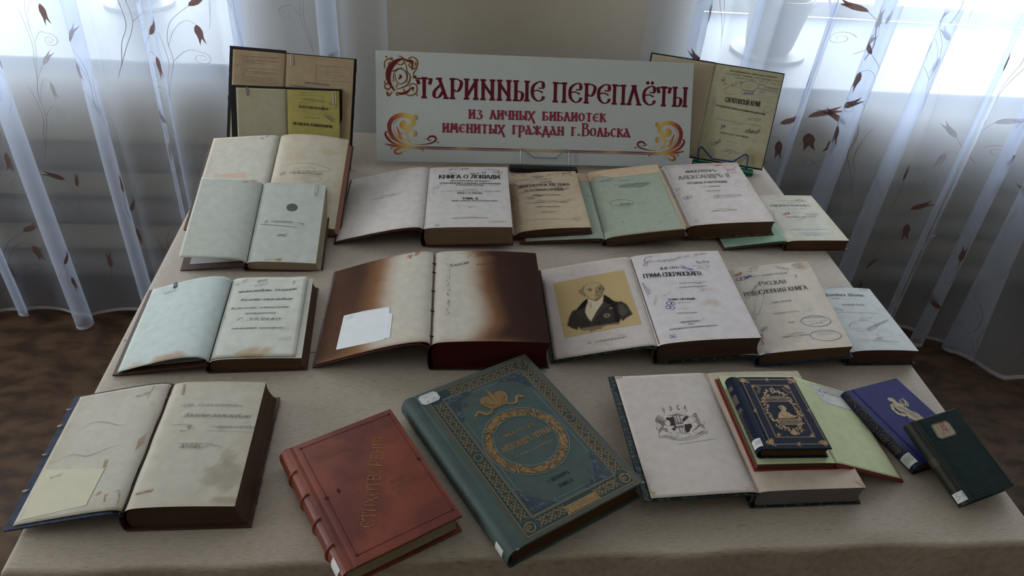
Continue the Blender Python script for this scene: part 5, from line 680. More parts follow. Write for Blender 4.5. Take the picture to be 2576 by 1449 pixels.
# pot plants on the sills
LEAFM = mat('dull_green_leaf', (74, 88, 74), rough=.6, noise=.3, nscale=(30, 30, 30), trans=.3)
POT = mat('grey_ceramic_pot', (150, 152, 160), rough=.5, noise=.1, nscale=(20, 20, 20))
def plant(x, y, sc, label, seed):
    rr = random.Random(seed)
    t = thing('potted_plant', label, 'plant', (x, y, SILL), group=None); m = MB()
    prof = [(.045, 0), (.062, .02), (.075, .10), (.082, .13), (.086, .135), (.086, .155), (.078, .155), (.076, .135)]; n = 24
    V = [(r * sc * cos(2 * pi * k / n), r * sc * sin(2 * pi * k / n), z * sc) for r, z in prof for k in range(n)]
    m.add(V, [(j * n + k, j * n + (k + 1) % n, (j + 1) * n + (k + 1) % n, (j + 1) * n + k) for j in range(len(prof) - 1) for k in range(n)] + [tuple(reversed(range(n)))])
    m.build('pot', POT, t, smooth=True)
    m = MB(); m.add([(.077 * sc * cos(2 * pi * k / n), .077 * sc * sin(2 * pi * k / n), .14 * sc) for k in range(n)], [tuple(range(n))]); m.build('soil', mat('dark_soil', (44, 34, 28), rough=1, noise=.4, nscale=(200, 200, 200)), t)
    m = MB(); m.tube([(0, 0, .002), (0, 0, .012)], .1 * sc, 24); m.build('saucer', POT, t)
    for i in range(22):
        a = rr.uniform(0, 2 * pi); Lf = sc * rr.uniform(.13, .24); up = rr.uniform(.05, .3) * sc; w = sc * rr.uniform(.02, .032)
        m = MB(); q = []
        for k in range(9):
            s = k / 8; r_ = Lf * s; z = .15 * sc + up * sin(pi * min(1, s * .75)) * 1.2 - .1 * sc * s * s; ww = w * sin(pi * min(.98, s * .93 + .05))
            q.append((r_ * cos(a), r_ * sin(a), z, ww))
        V = [(x_ - sin(a) * e * ww, y_ + cos(a) * e * ww, z + (.25 * ww if e else 0)) for x_, y_, z, ww in q for e in (-1, 0, 1)]
        m.add(V, [(k * 3 + j, k * 3 + j + 1, k * 3 + j + 4, k * 3 + j + 3) for k in range(8) for j in range(2)]); m.build('leaf', LEAFM, t, smooth=True)
plant(1.13, 2.42, 1.25, 'leafy pot plant in a pale pot on the right windowsill, seen through the curtain', 3)
plant(-.98, 2.62, 1.1, 'leafy pot plant on the left windowsill at the top edge of the picture', 5)

# ------------------------------------------------------------------ sheer curtains
def sheer():
    m = bpy.data.materials.new('white_sheer_voile'); m.use_nodes = True; N = m.node_tree.nodes; L = m.node_tree.links; N.remove(N['Principled BSDF'])
    tr = N.new('ShaderNodeBsdfTransparent'); tr.inputs[0].default_value = (.97, .98, 1, 1)
    d = N.new('ShaderNodeBsdfDiffuse'); d.inputs[0].default_value = (.83, .87, .97, 1)
    tl = N.new('ShaderNodeBsdfTranslucent'); tl.inputs[0].default_value = (.77, .85, 1.0, 1)
    m1 = N.new('ShaderNodeMixShader'); m1.inputs[0].default_value = .72; m2 = N.new('ShaderNodeMixShader')
    L.new(d.outputs[0], m1.inputs[1]); L.new(tl.outputs[0], m1.inputs[2]); L.new(tr.outputs[0], m2.inputs[1]); L.new(m1.outputs[0], m2.inputs[2])
    tc = N.new('ShaderNodeTexCoord'); mp = N.new('ShaderNodeMapping'); mp.inputs['Scale'].default_value = (900, 900, 900); nz = N.new('ShaderNodeTexNoise'); nz.inputs['Scale'].default_value = 1
    L.new(tc.outputs['Object'], mp.inputs[0]); L.new(mp.outputs[0], nz.inputs[0]); r = N.new('ShaderNodeMapRange'); r.inputs[3].default_value = .42; r.inputs[4].default_value = .54; L.new(nz.outputs[0], r.inputs[0]); L.new(r.outputs[0], m2.inputs[0])
    L.new(m2.outputs[0], N['Material Output'].inputs[0]); return m
SHEER = sheer()
THREAD = mat('brown_embroidery', (138, 110, 104), rough=.7, noise=.3, nscale=(500, 500, 500), trans=.4)
THREADL = mat('grey_embroidery', (150, 142, 150), rough=.7, noise=.2, nscale=(500, 500, 500), trans=.5)
THREADW = mat('white_embroidery', (205, 205, 210), rough=.7, trans=.3)
def curtain(name, label, xa, width, gather, per, B, A, yb, seed, hemfn, bulge=None, gfn=None, zt=2.6):
    Lc = width / gather
    ph = [random.Random(seed + i).uniform(0, 6.28) for i in range(6)]
    def C(c, z, off=0):
        q = 2 * pi * c / per + .9 * sin(2 * pi * c / (per * 3.3) + ph[0]) + .5 * sin(2 * pi * c / (per * 5.1) + ph[1])
        k = .75 + .25 * sin(c * 5 + ph[2]); k *= 1.15 - .12 * z
        lean = (1 - z / 2.6)
        cc = gfn(c / Lc) * Lc if gfn else c
        x = xa + cc * gather + B * k * sin(q) + .016 * sin(2.3 * q + ph[5]) + .02 * lean * sin(c * 2.7 + ph[3])
        y = yb + A * k * cos(q) + .010 * cos(2.3 * q + ph[5]) + .012 * sin(2.2 * c + 3 * z + ph[4]) - off
        if bulge: y -= bulge(x, z)
        return (x, y, z)
    nc = int(Lc / .0125); zs = lin(0, 1, 15)
    m = MB(); m.grid(lambda c, s: C(c, hemfn(c) * (1 - s) + zt * s), lin(0, Lc, nc), zs)
    o = m.build(name, SHEER, None, smooth=True); tag(o, label, 'curtain')
    # scalloped hem tape
    h = MB(); h.grid(lambda c, s: C(c, hemfn(c) + s * .012 + .004 * abs(sin(c * 18)), .001), lin(0, Lc, nc), (0, 1)); h.build('embroidered_hem', THREADW, o, smooth=True)
    return o, C, Lc
def sprig(C, c0, z0, sc, parent, flip=1, kind=0, tm=None, sm=None):
    """one embroidered spray: wiry stem, spirals and tulip heads"""
    P = lambda a, b: C(c0 + flip * a * sc, z0 + b * sc, .003)
    I = Ink(lambda a, b, l=0: P(a, b)); k = 'spr'; INK[k] = ('embroidered_stem', (0, 0, 0)); INKMAT[k] = sm or THREADL
    if kind == 0:
        I.curve([(-.012, -.20), (.002, -.15), (.015, -.10), (.035, -.02), (.03, .06), (.045, .13), (.09, .19)], .0013, k, taper=False)
        I.curve([(.03, .04), (.05, .10), (.078, .135), (.10, .12)], .0011, k, taper=False)
        I.curve([(0, -.16), (.008, -.09), (.022, -.03), (.016, .05), (.006, .10)], .0013, k, taper=False)
        I.curve([(.035, -.02), (.07, .02), (.10, .015)], .0013, k, taper=False); I.spiral((.10, -.01), .026, 1.5, 1.7, .0014, k, -1, n=26)
        heads = [((.09, .19), .75, 1), ((.10, .12), -1.45, 1)]
    elif kind == 1:
        I.curve([(0, -.09), (-.012, -.03), (0, .03)], .0026, k, taper=False); I.spiral((.03, .035), .022, 3.4, 1.6, .0014, k, -1, n=24); I.curve([(0, -.02), (.0, .02), (.01, .05)], .0011, k, taper=False)
        heads = [((0, .03), 1.5, 1)]
    else:
        I.curve([(0, -.12), (.03, -.07), (.03, .0), (.0, .05)], .0013, k, taper=False); I.spiral((-.03, -.06), .028, .3, 1.6, .0014, k, 1, n=26)
        heads = [((0, .05), 2.6, 1), ((.045, .02), 1.3, .9)]
    for kk, mb_ in I.m.items(): mb_.build('embroidered_stem', INKMAT[kk], parent)
    for (a, b), an, s2 in heads:
        m = MB(); body = []
        prof = [(0, .002), (.008, .009), (.022, .0130), (.036, .0110), (.046, .0095)]
        up = [(x, w) for x, w in prof]; tips = [(.070, .0125), (.057, .005), (.049, .001), (.058, -.004), (.074, -.0105)]
        ring = up + [tips[0], tips[1], tips[2], tips[3], tips[4]] + [(x, -w) for x, w in prof[::-1]]
        ring = [(x * s2 * 1.06, w * s2 * .82) for x, w in ring]
        Q = [P(a + x * cos(an) - w * sin(an), b + x * sin(an) + w * cos(an)) for x, w in ring]; cx = P(a + .03 * cos(an), b + .03 * sin(an))
        n = len(Q); m.add(Q + [cx], [(i, (i + 1) % n, n) for i in range(n)]); m.build('embroidered_tulip', tm or THREAD, parent)
hemL = lambda c: .022 + .012 * sin(c * 9) + .008 * sin(c * 23)
oL, CL, LL = curtain('sheer_curtain', 'white sheer embroidered curtain hanging in folds on the left', -1.78, 1.60, .54, .36, .053, .034, 1.975, 11, hemL, gfn=lambda s: s)
oR, CR, LR = curtain('sheer_curtain', 'white sheer embroidered curtain hanging in folds on the right', .64, 2.3, .56, .30, .050, .034, 1.975, 23, lambda c: .03 + .014 * sin(c * 8) + .01 * sin(c * 21),
                     bulge=lambda x, z: .16 * smst(1.0, 2.1, x) * (1 - z / 2.6) ** 2 + .20 * smst(1.84, 1.95, x) * max(0, 1 - z / .5))
def dress(o, C, Lc, x0, x1, n, seed):
    rr = random.Random(seed); cnt = 0; used = []
    tries = 0
    while cnt < n and tries < 4000:
        tries += 1
        c = rr.uniform(.05, Lc - .1); z = rr.uniform(.12, 1.32); x, y, _ = C(c, z)
        if not (x0 < x < x1): continue
        if any(abs(c - a) < .16 and abs(z - b) < .19 for a, b in used): continue
        used.append((c, z)); kd = rr.choice((0, 0, 1, 2)); lt = rr.random() < .3
        sprig(C, c, z, rr.uniform(.68, .86), o, rr.choice((1, 1, -1)), kd, THREADW if lt else THREAD, THREADL); cnt += 1
dress(oL, CL, LL, -1.5, -.2, 62, 5); dress(oR, CR, LR, .68, 2.4, 90, 9)

# ------------------------------------------------------------------ table under its linen cloth
TX0, TX1, TY0, TY1 = -.540, .906, .588, 1.903
WOODM = mat('varnished_table_wood', (120, 82, 50), rough=.4, noise=.3, nscale=(3, 40, 3))
t = thing('table', 'wooden table under the linen cloth, carrying all the books', 'table', ((TX0 + TX1) / 2, (TY0 + TY1) / 2, 0))
hx, hy = (TX1 - TX0) / 2 - .012, (TY1 - TY0) / 2 - .012
m = MB(); m.box(-hx, hx, -hy, hy, .715, .744); m.build('tabletop', WOODM, t, bevel=.003)
m = MB(); m.box(-hx + .03, hx - .03, -hy + .03, hy - .03, .63, .715); m.build('apron', WOODM, t)
for a in (-1, 1):
    for b in (-1, 1):
        m = MB(); m.box(a * (hx - .06) - .025, a * (hx - .06) + .025, b * (hy - .06) - .025, b * (hy - .06) + .025, 0, .63); m.build('leg', WOODM, t, bevel=.003)
def linen():
    m = bpy.data.materials.new('grey_beige_linen'); m.use_nodes = True; N = m.node_tree.nodes; L = m.node_tree.links; p = N['Principled BSDF']
    p.inputs['Roughness'].default_value = .62; p.inputs['Specular IOR Level'].default_value = .35; p.inputs['Sheen Weight'].default_value = .25
    tc = N.new('ShaderNodeTexCoord')
    def nz(scale, lo, hi, det=3):
        mp = N.new('ShaderNodeMapping'); mp.inputs['Scale'].default_value = scale; n = N.new('ShaderNodeTexNoise'); n.inputs['Scale'].default_value = 1; n.inputs['Detail'].default_value = det
        L.new(tc.outputs['Object'], mp.inputs[0]); L.new(mp.outputs[0], n.inputs[0]); r = N.new('ShaderNodeMapRange'); r.inputs[1].default_value = lo; r.inputs[2].default_value = hi; L.new(n.outputs[0], r.inputs[0]); return n, r
    n1, r1 = nz((80, 1100, 80), .36, .80); n2, r2 = nz((900, 220, 900), .3, .8, 2); n3, r3 = nz((45, 420, 45), .63, .72, 2)
    a = N.new('ShaderNodeMix'); a.data_type = 'RGBA'; a.inputs[6].default_value = (*s2l((192, 178, 160)), 1); a.inputs[7].default_value = (*s2l((160, 144, 126)), 1); L.new(r1.outputs[0], a.inputs[0])
    b = N.new('ShaderNodeMix'); b.data_type = 'RGBA'; b.blend_type = 'MULTIPLY'; b.inputs[7].default_value = (.86, .86, .86, 1); L.new(r2.outputs[0], b.inputs[0]); L.new(a.outputs[2], b.inputs[6])
    c = N.new('ShaderNodeMix'); c.data_type = 'RGBA'; c.blend_type = 'MULTIPLY'; c.inputs[7].default_value = (.80, .78, .76, 1); L.new(r3.outputs[0], c.inputs[0]); L.new(b.outputs[2], c.inputs[6])
    L.new(c.outputs[2], p.inputs['Base Color'])
    bp = N.new('ShaderNodeBump'); bp.inputs['Distance'].default_value = .0006; bp.inputs['Strength'].default_value = .7; L.new(n1.outputs[0], bp.inputs['Height']); L.new(bp.outputs[0], p.inputs['Normal']); return m
LINEN = linen()
def cloth_pt(a, b):
    """a, b run over the cloth plane and past its edges, where it turns down over the table edge"""
    r = .009
    def fold(d):   # d = distance past the edge line -> (outward, down)
        if d <= 0: return d, 0
        if d < r * pi / 2: return r * sin(d / r), r - r * cos(d / r)
        return r, r + d - r * pi / 2
    xo = a; yo = b; dz = 0; ox = oy = 0
    if a < TX0: o, z = fold(TX0 - a); xo = TX0 - o; dz = max(dz, z)
    if a > TX1: o, z = fold(a - TX1); xo = TX1 + o; dz = max(dz, z)
    ey = TY0 + .0028 * sin(a * 11 + 1) * smst(-.1, .5, a) + .0022 * sin(a * 31)
    if b < ey: o, z = fold(ey - b); yo = ey - o; dz = max(dz, z)
    if b > TY1: o, z = fold(b - TY1); yo = TY1 + o; dz = max(dz, z)
    if dz > .02:
        k = min(1, dz / .5)
        if b < TY0: yo -= .012 * k * (1 + sin(a * 17 + 2 * sin(a * 3)))
        if b > TY1: yo += .004 * k
        if a < TX0: xo -= .014 * k * (1 + sin(b * 19))
        if a > TX1: xo += .014 * k * (1 + sin(b * 16))
    z = TOP - .0008 - dz
    return (xo, yo, z)
drop = .52
al = [TX0 - d for d in (drop, .4, .3, .2, .12, .06, .03, .015, .008, .004)] + lin(TX0, TX1, 74) + [TX1 + d for d in (.004, .008, .015, .03, .06, .12, .2, .3, .4, drop)]
bl_ = [TY0 - d for d in (drop, .4, .3, .2, .12, .06, .03, .018, .013, .009, .006, .003)] + lin(TY0, TY1, 60) + [TY1 + d for d in (.004, .008, .015, .03, .06, .12, .2, .3, .4, drop)]
m = MB(); m.grid(cloth_pt, al, bl_); cl = m.build('tablecloth', LINEN, None, smooth=True)
tag(cl, 'grey beige linen cloth with fine horizontal slubs covering the table under the books', 'tablecloth')
m = MB(); m.tube([(TX0 - .002, 1.034, TOP), (-.4, 1.02, TOP), (-.205, 1.001, TOP), (-.19, .999, TOP - .002)], .0011, 6); m.build('seam', LINEN, cl, smooth=True)
# ------------------------------------------------------------------ cover materials
C_BROWN = mat('worn_brown_leather', (74, 42, 30), rough=.5, noise=.35, nscale=(60, 60, 60), rgb2=None, bump=.0006, bscale=(400, 400, 400))
C_MAROON = mat('dark_maroon_leather', (62, 22, 20), rough=.45, noise=.3, nscale=(70, 70, 70), bump=.0004, bscale=(400, 400, 400))
C_TAN = mat('scuffed_board', (110, 84, 58), rough=.8, rgb2=(58, 40, 30), nscale=(120, 120, 120), nlo=.42, nhi=.58)
C_BLACK = mat('black_cloth_cover', (34, 30, 32), rough=.85, noise=.3, nscale=(200, 200, 200), bump=.0008, bscale=(700, 700, 700))
C_MARBG = mat('green_black_marbled_paper', (18, 26, 34), rough=.5, rgb2=(60, 82, 66), nscale=(170, 170, 170), ndet=6, nlo=.52, nhi=.58)
C_MARBB = mat('brown_marbled_paper', (120, 96, 88), rough=.6, rgb2=(62, 34, 32), nscale=(160, 160, 160), ndet=5, nlo=.46, nhi=.54)
C_NAVYP = mat('dark_blue_board_paper', (34, 50, 76), rough=.7, rgb2=(22, 30, 48), nscale=(90, 90, 90), nlo=.4, nhi=.6)
C_RED = mat('red_cloth_cover', (130, 32, 32), rough=.6, noise=.12, nscale=(300, 300, 300))
C_LEATHER = mat('reddish_brown_leather', (132, 58, 32), rough=.38, rgb2=(100, 38, 24), nscale=(14, 14, 14), ndet=5, nlo=.40, nhi=.62, bump=.00035, bscale=(900, 900, 900), spec=.5)
C_TEAL = mat('grey_green_cloth', (72, 87, 82), rough=.55, noise=.12, nscale=(40, 40, 40), bump=.00025, bscale=(1400, 1400, 1400), spec=.25)
C_NAVY = mat('navy_cloth', (22, 33, 52), rough=.6, noise=.15, nscale=(80, 80, 80), bump=.0002, bscale=(1500, 1500, 1500), spec=.1)
C_BLUE = mat('ultramarine_cloth', (31, 33, 98), rough=.55, noise=.15, nscale=(60, 60, 60), bump=.0003, bscale=(900, 900, 900), spec=.15)
C_DGREEN = mat('dark_bottle_green_cloth', (28, 46, 46), rough=.5, noise=.2, nscale=(60, 60, 60), bump=.0003, bscale=(900, 900, 900), spec=.2)
C_GRN = mat('green_endpaper', (120, 168, 138), rough=.8, noise=.05)
CORN = mat('brown_leather_corner', (96, 56, 38), rough=.55, noise=.3, nscale=(90, 90, 90))
CORNP = mat('pinkish_corner_stain', (188, 162, 142), rough=.85, noise=.12, nscale=(200, 200, 200))
TAPE = mat('brown_old_tape', (166, 142, 116), rough=.8, noise=.25, nscale=(150, 150, 150))
E_TAN = edge_mat('tan', (132, 110, 84), (92, 72, 54)); E_BR = edge_mat('brown', (104, 80, 60), (68, 50, 38)); E_PALE = edge_mat('pale', (176, 164, 138), (132, 120, 98)); E_RED = edge_mat('dark_red', (78, 28, 22), (50, 18, 14))
E_DARK = edge_mat('dark_brown', (92, 72, 58), (56, 42, 34)); E_GREY = edge_mat('grey', (128, 122, 120), (92, 88, 88)); E_GILT = edge_mat('dull_gilt', (96, 68, 46), (70, 48, 34)); E_PINK = edge_mat('pinkish', (170, 130, 112), (140, 100, 84))
G1 = 'opened old books on the table'
# ---- middle back row
pw = paper((216, 208, 202), (190, 168, 140), .35, 1, w=.19, h=.275); pw2 = paper((214, 208, 204), (190, 160, 130), .32, 2, w=.19, h=.275, spots=[(.155, .02, .02, .004, (176, 150, 116), .6)])
root, S, I, fs = open_book('horse', 'open_book', 'thick open book titled КНИГА О ЛОШАДИ with a blank left page', C_MAROON, pw, pw2, E_TAN, bl=.0075, br=.0015, group=G1)
draw(I, fs); I.build(root)
root, S, I, fs = open_book('lit', 'open_book', 'yellowed open book titled ЛИТЕРАТУРА XIX ВѢКА in the back row', C_BROWN, paper((200, 184, 158), seed=4), paper((208, 190, 162), (170, 128, 84), .5, 5, w=.17, h=.265, spots=[(.145, .035, .012, .012, (168, 140, 100), .5), (.012, .12, .006, .11, (160, 124, 90), .4)]), E_BR, bl=.001, br=.005, g=.008, group=G1)
draw(I, fs)
rr = random.Random(3); c0 = (.118, .176)
for i in range(26):
    a = rr.uniform(0, 6.28); p = (c0[0] + .022 * cos(a) * rr.random(), c0[1] + .012 * sin(a) * rr.random()); I.line((p[0] - .008, p[1] - .003), (p[0] + .008, p[1] + .004), .0005, 'hg')
I.build(root)
# green leaf book
root, S, I, fs = open_book('green', 'open_book', 'open book with a faded green blank leaf and green lined cover', C_BROWN, None, paper((214, 190, 158), (190, 140, 96), .3, 6, w=.18, h=.31), E_BR, bl=.001, br=.002, g=.004, ov=.003, corner=CORN, group=G1)
gp = paper((172, 180, 160), (152, 160, 136), .35, 8, w=.18, h=.27, spots=[(.09, .13, .05, .003, (128, 154, 130), .5)])
def leaf_grid(fn_top, u1, col, S, name, parent, z=.0008, n=34):
    m = MB(); us = lin(.0, u1, n); m.grid(lambda u, s: S(min(u, u1 - .003 * abs(fbm(s * 9, 5)) if u > u1 - .001 else u), s * fn_top(u), z), us, lin(0, 1, 40), None)
    m.c = [col(x, y) for x, y, zz in m.v]; return m.build(name, PAGE, parent, smooth=True, solid=.0003)
lg = leaf_grid(lambda u: .262 + .012 * sin(pi * min(1, u / .06)) * (u < .06) + .001 * sin(u * 200) + .003 * smst(.13, .175, u), .177, gp, S, 'green_leaf', root); lg['label'] = 'faded green endleaf'
m = MB(); m.grid(lambda u, v: S(u, v, .0002), lin(-.001, -.178, 26), lin(0, .262, 30), paper((168, 180, 162), (146, 156, 136), .3, 9, w=.18, h=.262)); m.build('green_pastedown', PAGE, root, smooth=True, solid=.0004)
m = MB(); m.grid(lambda u, v: S(u, v, .0002), lin(-.001, -.165, 26), lin(.262, .306, 5), paper((206, 180, 148), (150, 100, 60), .3, 9, w=.18, h=.31)); m.build('pastedown', PAGE, root, smooth=True, solid=.0004)
I.lift = .0015; draw(I, fs)
rr = random.Random(8)
q = [(.058 + .080 * i / 22, .2195 + .004 * sin(i * .9) + rr.uniform(-.0025, .0025)) for i in range(23)]; I.strip(q, .0005, 'G')
INK['sm'] = ('faded_ink_smudge', (0, 0, 0)); INKMAT['sm'] = print_mat('faded_ink_smudge', (132, 146, 128))
I.poly([(.064, .214), (.075, .219), (.11, .222), (.142, .219), (.145, .212), (.128, .203), (.115, .198), (.105, .203), (.085, .205), (.070, .207)], 'sm', -.0002)
I.build(root)
root, S, I, fs = open_book('alex2', 'open_book', 'large open book titled ИМПЕРАТОРЪ АЛЕКСАНДРЪ II with a pinkish white title page', C_TAN, paper((206, 190, 176), seed=11), paper((222, 212, 206), (200, 168, 146), .35, 12, w=.2, h=.29, spots=[(.10, .283, .10, .008, (206, 172, 148), .5)]), E_BR, bl=.001, br=.003, g=.005, group=G1)
draw(I, fs); m = MB(); m.grid(lambda s, v: (-.003 + .012 * s, v, S(max(0, -.003 + .012 * s), v)[2] + .002 * sin(pi * s) - .006 * (1 - s) ** 2), lin(0, 1, 8), lin(.002, .288, 12), paper((228, 218, 214), seed=2)); m.build('page_fold', PAGE, root, smooth=True)
I.build(root)
root, S, I, fs = open_book('dost', 'open_book', 'small open book titled Ѳ.М.ДОСТОЕВСКАГО with a pale green lined cover', C_BROWN, paper((150, 182, 160), (126, 150, 126), .25, 13, w=.147, h=.207), paper((214, 212, 196), (196, 160, 110), .4, 14, w=.15, h=.207, spots=[(.075, .028, .04, .012, (176, 190, 190), .5)]), E_BR, bl=.0005, br=.001, group=G1, corner=CORN)
draw(I, fs); I.build(root)
# ---- middle front row
root, S, I, fs = open_book('zlobin', 'open_book', 'open book with a curled pale blue left page and a calligraphic dedication', C_BROWN,
    paper((202, 212, 208), (180, 176, 150), .3, 21, w=.148, h=.23, spots=[(-.065, .006, .03, .012, (176, 138, 104), .7), (-.12, .004, .012, .012, (186, 160, 124), .5)]),
    paper((210, 210, 200), (186, 168, 130), .35, 22, w=.152, h=.23, spots=[(.068, .012, .030, .012, (180, 146, 106), .7), (.12, .06, .010, .008, (160, 156, 140), .5)]), E_BR, bl=.013, br=.002, g=.006, board_z=.003, inner=mat('blue_grey_endpaper', (182, 190, 190), rough=.9), group=G1, ov=.003, ovl=.007, skew=.005)
m = MB(); S_ = S; m.grid(lambda u, v: S_(u, v, .0012 + .0025 * smst(.10, .14, u) * smst(0, .2, v)), lin(0.002, .1405, 20), lin(.003, .2315, 26), paper((216, 216, 206), (186, 168, 130), .3, 23, w=.1405, h=.2315, spots=[(.068, .012, .030, .014, (180, 146, 106), .75), (.115, .075, .012, .007, (160, 156, 140), .4), (.12, .05, .012, .006, (160, 156, 140), .4)])); m.build('title_leaf', PAGE, root, smooth=True, solid=.0003)
I2 = Ink(lambda u, v, l=0: S_(u, v, l + (.0016 + .0025 * smst(.10, .14, u) * smst(0, .2, v) if u > 0 else 0))); draw(I2, fs); I2.build(root)
def burn(side):
    A, B_, C_, D_ = s2l((206, 198, 182)), s2l((150, 108, 74)), s2l((62, 38, 30)), s2l((104, 72, 52))
    def f(u, v):
        n = fbm(u * 9, v * 9, 5 + side) * .035; n2 = fbm(u * 50, v * 50, 2) * .35
        if side < 0:
            s = -u / .2018 + n; e = .10 * smst(.14, .0, v); c = mixc(A, B_, smst(.30 + e, .56 + e, s)); k = smst(.42 + e, .74 + e, s); c = mixc(c, C_, k * (.75 + .2 * v / .28)); c = mixc(c, D_, smst(.80, .97, s) * .75 * (1 - .5 * v / .28))
            c = mixc(c, B_, exp(-v / .006) * .8); c = mixc(c, s2l((80, 48, 34)), exp(-(.28 - v) / .004) * .8)
        else:
            s = u / .2052 + n; e = .40 + .03 * sin(v * 22) - .08 * smst(.90, 1, v / .28) - .06 * smst(.2, 0, v / .28); c = mixc(A, B_, smst(e - .12, e + .14, s)); c = mixc(c, C_, smst(e, e + .26, s)); c = mixc(c, s2l((48, 26, 20)), smst(.62, .85, s) * .7)
            c = mixc(c, B_, .7 * exp(-v / .006) * (1 - smst(.5, .9, s)))
        return mixc(c, tuple(x * .8 for x in c), max(0, min(1, n2)))
    return f
root, S, I, fs = open_book('burnt', 'open_book', 'thickest open book with scorched dark brown outer pages and a red painted page edge', C_MAROON, burn(-1), burn(1), E_RED, bl=.010, br=.003, g=.006, res=60, fall=.003, group=G1)
card = find(fs, 'card')[0]; fs2 = [f for f in fs if f[-1] != 'card']
cardtxt = [f for f in fs2 if f[0] in 'TL' and f[1] in ('245', '8') or (f[0] == 'L')]; draw(I, [f for f in fs2 if f not in cardtxt])
for i in range(46):
    rr = random.Random(i); v = rr.uniform(.07, .235); u = .028 + rr.uniform(-.003, .004)
    if rr.random() < .6: I.poly([(u, v), (u + rr.uniform(.001, .003), v + .001), (u + .002, v + rr.uniform(.004, .009)), (u - .001, v + .004)], 'sd')if 0 else I.line((u, v), (u + .0006, v + rr.uniform(.003, .008)), rr.uniform(.0005, .0018), 'hg')
I.build(root)
m = MB(); m.tube([(-.0005, v, S(-.0005, v)[2] + .0012) for v in lin(.004, .274, 16)], .0011, 6); sw = m.build('sewing_thread', mat('brown_sewing_thread', (96, 74, 56), rough=.9), root, smooth=True)
for v in (.02, .09, .15, .21, .24):
    m = MB(); m.tube([(-.003, v, S(-.003, v)[2] + .001), (0, v + .001, S(0, v)[2] + .0024), (.003, v, S(.003, v)[2] + .001)], .0012, 6); m.build('stitch', mat('dark_stitch', (60, 40, 32), rough=.9), sw, smooth=True)
R_, o_ = frame_of(PAR['burnt'])
cr_ = thing('paper_slip', 'plain white paper slip lying on the scorched left page of the thickest book', 'paper', o_, R_)
flat_piece('slip_sheet', pts(card), S, mat('white_note_paper', (226, 228, 230), rough=.8, noise=.03, nscale=(60, 60, 60)), cr_, .0006, .0005)
Ic = Ink(S); Ic.lift = .0019; draw(Ic, cardtxt); Ic.build(cr_)

root, S, I, fs = open_book('sper', 'open_book', 'open book titled ЖИЗНЬ ГРАФА with an engraved portrait of a bald man', C_MARBG, paper((212, 200, 192), (190, 160, 130), .35, 31, w=.187, h=.28), paper((220, 212, 212), (196, 172, 146), .35, 32, w=.188, h=.28, spots=[(.118, .150, .005, .006, (176, 140, 104), .7), (.132, .146, .009, .006, (196, 176, 146), .6), (.125, .105, .016, .012, (200, 184, 158), .6), (.10, .06, .004, .005, (200, 180, 160), .6)]), E_DARK, bl=.002, br=.004, g=.004, spine_mat=C_BROWN, group=G1, ovl=.006)
draw(I, fs); I.line((.0035, .004), (.002, .275), .0015, 's')
PT = FE2['port']
def inpoly(X, Y, poly):
    r = np.zeros(X.shape, bool); n = len(poly)
    for i in range(n):
        x1, y1 = poly[i]; x2, y2 = poly[(i + 1) % n]
        if y1 == y2: continue
        c = ((y1 > Y) != (y2 > Y)) & (X < (x2 - x1) * (Y - y1) / (y2 - y1) + x1); r ^= c
    return r.astype(float)
def blur(a, k):
    for _ in range(k):
        a = (a + np.roll(a, 1, 0) + np.roll(a, -1, 0) + np.roll(a, 1, 1) + np.roll(a, -1, 1)) / 5
    return a
rc = find(fs, 'rect')[0][1]; NU, NV = 190, 220
bu, bv = np.meshgrid(np.linspace(0, 1, NU), np.linspace(0, 1, NV))
A_, B_, C_, D_ = [np.array(p) for p in rc]
QX = (1 - bu) * (1 - bv) * A_[0] + bu * (1 - bv) * B_[0] + bu * bv * C_[0] + (1 - bu) * bv * D_[0]; QY = (1 - bu) * (1 - bv) * A_[1] + bu * (1 - bv) * B_[1] + bu * bv * C_[1] + (1 - bu) * bv * D_[1]
img = np.ones((NV, NU, 3)) * np.array((196, 170, 122.)); 
def lay(key, col, k=1, a=1.):
    global img
    mk = np.clip(blur(inpoly(QX, QY, PT[key] if isinstance(key, str) else key), k) * a, 0, 1)[..., None]; img = img * (1 - mk) + np.array(col, float) * mk
shd = blur(inpoly(QX, QY, PT['coat']), 26)[..., None] * .35; img = img * (1 - shd) + np.array((110, 94, 72.)) * shd
lay('coat', (58, 52, 47), 3); lay('dk2', (34, 30, 28), 5, .9); lay('slv', (96, 86, 74), 8, .75); lay('lapR', (72, 65, 58), 3, .9); lay('lapL', (66, 59, 53), 3); lay('dkL', (32, 28, 27), 2); lay('dkR', (32, 28, 27), 2)
lay('shirt', (214, 198, 164), 2); lay('coll', (120, 106, 86), 2, .6); lay('hairL', (150, 132, 100), 3); lay('face', (192, 168, 124), 2); lay('shF', (128, 110, 82), 6, .75); lay('hairR', (120, 104, 80), 3)
for k_, a_ in (('brow1', .6), ('brow2', .7), ('eye1', .85), ('eye2', .85), ('nose', .55), ('mouth', .7), ('chin', .6)): lay(k_, (58, 48, 38), 2, a_)
lay('btn', (34, 30, 28), 1); lay('btn2', (60, 52, 44), 2, .8)
for key, k_ in (('star', 1), ('star2', .75)):
    (x1, y1), (x2, y2) = PT[key]; r_ = hypot(x2 - x1, y2 - y1) * k_
    st_ = [(x1 + r_ * (1 if i % 2 == 0 else .62) * cos(pi * i / 8), y1 + r_ * (1 if i % 2 == 0 else .62) * sin(pi * i / 8)) for i in range(16)]
    lay(st_, (150, 134, 106), 1, .9); lay([(x1 + r_ * .35 * cos(pi * i / 6), y1 + r_ * .35 * sin(pi * i / 6)) for i in range(12)], (70, 60, 50), 1, .8)
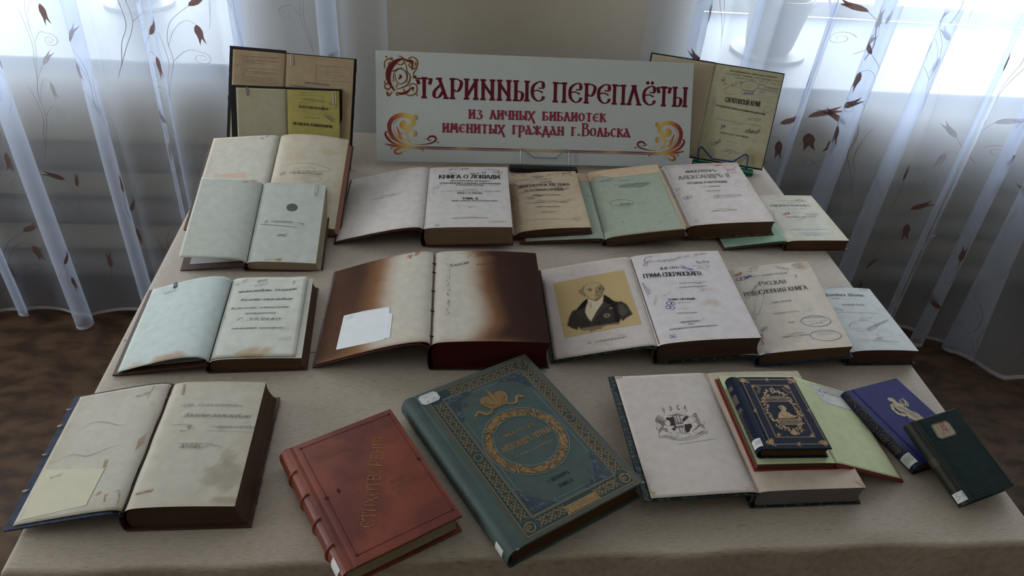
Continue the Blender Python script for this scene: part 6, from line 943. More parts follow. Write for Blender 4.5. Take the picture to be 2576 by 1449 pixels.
ed = blur(inpoly(QX, QY, PT['face']), 2); ed = (ed * (1 - ed) * 4)[..., None] * .45; img = img * (1 - ed) + np.array((84, 70, 54.)) * ed
ed = blur(inpoly(QX, QY, PT['shirt']), 2); ed = (ed * (1 - ed) * 4)[..., None] * .35; img = img * (1 - ed) + np.array((84, 74, 60.)) * ed
cut = blur((QY < min(p[1] for p in PT['coat']) + 14).astype(float) * inpoly(QX, QY, PT['coat']), 8)[..., None] * .55; img = img * (1 - cut) + np.array((196, 170, 122.)) * cut
lin_ = img / 255.; lin_ = np.where(lin_ <= .04045, lin_ / 12.92, ((lin_ + .055) / 1.055) ** 2.4)
m = MB(); m.v = [S(QX[j, i] * .001, QY[j, i] * .001, .0005) for j in range(NV) for i in range(NU)]; m.f = [(j * NU + i, j * NU + i + 1, (j + 1) * NU + i + 1, (j + 1) * NU + i) for j in range(NV - 1) for i in range(NU - 1)]
m.c = [tuple(c) for c in lin_.reshape(-1, 3)]; pt = m.build('engraved_portrait', mat('portrait_print', attr=True, rough=.85, spec=.1), root, smooth=True); pt['label'] = 'tan printed portrait of a bald man in a dark coat with a star'
I.build(root)
root, S, I, fs = open_book('rodo', 'open_book', 'open book titled РУССКАЯ РОДОСЛОВНАЯ КНИГА with two oval stamps', C_NAVYP, paper((206, 196, 180), seed=41), paper((214, 204, 190), (190, 160, 122), .35, 42, w=.166, h=.27, spots=[(.155, .26, .02, .02, (190, 160, 120), .5)]), E_BR, bl=.001, br=.002, g=.003, group=G1)
draw(I, fs); I.ell((.038, .152), (.016, .042), (-.006, .003), .0004, 'hg'); I.build(root)
root, S, I, fs = open_book('goethe', 'open_book', 'small open book with a German blackletter title at the right table edge', C_NAVYP, paper((206, 206, 204), seed=51), paper((216, 220, 218), (196, 186, 160), .25, 52, w=.133, h=.195), E_DARK, bl=.001, br=.002, g=.003, fall=.002, group=G1)
draw(I, fs); I.build(root)
# ---- left column
root, S, I, fs = open_book('sign', 'open_book', 'open book with a large flourished signature, propped behind the one with the round seal', C_BROWN, paper((212, 208, 194), (200, 170, 130), .32, 61, w=.157, h=.27), paper((214, 204, 184), (196, 164, 120), .45, 62, w=.159, h=.27, spots=[(.12, .22, .02, .014, (204, 186, 150), .6), (.05, .20, .03, .018, (206, 190, 156), .5)]), E_PINK, bl=.002, br=.008, g=.006, skew=.006, group=G1, corner=CORN, ovl=.006, fall=.003)
f_ = find(fs, 'slip2')[0]; sl2 = flat_piece('library_label', pts(f_), S, mat('pinkish_label_paper', (212, 186, 164), rough=.8), root, .0003, .0003); sl2['label'] = 'pinkish pasted label'
draw(I, [f for f in fs if f[-1] not in ('slip2', 'patch')]); I.lift = .0009; I.build(root)
for k_ in (0,):
    Ix = Ink(S); Ix.curve([(.02, .168), (.05, .176), (.10, .178), (.13, .165), (.09, .155), (.05, .158), (.09, .172)], .0006, 'hk', seg=8); Ix.build(root)
root, S, I, fs = open_book('stamp', 'open_book', 'open book with a round grey seal and an ink signature on its right page', C_BROWN, paper((206, 210, 200), (190, 184, 160), .3, 71, w=.127, h=.23), paper((206, 210, 202), (190, 184, 160), .3, 72, w=.136, h=.23, spots=[(.062, .006, .006, .005, (140, 84, 50), .9), (.05, .006, .02, .005, (186, 160, 120), .5), (.11, .01, .012, .006, (220, 222, 214), .6)]), E_PALE, bl=.006, br=.002, g=.006, skew=.008, board_z=-.001, inner=mat('grey_endpaper', (178, 182, 180), rough=.9), group=G1, ov=.004, ovl=.003)
f_ = find(fs, 'seal')[0]; INK['seal'] = ('round_seal', (0, 0, 0)); INKMAT['seal'] = mat('grey_embossed_seal', (112, 112, 106), rough=.7, noise=.45, nscale=(900, 900, 900))
cc = (f_[1] * .001, f_[2] * .001); I.disc(cc, .011, .011, 'seal', 28, lift=-.0001); I.ell(cc, (.0108, 0), (0, .0108), .0008, 'hk'); I.ell(cc, (.0082, 0), (0, .0082), .0004, 'hk'); I.text('ИП', cc[0] - .003, cc[1] - .002, cc[0] + .003, cc[1] - .002, .005, 'hk')
draw(I, [f for f in fs if f[-1] not in ('seal', 'dot')]); I.build(root)
def standing(key, su, tt, name, label, cover, pl, pr, wl, wr, **k):
    P = PAR[key]; R, o = frame_of(P); P.update(w=wr, wl=wl, t=tt, zh=tt - .003, zl=tt - .004)
    org = o + R @ Vector((su, 0, -tt)); return open_book(key, name, label, cover, pl, pr, edge=k.pop('edge', E_BR), origin=org, bl=0, g=.002, br=.0005, group=G1, **k)
tp = lambda s: paper((168, 148, 118), (150, 112, 76), .4, s, w=.17, h=.277)
root, S, I, fs = standing('tall', .1375, .014, 'open_book', 'tall upright open book, brown printed pages in a ragged black cover, back left', C_BLACK, tp(81), tp(82), .130, .1665, ovl=.008, ov=.004, raggy=.0016, top_off=.004)
draw(I, [f for f in fs if f[-1] != 'spine'], -.1375); I.build(root)
yel = paper((182, 170, 100), (164, 148, 84), .3, 91, w=.125, h=.2)
root, S, I, fs = standing('small', .1305, .012, 'open_book', 'small open book with a bright yellow title page, standing before the tall brown one', C_BLACK, paper((182, 174, 148), (168, 152, 116), .35, 92, w=.12, h=.2), yel, .118, .1255, ovl=.013, ov=.006)
draw(I, [f for f in fs if f[-1] not in ('spine', 'pageL top, step, step2, gutter, pageR top, pageR bot')], -.1305); I.build(root)
SMS = S; SMR = root
PAR['sarat']['phi'] = -.0161
root, S, I, fs = standing('sarat', 0, .012, 'open_book', 'upright open book titled САРАТОВСКIЙ КРАЙ on a blue wire stand at the back right', C_MARBG, paper((190, 178, 152), (160, 124, 98), .35, 95, w=.17, h=.25), paper((190, 184, 154), (168, 150, 116), .35, 96, w=.18, h=.25, spots=[(.15, .03, .03, .02, (170, 150, 104), .5)]), .170, .178, ovl=.004, ov=.004, edge=E_TAN)
draw(I, fs); I.build(root)
SA = PAR['sarat']; SAR, SAO = frame_of(SA)
# ---- bottom left book
root, S, I, fs = open_book('blue_torn', 'open_book', 'stained open book with a torn blue cover edge and a pasted paper pocket', C_NAVYP,
    paper((196, 190, 176), (150, 124, 92), .5, 101, w=.145, h=.238, fox=1), paper((200, 194, 178), (160, 134, 100), .4, 102, w=.144, h=.238, fox=1, spots=[(.118, .052, .028, .026, (148, 136, 116), .55), (.12, .085, .012, .016, (150, 140, 118), .5), (.13, .01, .02, .008, (150, 130, 104), .6)]), E_DARK, bl=.003, br=.003, g=.006, spine_mat=C_BROWN, back=C_BROWN, skew=.012, group=G1, ov=.005, ovl=.011, raggy=.002)
f_ = find(fs, 'slip')[0]; pk = flat_piece('paper_pocket', pts(f_), S, mat('cream_pocket_paper', (204, 198, 172), rough=.85, noise=.04), root, .0004, .0005); pk['label'] = 'cream library card pocket'
for f in find(fs, 'tape'): flat_piece('old_tape', pts(f), S, TAPE, root, .0003, .0002)
I.lift = .001; draw(I, [f for f in fs if f[-1] not in ('slip', 'tape')]); 
for q in ([(-.12, .158), (-.10, .172), (-.075, .166), (-.055, .156), (-.04, .158)], [(-.14, .10), (-.11, .112), (-.085, .104), (-.06, .112), (-.04, .117)], [(.07, .097), (.09, .106), (.11, .10)]): I.curve(q, .0007, 'mm')
I.build(root)
m = MB(); m.tube([(-.001 + .001 * sin(v * 80), v, S(0, v)[2] - .0002) for v in lin(-.003, .24, 26)], .0026, 6); m.build('worn_hinge', mat('dark_worn_hinge', (56, 34, 28), rough=.9, noise=.3, nscale=(200, 200, 200)), root, smooth=True)
for i, v in enumerate((.055, .12, .175, .21)):
    rr = random.Random(i); w_ = rr.uniform(.002, .004); flat_piece('torn_scrap', [(-.154, v), (-.158 - w_ * .4, v + .003), (-.155, v + w_ * 1.4), (-.149, v + w_)], S, TAPE, root, .0006, .0004)
# ---- marbled book with bookplate
root, S, I, fs = open_book('marbled', 'open_book', 'large open book in green marbled covers with an engraved coat of arms bookplate', C_MARBG, paper((212, 202, 194), (206, 178, 152), .22, 111, w=.163, h=.253), paper((204, 188, 170), (190, 160, 134), .3, 112, w=.17, h=.253), E_GREY, bl=.0005, br=.001, g=.003, group=G1, ovl=.010, ov=.003, spine_mat=C_MARBG)
for c in ([(-.003, .251), (-.026, .251), (-.018, .247), (-.003, .243)], [(-.162, .252), (-.150, .252), (-.152, .248), (-.163, .247)], [(-.162, .001), (-.162, .013), (-.154, .010), (-.156, .005), (-.150, .001)], [(-.003, .001), (-.003, .012), (-.022, .010), (-.014, .006), (-.020, .002)], [(.169, .001), (.169, .015), (.158, .012), (.164, .004)]):
    flat_piece('leather_stain', c, S, CORNP, root, .0003, .0001)
AR = FE2['arms']
INK['mp'] = ('engraved_shading', (0, 0, 0)); INKMAT['mp'] = print_mat('engraved_pale_shading', (156, 148, 142))
for p in AR['pale']: I.poly([(a * .001, b * .001) for a, b in p], 'mp', -.0001)
for p in AR['mid']: I.poly([(a * .001, b * .001) for a, b in p], 'mm')
I.lift = .0005
for p in AR['dark']: I.poly([(a * .001, b * .001) for a, b in p], 'm')
for w_, p in AR['lines']: I.curve([(a * .001, b * .001) for a, b in p], w_ * .0022 + .0002, 'm', seg=5) if w_ > .12 else I.strip([(a * .001, b * .001) for a, b in p], .00025, 'mm')
I.lift = .0007
for a, b in ((-.0905, .1295), (-.1003, .117)): I.disc((a, b), .0011, .0011, 'x', 8)
tx = AR['text']
for t_, a, b in (('COMTE', 0, 1), ('DE', 2, 3), ('NESSELRODE', 4, 5)): I.text(t_, tx[a][0] * .001, tx[a][1] * .001, tx[b][0] * .001, tx[b][1] * .001, .0018, 'k')
I.build(root)
# ---- red open book (opened at its end) with yellow-green endpapers
PAR['redopen'].update(x=.6176, wl=.125, zh=.0098, zl=-.0335)
yg = lambda s: paper((206, 212, 168), (190, 196, 146), .2, s, w=.126, h=.192)
root, S, I, fs = open_book('redopen', 'open_book', 'thin red cloth book with yellow-green endpapers, open on top of the marbled one', C_RED, yg(121), yg(122), E_BR, bl=.0, br=.0005, g=.001, mirror=True, ov=.003, group=G1)
S2 = lambda x, v, l=0: S(-x, v, l)
pl_ = [(.040, .186), (.048, .152), (.056, .143), (.105, .141), (.118, .150), (.120, .186)]
bp = flat_piece('bookplate', pl_, S2, LABELP, root, .0004, .0002); bp['label'] = 'white printed bookplate'
I = Ink(S2); I.lift = .0008
I.strip([(a * .94 + .005, b * .96 + .0065) for a, b in pl_], .0002, 'g', closed=True); I.text('ИЗЪ КНИГЪ ГРАФА', .058, .178, .104, .178, .003, 'g'); I.text('DE NESSELRODE', .050, .169, .112, .169, .0055, 'G'); I.text('№', .054, .159, .060, .159, .004, 'g'); I.text('П.', .060, .151, .066, .151, .004, 'g'); I.build(root)
# ------------------------------------------------------------------ closed books
G2 = 'closed decorated books at the front'
root, S, SP, so, I = closed_book('red', 'closed_book', 'closed reddish brown leather book titled СТИХОТВОРЕНIЯ with raised spine bands', C_LEATHER, E_PALE, bul=.012, tb=.004, inset=.006, bands=4, rnd=.0015, group=G2)
fs = FE['red:R']; draw(I, [f for f in fs if f[0] == 'T'])
I.lift = .0002; gilt('blind_tooling', print_mat('dark_blind_tooling', (74, 26, 20)))
rect(I, .0185, .1605, .0152, .2205, .0008, 'blind_tooling')
for a, b in ((.0185, .0152), (.1605, .0152), (.0185, .2205), (.1605, .2205)): I.disc((a, b), .0022, .0022, 'blind_tooling', 12)
for a, b in ((.0372, .122), (.1605, .118), (.0185, .118)): I.poly([(a - .0035, b), (a, b + .0055), (a + .0035, b), (a, b - .0055)], 'blind_tooling'); I.ell((a, b), (.0025, 0), (0, .0045), .0004, 'rg')
I.ell((.1395, .1207), (.005, 0), (0, .003), .0006, 'rg'); I.line((.1345, .1207), (.1445, .1207), .0006, 'rg'); I.curve([(.135, .118), (.1395, .124), (.144, .118)], .0006, 'rg')
I.build(root); spine_label(SP, .008, .030, .42, .80, so)
# grey-green imperial book
root, S, SP, so, I = closed_book('alex1', 'closed_book', 'large closed grey-green book with a gilt crown and laurel wreath', C_TEAL, E_GILT, bul=.013, tb=.004, inset=.005, rnd=.0012, group=G2)
fs = FE['alex1:R']; draw(I, [f for f in fs if f[0] == 'T'])
gilt('blue_line', print_mat('pale_blue_line', (104, 134, 146), rough=.5)); gilt('slate_ornament', mat('slate_blue_relief', (56, 68, 78), rough=.4, noise=.3, nscale=(500, 500, 500))); gilt('dark_panel', print_mat('dark_green_panel', (44, 66, 66), rough=.6)); gilt('grey_line', print_mat('grey_brown_line', (108, 104, 92), rough=.5)); gilt('slate_highlight', print_mat('pale_slate_line', (98, 114, 126), rough=.4))
O0, O1, P0, P1 = .0195, .2185, .0035, .312; i0, i1, j0, j1 = .046, .196, .031, .288
I.lift = .00012; 
for a in ((O0, i0, P0, P1), (i1, O1, P0, P1), (i0, i1, P0, j0), (i0, i1, j1, P1)): I.poly([(a[0], a[2]), (a[1], a[2]), (a[1], a[3]), (a[0], a[3])], 'dark_panel')
I.lift = .0003
rect(I, O0, O1, P0, P1, .0007, 'g1'); rect(I, O0 + .0018, O1 - .0018, P0 + .0018, P1 - .0018, .0005, 'g1'); rect(I, O0 + .0042, O1 - .0042, P0 + .0042, P1 - .0042, .0022, 'grey_line'); rect(I, i0, i1, j0, j1, .0024, 'grey_line'); rect(I, i0 + .0022, i1 - .0022, j0 + .0022, j1 - .0022, .0005, 'g1')
b0, b1, c0_, c1_ = O0 + .007, O1 - .007, P0 + .007, P1 - .007; W_ = i0 - b0 - .002
mx, my = (b0 + i0 - .002) / 2, (c0_ + j0 - .002) / 2; mx2, my2 = (b1 + i1 + .002) / 2, (c1_ + j1 + .002) / 2
for a, b in ((mx, my), (mx2, my), (mx2, my2)):
    I.ell((a, b), (.0078, 0), (0, .0078), .0016, 'g1'); I.spiral((a, b + .001), .0052, 1, 1.2, .0012, 'g1'); I.spiral((a - .001, b - .001), .0042, 4, 1.0, .0012, 'g1', -1)
    for s_ in (-.0122, .0122): I.line((a + s_, b - .011), (a + s_, b + .011), .0007, 'grey_line'); I.line((a - .011, b + s_), (a + .011, b + s_), .0007, 'grey_line')
for x_ in (mx, mx2):
    vc = .158; I.ell((x_, vc), (.0072, 0), (0, .0072), .0009, 'g1'); I.ell((x_, vc), (.0056, 0), (0, .0056), .0006, 'g1')
    vine(I, (x_, my + .014), (x_, vc - .010), W_ * .9, 'g1'); vine(I, (x_, vc + .010), (x_, my2 - .014), W_ * .9, 'g1')
vine(I, (mx + .028, my2), (mx2 - .014, my2), W_ * .9, 'g1'); vine(I, (mx + .014, my), (.096, my), W_ * .9, 'g1'); vine(I, (.149, my), (mx2 - .014, my), W_ * .9, 'g1')
I.lift = .0005; I.poly([(.0975, .0095), (.1475, .0095), (.1465, .0155), (.1475, .0230), (.0975, .0230), (.0985, .016)], 'g1'); I.poly([(.1475, .0095), (.152, .008), (.1495, .0162), (.152, .0245), (.1475, .023)], 'g1'); I.poly([(.0975, .0095), (.093, .008), (.0955, .0162), (.093, .0245), (.0975, .023)], 'g1')
I.lift = .0007; I.text('ИЗДАНIЕ', .110, .0175, .135, .0175, .003, 'g'); I.text('А. С. СУВОРИНА', .104, .0125, .142, .0125, .003, 'g'); I.lift = .0004
for (a, b), sx, sy in (((i0 + .004, j0 + .004), 1, 1), ((i1 - .004, j0 + .004), -1, 1), ((i1 - .004, j1 - .004), -1, -1), ((i0 + .004, j1 - .004), 1, -1)):
    rr = random.Random(int(a * 1e4 + b * 1e3))
    I.lift = .0003; I.poly([(a, b), (a + sx * .040, b), (a + sx * .034, b + sy * .008), (a + sx * .020, b + sy * .014), (a + sx * .015, b + sy * .022), (a + sx * .008, b + sy * .036), (a, b + sy * .046)], 'slate_ornament')
    I.lift = .0005
    for q in range(34):
        t1 = rr.random(); arm = rr.random() < .5; d = rr.uniform(0, .046) ; e = rr.uniform(0, .017) * (1 - d / .06)
        c = (a + sx * (e if arm else d), b + sy * (d * 1.1 if arm else e)); kk = 'slate_highlight' if rr.random() < .45 else 'slate_ornament'
        I.spiral(c, rr.uniform(.0018, .0042), rr.uniform(0, 6), 1.2, .0008, kk, rr.choice((-1, 1)), n=9); leaf(I, c, rr.uniform(0, 6.28), rr.uniform(.003, .006), kk)
    c = (a + sx * .019, b + sy * .020)
    for k_ in range(9): an = atan2(sy, sx) + (k_ - 4) * .36; leaf(I, c, an, .0085, 'slate_ornament', .8); I.line(c, (c[0] + .0075 * cos(an), c[1] + .0075 * sin(an)), .0005, 'slate_highlight')
I.lift = .0003
q0, q1, r0, r1_ = i0 + .0085, i1 - .0085, j0 + .0085, j1 - .0085
I.line((q0, r0 + .046), (q0, r1_ - .046), .0009, 'blue_line'); I.line((q1, r0 + .046), (q1, r1_ - .046), .0009, 'blue_line'); I.line((q0 + .042, r0), (q1 - .042, r0), .0009, 'blue_line'); I.line((q0 + .042, r1_), (q1 - .042, r1_), .0009, 'blue_line')
WC = (.1169, .152)
I.lift = .0004; I.ell(WC, (.0585, 0), (0, .0585), .0145, 'gd', 64); I.lift = .0006
I.ell(WC, (.0672, 0), (0, .0672), .0012, 'blue_line', 64); I.ell(WC, (.0497, 0), (0, .0497), .0012, 'blue_line', 64)
rr = random.Random(4)
for k_ in range(260):
    a = rr.uniform(0, 2 * pi); r_ = rr.uniform(.0525, .0625); c = (WC[0] + r_ * cos(a), WC[1] + r_ * sin(a)); sg_ = 1 if 0 < (a - .9) % (2 * pi) < pi else -1
    leaf(I, c, a + pi / 2 * sg_ + rr.uniform(-.45, .45), rr.uniform(.007, .010), 'g1', 1.1, rr.uniform(0, .0003))
    if k_ % 6 == 0: I.disc((WC[0] + .0625 * cos(a), WC[1] + .0625 * sin(a)), .0011, .0011, 'g1', 7, lift=.0004)
for a in (.75, 2.35, 3.9, 5.5):
    for d in (-1, 1):
        I.strip([(WC[0] + r_ * cos(a + d * (r_ - .0585) * 9), WC[1] + r_ * sin(a + d * (r_ - .0585) * 9)) for r_ in (.0515, .0585, .0655)], .0022, 'g1', lift=.0005)
        for e in (-.0024, .0024): I.strip([(WC[0] + r_ * cos(a + d * (r_ - .0585) * 9 + e * 17), WC[1] + r_ * sin(a + d * (r_ - .0585) * 9 + e * 17)) for r_ in (.0515, .0585, .0655)], .0003, 'dark_panel', lift=.0006)
# crown
cx, cy = .1195, .2305; CP = lambda x, y: (cx + x, cy + y)
I.lift = .0005; half = [(0, 0), (.0145, .0005), (.0175, .006), (.0225, .014), (.0245, .0215), (.021, .0285), (.0135, .0315), (.0065, .0295), (.003, .026), (.0028, .034)]
I.poly([CP(a, b) for a, b in half] + [CP(-a, b) for a, b in half[::-1][:-1]], 'g1')
I.disc(CP(0, .0355), .0026, .0026, 'g1', 10); I.line(CP(0, .037), CP(0, .0445), .0014, 'g1'); I.line(CP(-.0028, .0418), CP(.0028, .0418), .0013, 'g1')
I.lift = .0008
for sx in (-1, 1):
    I.curve([CP(sx * .003, .007), CP(sx * .0045, .017), CP(sx * .0025, .031)], .0008, 'gd'); I.curve([CP(sx * .011, .006), CP(sx * .018, .016), CP(sx * .015, .028)], .0009, 'gd')
    for k_ in range(6): leaf(I, CP(sx * (.006 + .0025 * k_), .006 + .0015 * k_), pi / 2 - sx * .5, .005, 'gd', .8); I.curve([CP(sx * .007, .010 + .003 * k_), CP(sx * .012, .012 + .003 * k_), CP(sx * .017, .010 + .003 * k_)], .0004, 'gd')
I.line(CP(-.014, .0045), CP(.014, .0045), .0008, 'gd'); I.line(CP(-.0135, .0018), CP(.0135, .0018), .0005, 'gd')
I.lift = .0006
for sx in (-1, 1):
    I.strip(smooth_pts([CP(sx * .012, .002), CP(sx * .020, -.0035), CP(sx * .028, -.004), CP(sx * .032, .0015), CP(sx * .036, .0065), CP(sx * .041, .0045), CP(sx * .040, .001)], 5), [.0012 + .0012 * sin(pi * i / 30) for i in range(31)], 'g1')
    I.poly([CP(sx * .038, .0065), CP(sx * .0455, .0045), CP(sx * .048, -.002), CP(sx * .043, .0005), CP(sx * .040, .001)], 'g1')
lp = pts([f for f in fs if f[-1] == 'label'][0]); I.build(root)
lbp = [(.012, .2945), (.017, .290), (.040, .290), (.045, .2945), (.045, .3075), (.040, .312), (.017, .312), (.012, .3075)]
lo = flat_piece('library_label', lbp, S, LABELP, root, .0006, .0004); lo['label'] = 'white octagonal library label'
J = Ink(S); J.lift = .0012; J.strip([(a * .9 + .00285, b * .86 + .0421) for a, b in lbp], .0002, 'G', closed=True); J.text('9(с)1', .019, .3025, .038, .3035, .0055, 'hv'); J.text('ш-58', .021, .2935, .038, .2945, .0055, 'hv'); J.build(lo)
spine_label(SP, .012, .030, .40, .66, so, skew=0)
gsp = MB(); gsp.grid(lambda a, v: SP(a, v, .0006), lin(.35, .60, 6), lin(.262, .285, 2)); gsp.build('spine_ornament', GOLDD, so)
for i in range(5):
    Ix = Ink(lambda a, v, l=0: SP(a * 20, v, .0007)); Ix.spiral((.5 / 20, .24 - i * .04), .009, 0, 1.5, .0012, 'gd'); Ix.build(so)
wornm = mat('frayed_cloth_edge', (150, 160, 156), rough=.95, noise=.3, nscale=(500, 500, 500))
for (a, b) in ((0, 0), (PAR['alex1']['w'], 0)):
    m = MB(); m.tube([(a - .0005 + .006 * k / 5 * (1 if a == 0 else -1), -.0004, .0388) for k in range(6)], [.0004, .0011, .0013, .001, .0008, .0003], 6); m.build('frayed_edge', wornm, root, smooth=True)
# navy gilt book
root, S, SP, so, I = closed_book('navy', 'closed_book', 'small closed navy book with gilt frame and figure, on the open red one', C_NAVY, E_GILT, bul=.010, tb=.003, inset=.003, rnd=.0008, group=G2)
I.lift = .0003
for a in ((.0125, .1035, .0085, .1500), (.0138, .1022, .0098, .1487), (.0255, .0895, .0225, .1365), (.0268, .0882, .0238, .1352)): rect(I, *a, .0005, 'g1')
for a, b, sx, sy in ((.016, .012, 1, 1), (.100, .012, -1, 1), (.100, .1465, -1, -1), (.016, .1465, 1, -1)): cluster(I, (a, b), .010, 'g1', 8, int(a * 999 + b * 99), .0009)
for a, b in ((.0305, .0275), (.0845, .0275), (.0845, .1315), (.0305, .1315)): cluster(I, (a, b), .007, 'g1', 4, int(a * 999 + b * 77), .0007)
for a, b in ((.013, .079), (.103, .079), (.058, .149), (.058, .009)): cluster(I, (a, b), .005, 'g1', 4, 3, .0007)
for sx in (-1, 1):
    for k_ in range(4): I.spiral((.058 + sx * (.026 - .002 * k_), .118 + .004 * k_), .003, k_, 1.1, .0006, 'g1')
I.poly([(.031, .0975), (.083, .0975), (.083, .1075), (.074, .1085), (.074, .1115), (.041, .1115), (.041, .1065), (.031, .1065)], 'gd'); 
I.poly([(.040, .0475), (.078, .0475), (.078, .0615), (.040, .0615)], 'gd')
rr = random.Random(12)
for k_ in range(230):
    a = 2 * pi * k_ / 230; r_ = 1 + rr.uniform(-.12, .10); c = (.0585 + .0255 * r_ * cos(a), .079 + .045 * r_ * sin(a))
    if c[1] > .117 and abs(c[0] - .0585) > .02: continue
    leaf(I, c, rr.uniform(0, 6.28), rr.uniform(.003, .0062), 'g1', 1.3, rr.uniform(0, .0002))
for k_ in range(8): leaf(I, (.0585, .034), -pi / 2 + (k_ - 3.5) * .3, .008, 'g1', 1.3)
I.lift = .0006; I.text('ALBUM', .045, .1085, .070, .1085, .0022, 'dk'); I.text('АЛЬБОМЪ ПОЭЗIИ', .034, .1005, .080, .1005, .0042, 'dk')
I.poly([(.0440, .0620), (.0485, .0715), (.0535, .0765), (.0600, .0785), (.0660, .0745), (.0700, .0690), (.0760, .0665), (.0750, .0635), (.0660, .0620)], 'g1'); I.disc((.0598, .0835), .0062, .0066, 'g1', 14); I.disc((.056, .085), .0034, .004, 'gd', 10, .0001); I.curve([(.050, .0735), (.054, .067), (.064, .064), (.072, .066)], .0010, 'gd', lift=.0002); I.curve([(.0635, .075), (.062, .069), (.066, .065)], .0006, 'gd', lift=.0002)
for x_ in (.046, .058, .070): I.line((x_ - .004, .055), (x_ + .004, .055), .0006, 'dk'); I.line((x_ - .003, .052), (x_ + .003, .052), .0004, 'dk')
I.build(root)
for i, (v0, v1) in enumerate(((.128, .138), (.098, .118), (.080, .088))):
    m = MB(); m.grid(lambda a, v: SP(a, v, .0004), lin(.35, .78, 6), (v0, v1)); m.build('spine_gilding', mat('tarnished_gilding', (84, 70, 52), rough=.6, noise=.4, nscale=(300, 300, 300)), so)
Ix = Ink(lambda a, v, l=0: SP(a * 20, v, .0007))
for i in range(7): Ix.spiral((.6 / 20, .074 - i * .0085), .005, i, 1.3, .0008, 'g1')
Ix.build(so); spine_label(SP, .006, .022, .50, .97, so, txt='36')
# blue book
root, S, SP, so, I = closed_book('blue', 'closed_book', 'closed ultramarine blue book with a gilt seated lyre player', C_BLUE, E_BR, bul=.011, tb=.003, inset=.003, rnd=.001, group=G2, spine=mat('dark_blue_spine_cloth', (26, 28, 62), rough=.55, noise=.2, nscale=(60, 60, 60)))
gilt('pale_gold_figure', mat('pale_gold_figure', (168, 150, 110), rough=.5, metal=.15, noise=.35, nscale=(500, 500, 500))); gilt('blue_shadow_line', print_mat('mauve_line', (84, 76, 108)))
k_ = 'pale_gold_figure'; I.lift = .0003
FG = lambda x, y: (.0665 + x * .92, .1045 + y)     # figure centre
I.disc(FG(-.003, .0235), .0050, .0056, k_, 14); I.disc(FG(-.006, .026), .0048, .0046, k_, 12); I.poly([FG(-.008, .018), FG(.001, .019), FG(.006, .010), (FG(.010, -.004)), FG(-.002, -.010), FG(-.012, -.004), FG(-.013, .008)], k_)
I.poly([FG(-.009, .018), FG(-.017, .016), FG(-.0235, .006), FG(-.022, -.006), FG(-.014, -.014), FG(-.004, -.014), FG(-.008, -.008), FG(-.015, -.006), FG(-.018, .004), FG(-.013, .010)], k_)
I.poly([FG(-.004, -.008), FG(.010, -.004), FG(.014, -.014), FG(.010, -.034), FG(.003, -.040), FG(-.001, -.026), FG(-.008, -.018)], k_); I.poly([FG(.010, -.006), FG(.018, -.014), FG(.020, -.030), FG(.017, -.040), FG(.012, -.030), FG(.012, -.016)], k_)
I.strip(smooth_pts([FG(.002, .014), FG(.010, .008), FG(.016, .010), FG(.019, .016)], 4), .0013, k_); I.strip(smooth_pts([FG(.010, .020), FG(.008, .012), FG(.014, .004), FG(.020, .010), FG(.020, .022)], 4), .0011, k_)
for d in (.012, .0145, .017): I.line(FG(d, .006), FG(d + .0005, .020), .0004, k_)
I.line(FG(.010, .0195), FG(.021, .0215), .0010, k_); I.poly([FG(-.008, -.018), FG(-.001, -.028), FG(.002, -.040), FG(-.010, -.038), FG(-.014, -.026)], 'blue_shadow_line')
for a in range(7): leaf(I, FG(-.010 + .005 * a, -.041), pi / 2 + (a - 3) * .3, .006, k_)
I.lift = .0006
for q in ([(-.010, .012), (-.002, .004), (.006, .002)], [(-.006, .008), (.002, -.004), (.004, -.010)], [(-.002, -.012), (.006, -.016), (.008, -.030)], [(.002, -.012), (.010, -.012), (.014, -.026)], [(-.012, .004), (-.008, -.004), (0, -.008)]): I.curve([FG(*p) for p in q], .0009, 'blue_shadow_line')
I.build(root)
sp_ = Ink(lambda a, v, l=0: SP(a * 20, v, .0006))
for i in range(5): sp_.ell((.62 / 20, .148 - i * .026), (.0125, 0), (0, .010), .0012, 'gd'); sp_.spiral((.62 / 20, .148 - i * .026), .008, i, 1.6, .0014, 'g1' if i > 2 else 'gd'); leaf(sp_, (.7 / 20, .135 - i * .026), 1.2, .008, 'gd')
sp_.build(so); spine_label(SP, .006, .026, .42, .97, so, txt='1180')
# dark green book
PAR['dgreen']['z'] += .002
root, S, SP, so, I = closed_book('dgreen', 'closed_book', 'closed dark green book with an octagonal label, leaning on the blue one', C_DGREEN, E_BR, bul=.010, tb=.003, inset=.003, rnd=.001, group=G2, spine=mat('dark_olive_spine_leather', (34, 34, 24), rough=.5, noise=.3, nscale=(80, 80, 80)))
gilt('blind_line', print_mat('dark_green_tooling', (20, 34, 36), rough=.4)); gilt('raised_line', print_mat('lighter_green_tooling', (44, 66, 66), rough=.35))
for d, k_ in ((.006, 'blind_line'), (.0075, 'raised_line'), (.011, 'blind_line'), (.0122, 'raised_line')): rect(I, d + .010, .0945 - d, d, .1399 - d, .0006, k_)
for i in range(5):
    a = i * 1.2; I.spiral((.055 + .010 * cos(a), .062 + .018 * sin(a)), .009, a, 1.2, .0007, 'raised_line'); I.spiral((.055 + .010 * cos(a), .062 + .018 * sin(a)), .0085, a, 1.2, .0004, 'blind_line')
I.build(root)
lb = pts([f for f in FE['dgreen:R'] if f[-1] == 'label'][0]); lo = flat_piece('library_label', lb, S, mat('aged_label_paper', (176, 158, 134), rough=.8, noise=.1, nscale=(200, 200, 200)), root, .0004, .0004); lo['label'] = 'yellowed octagonal library label'
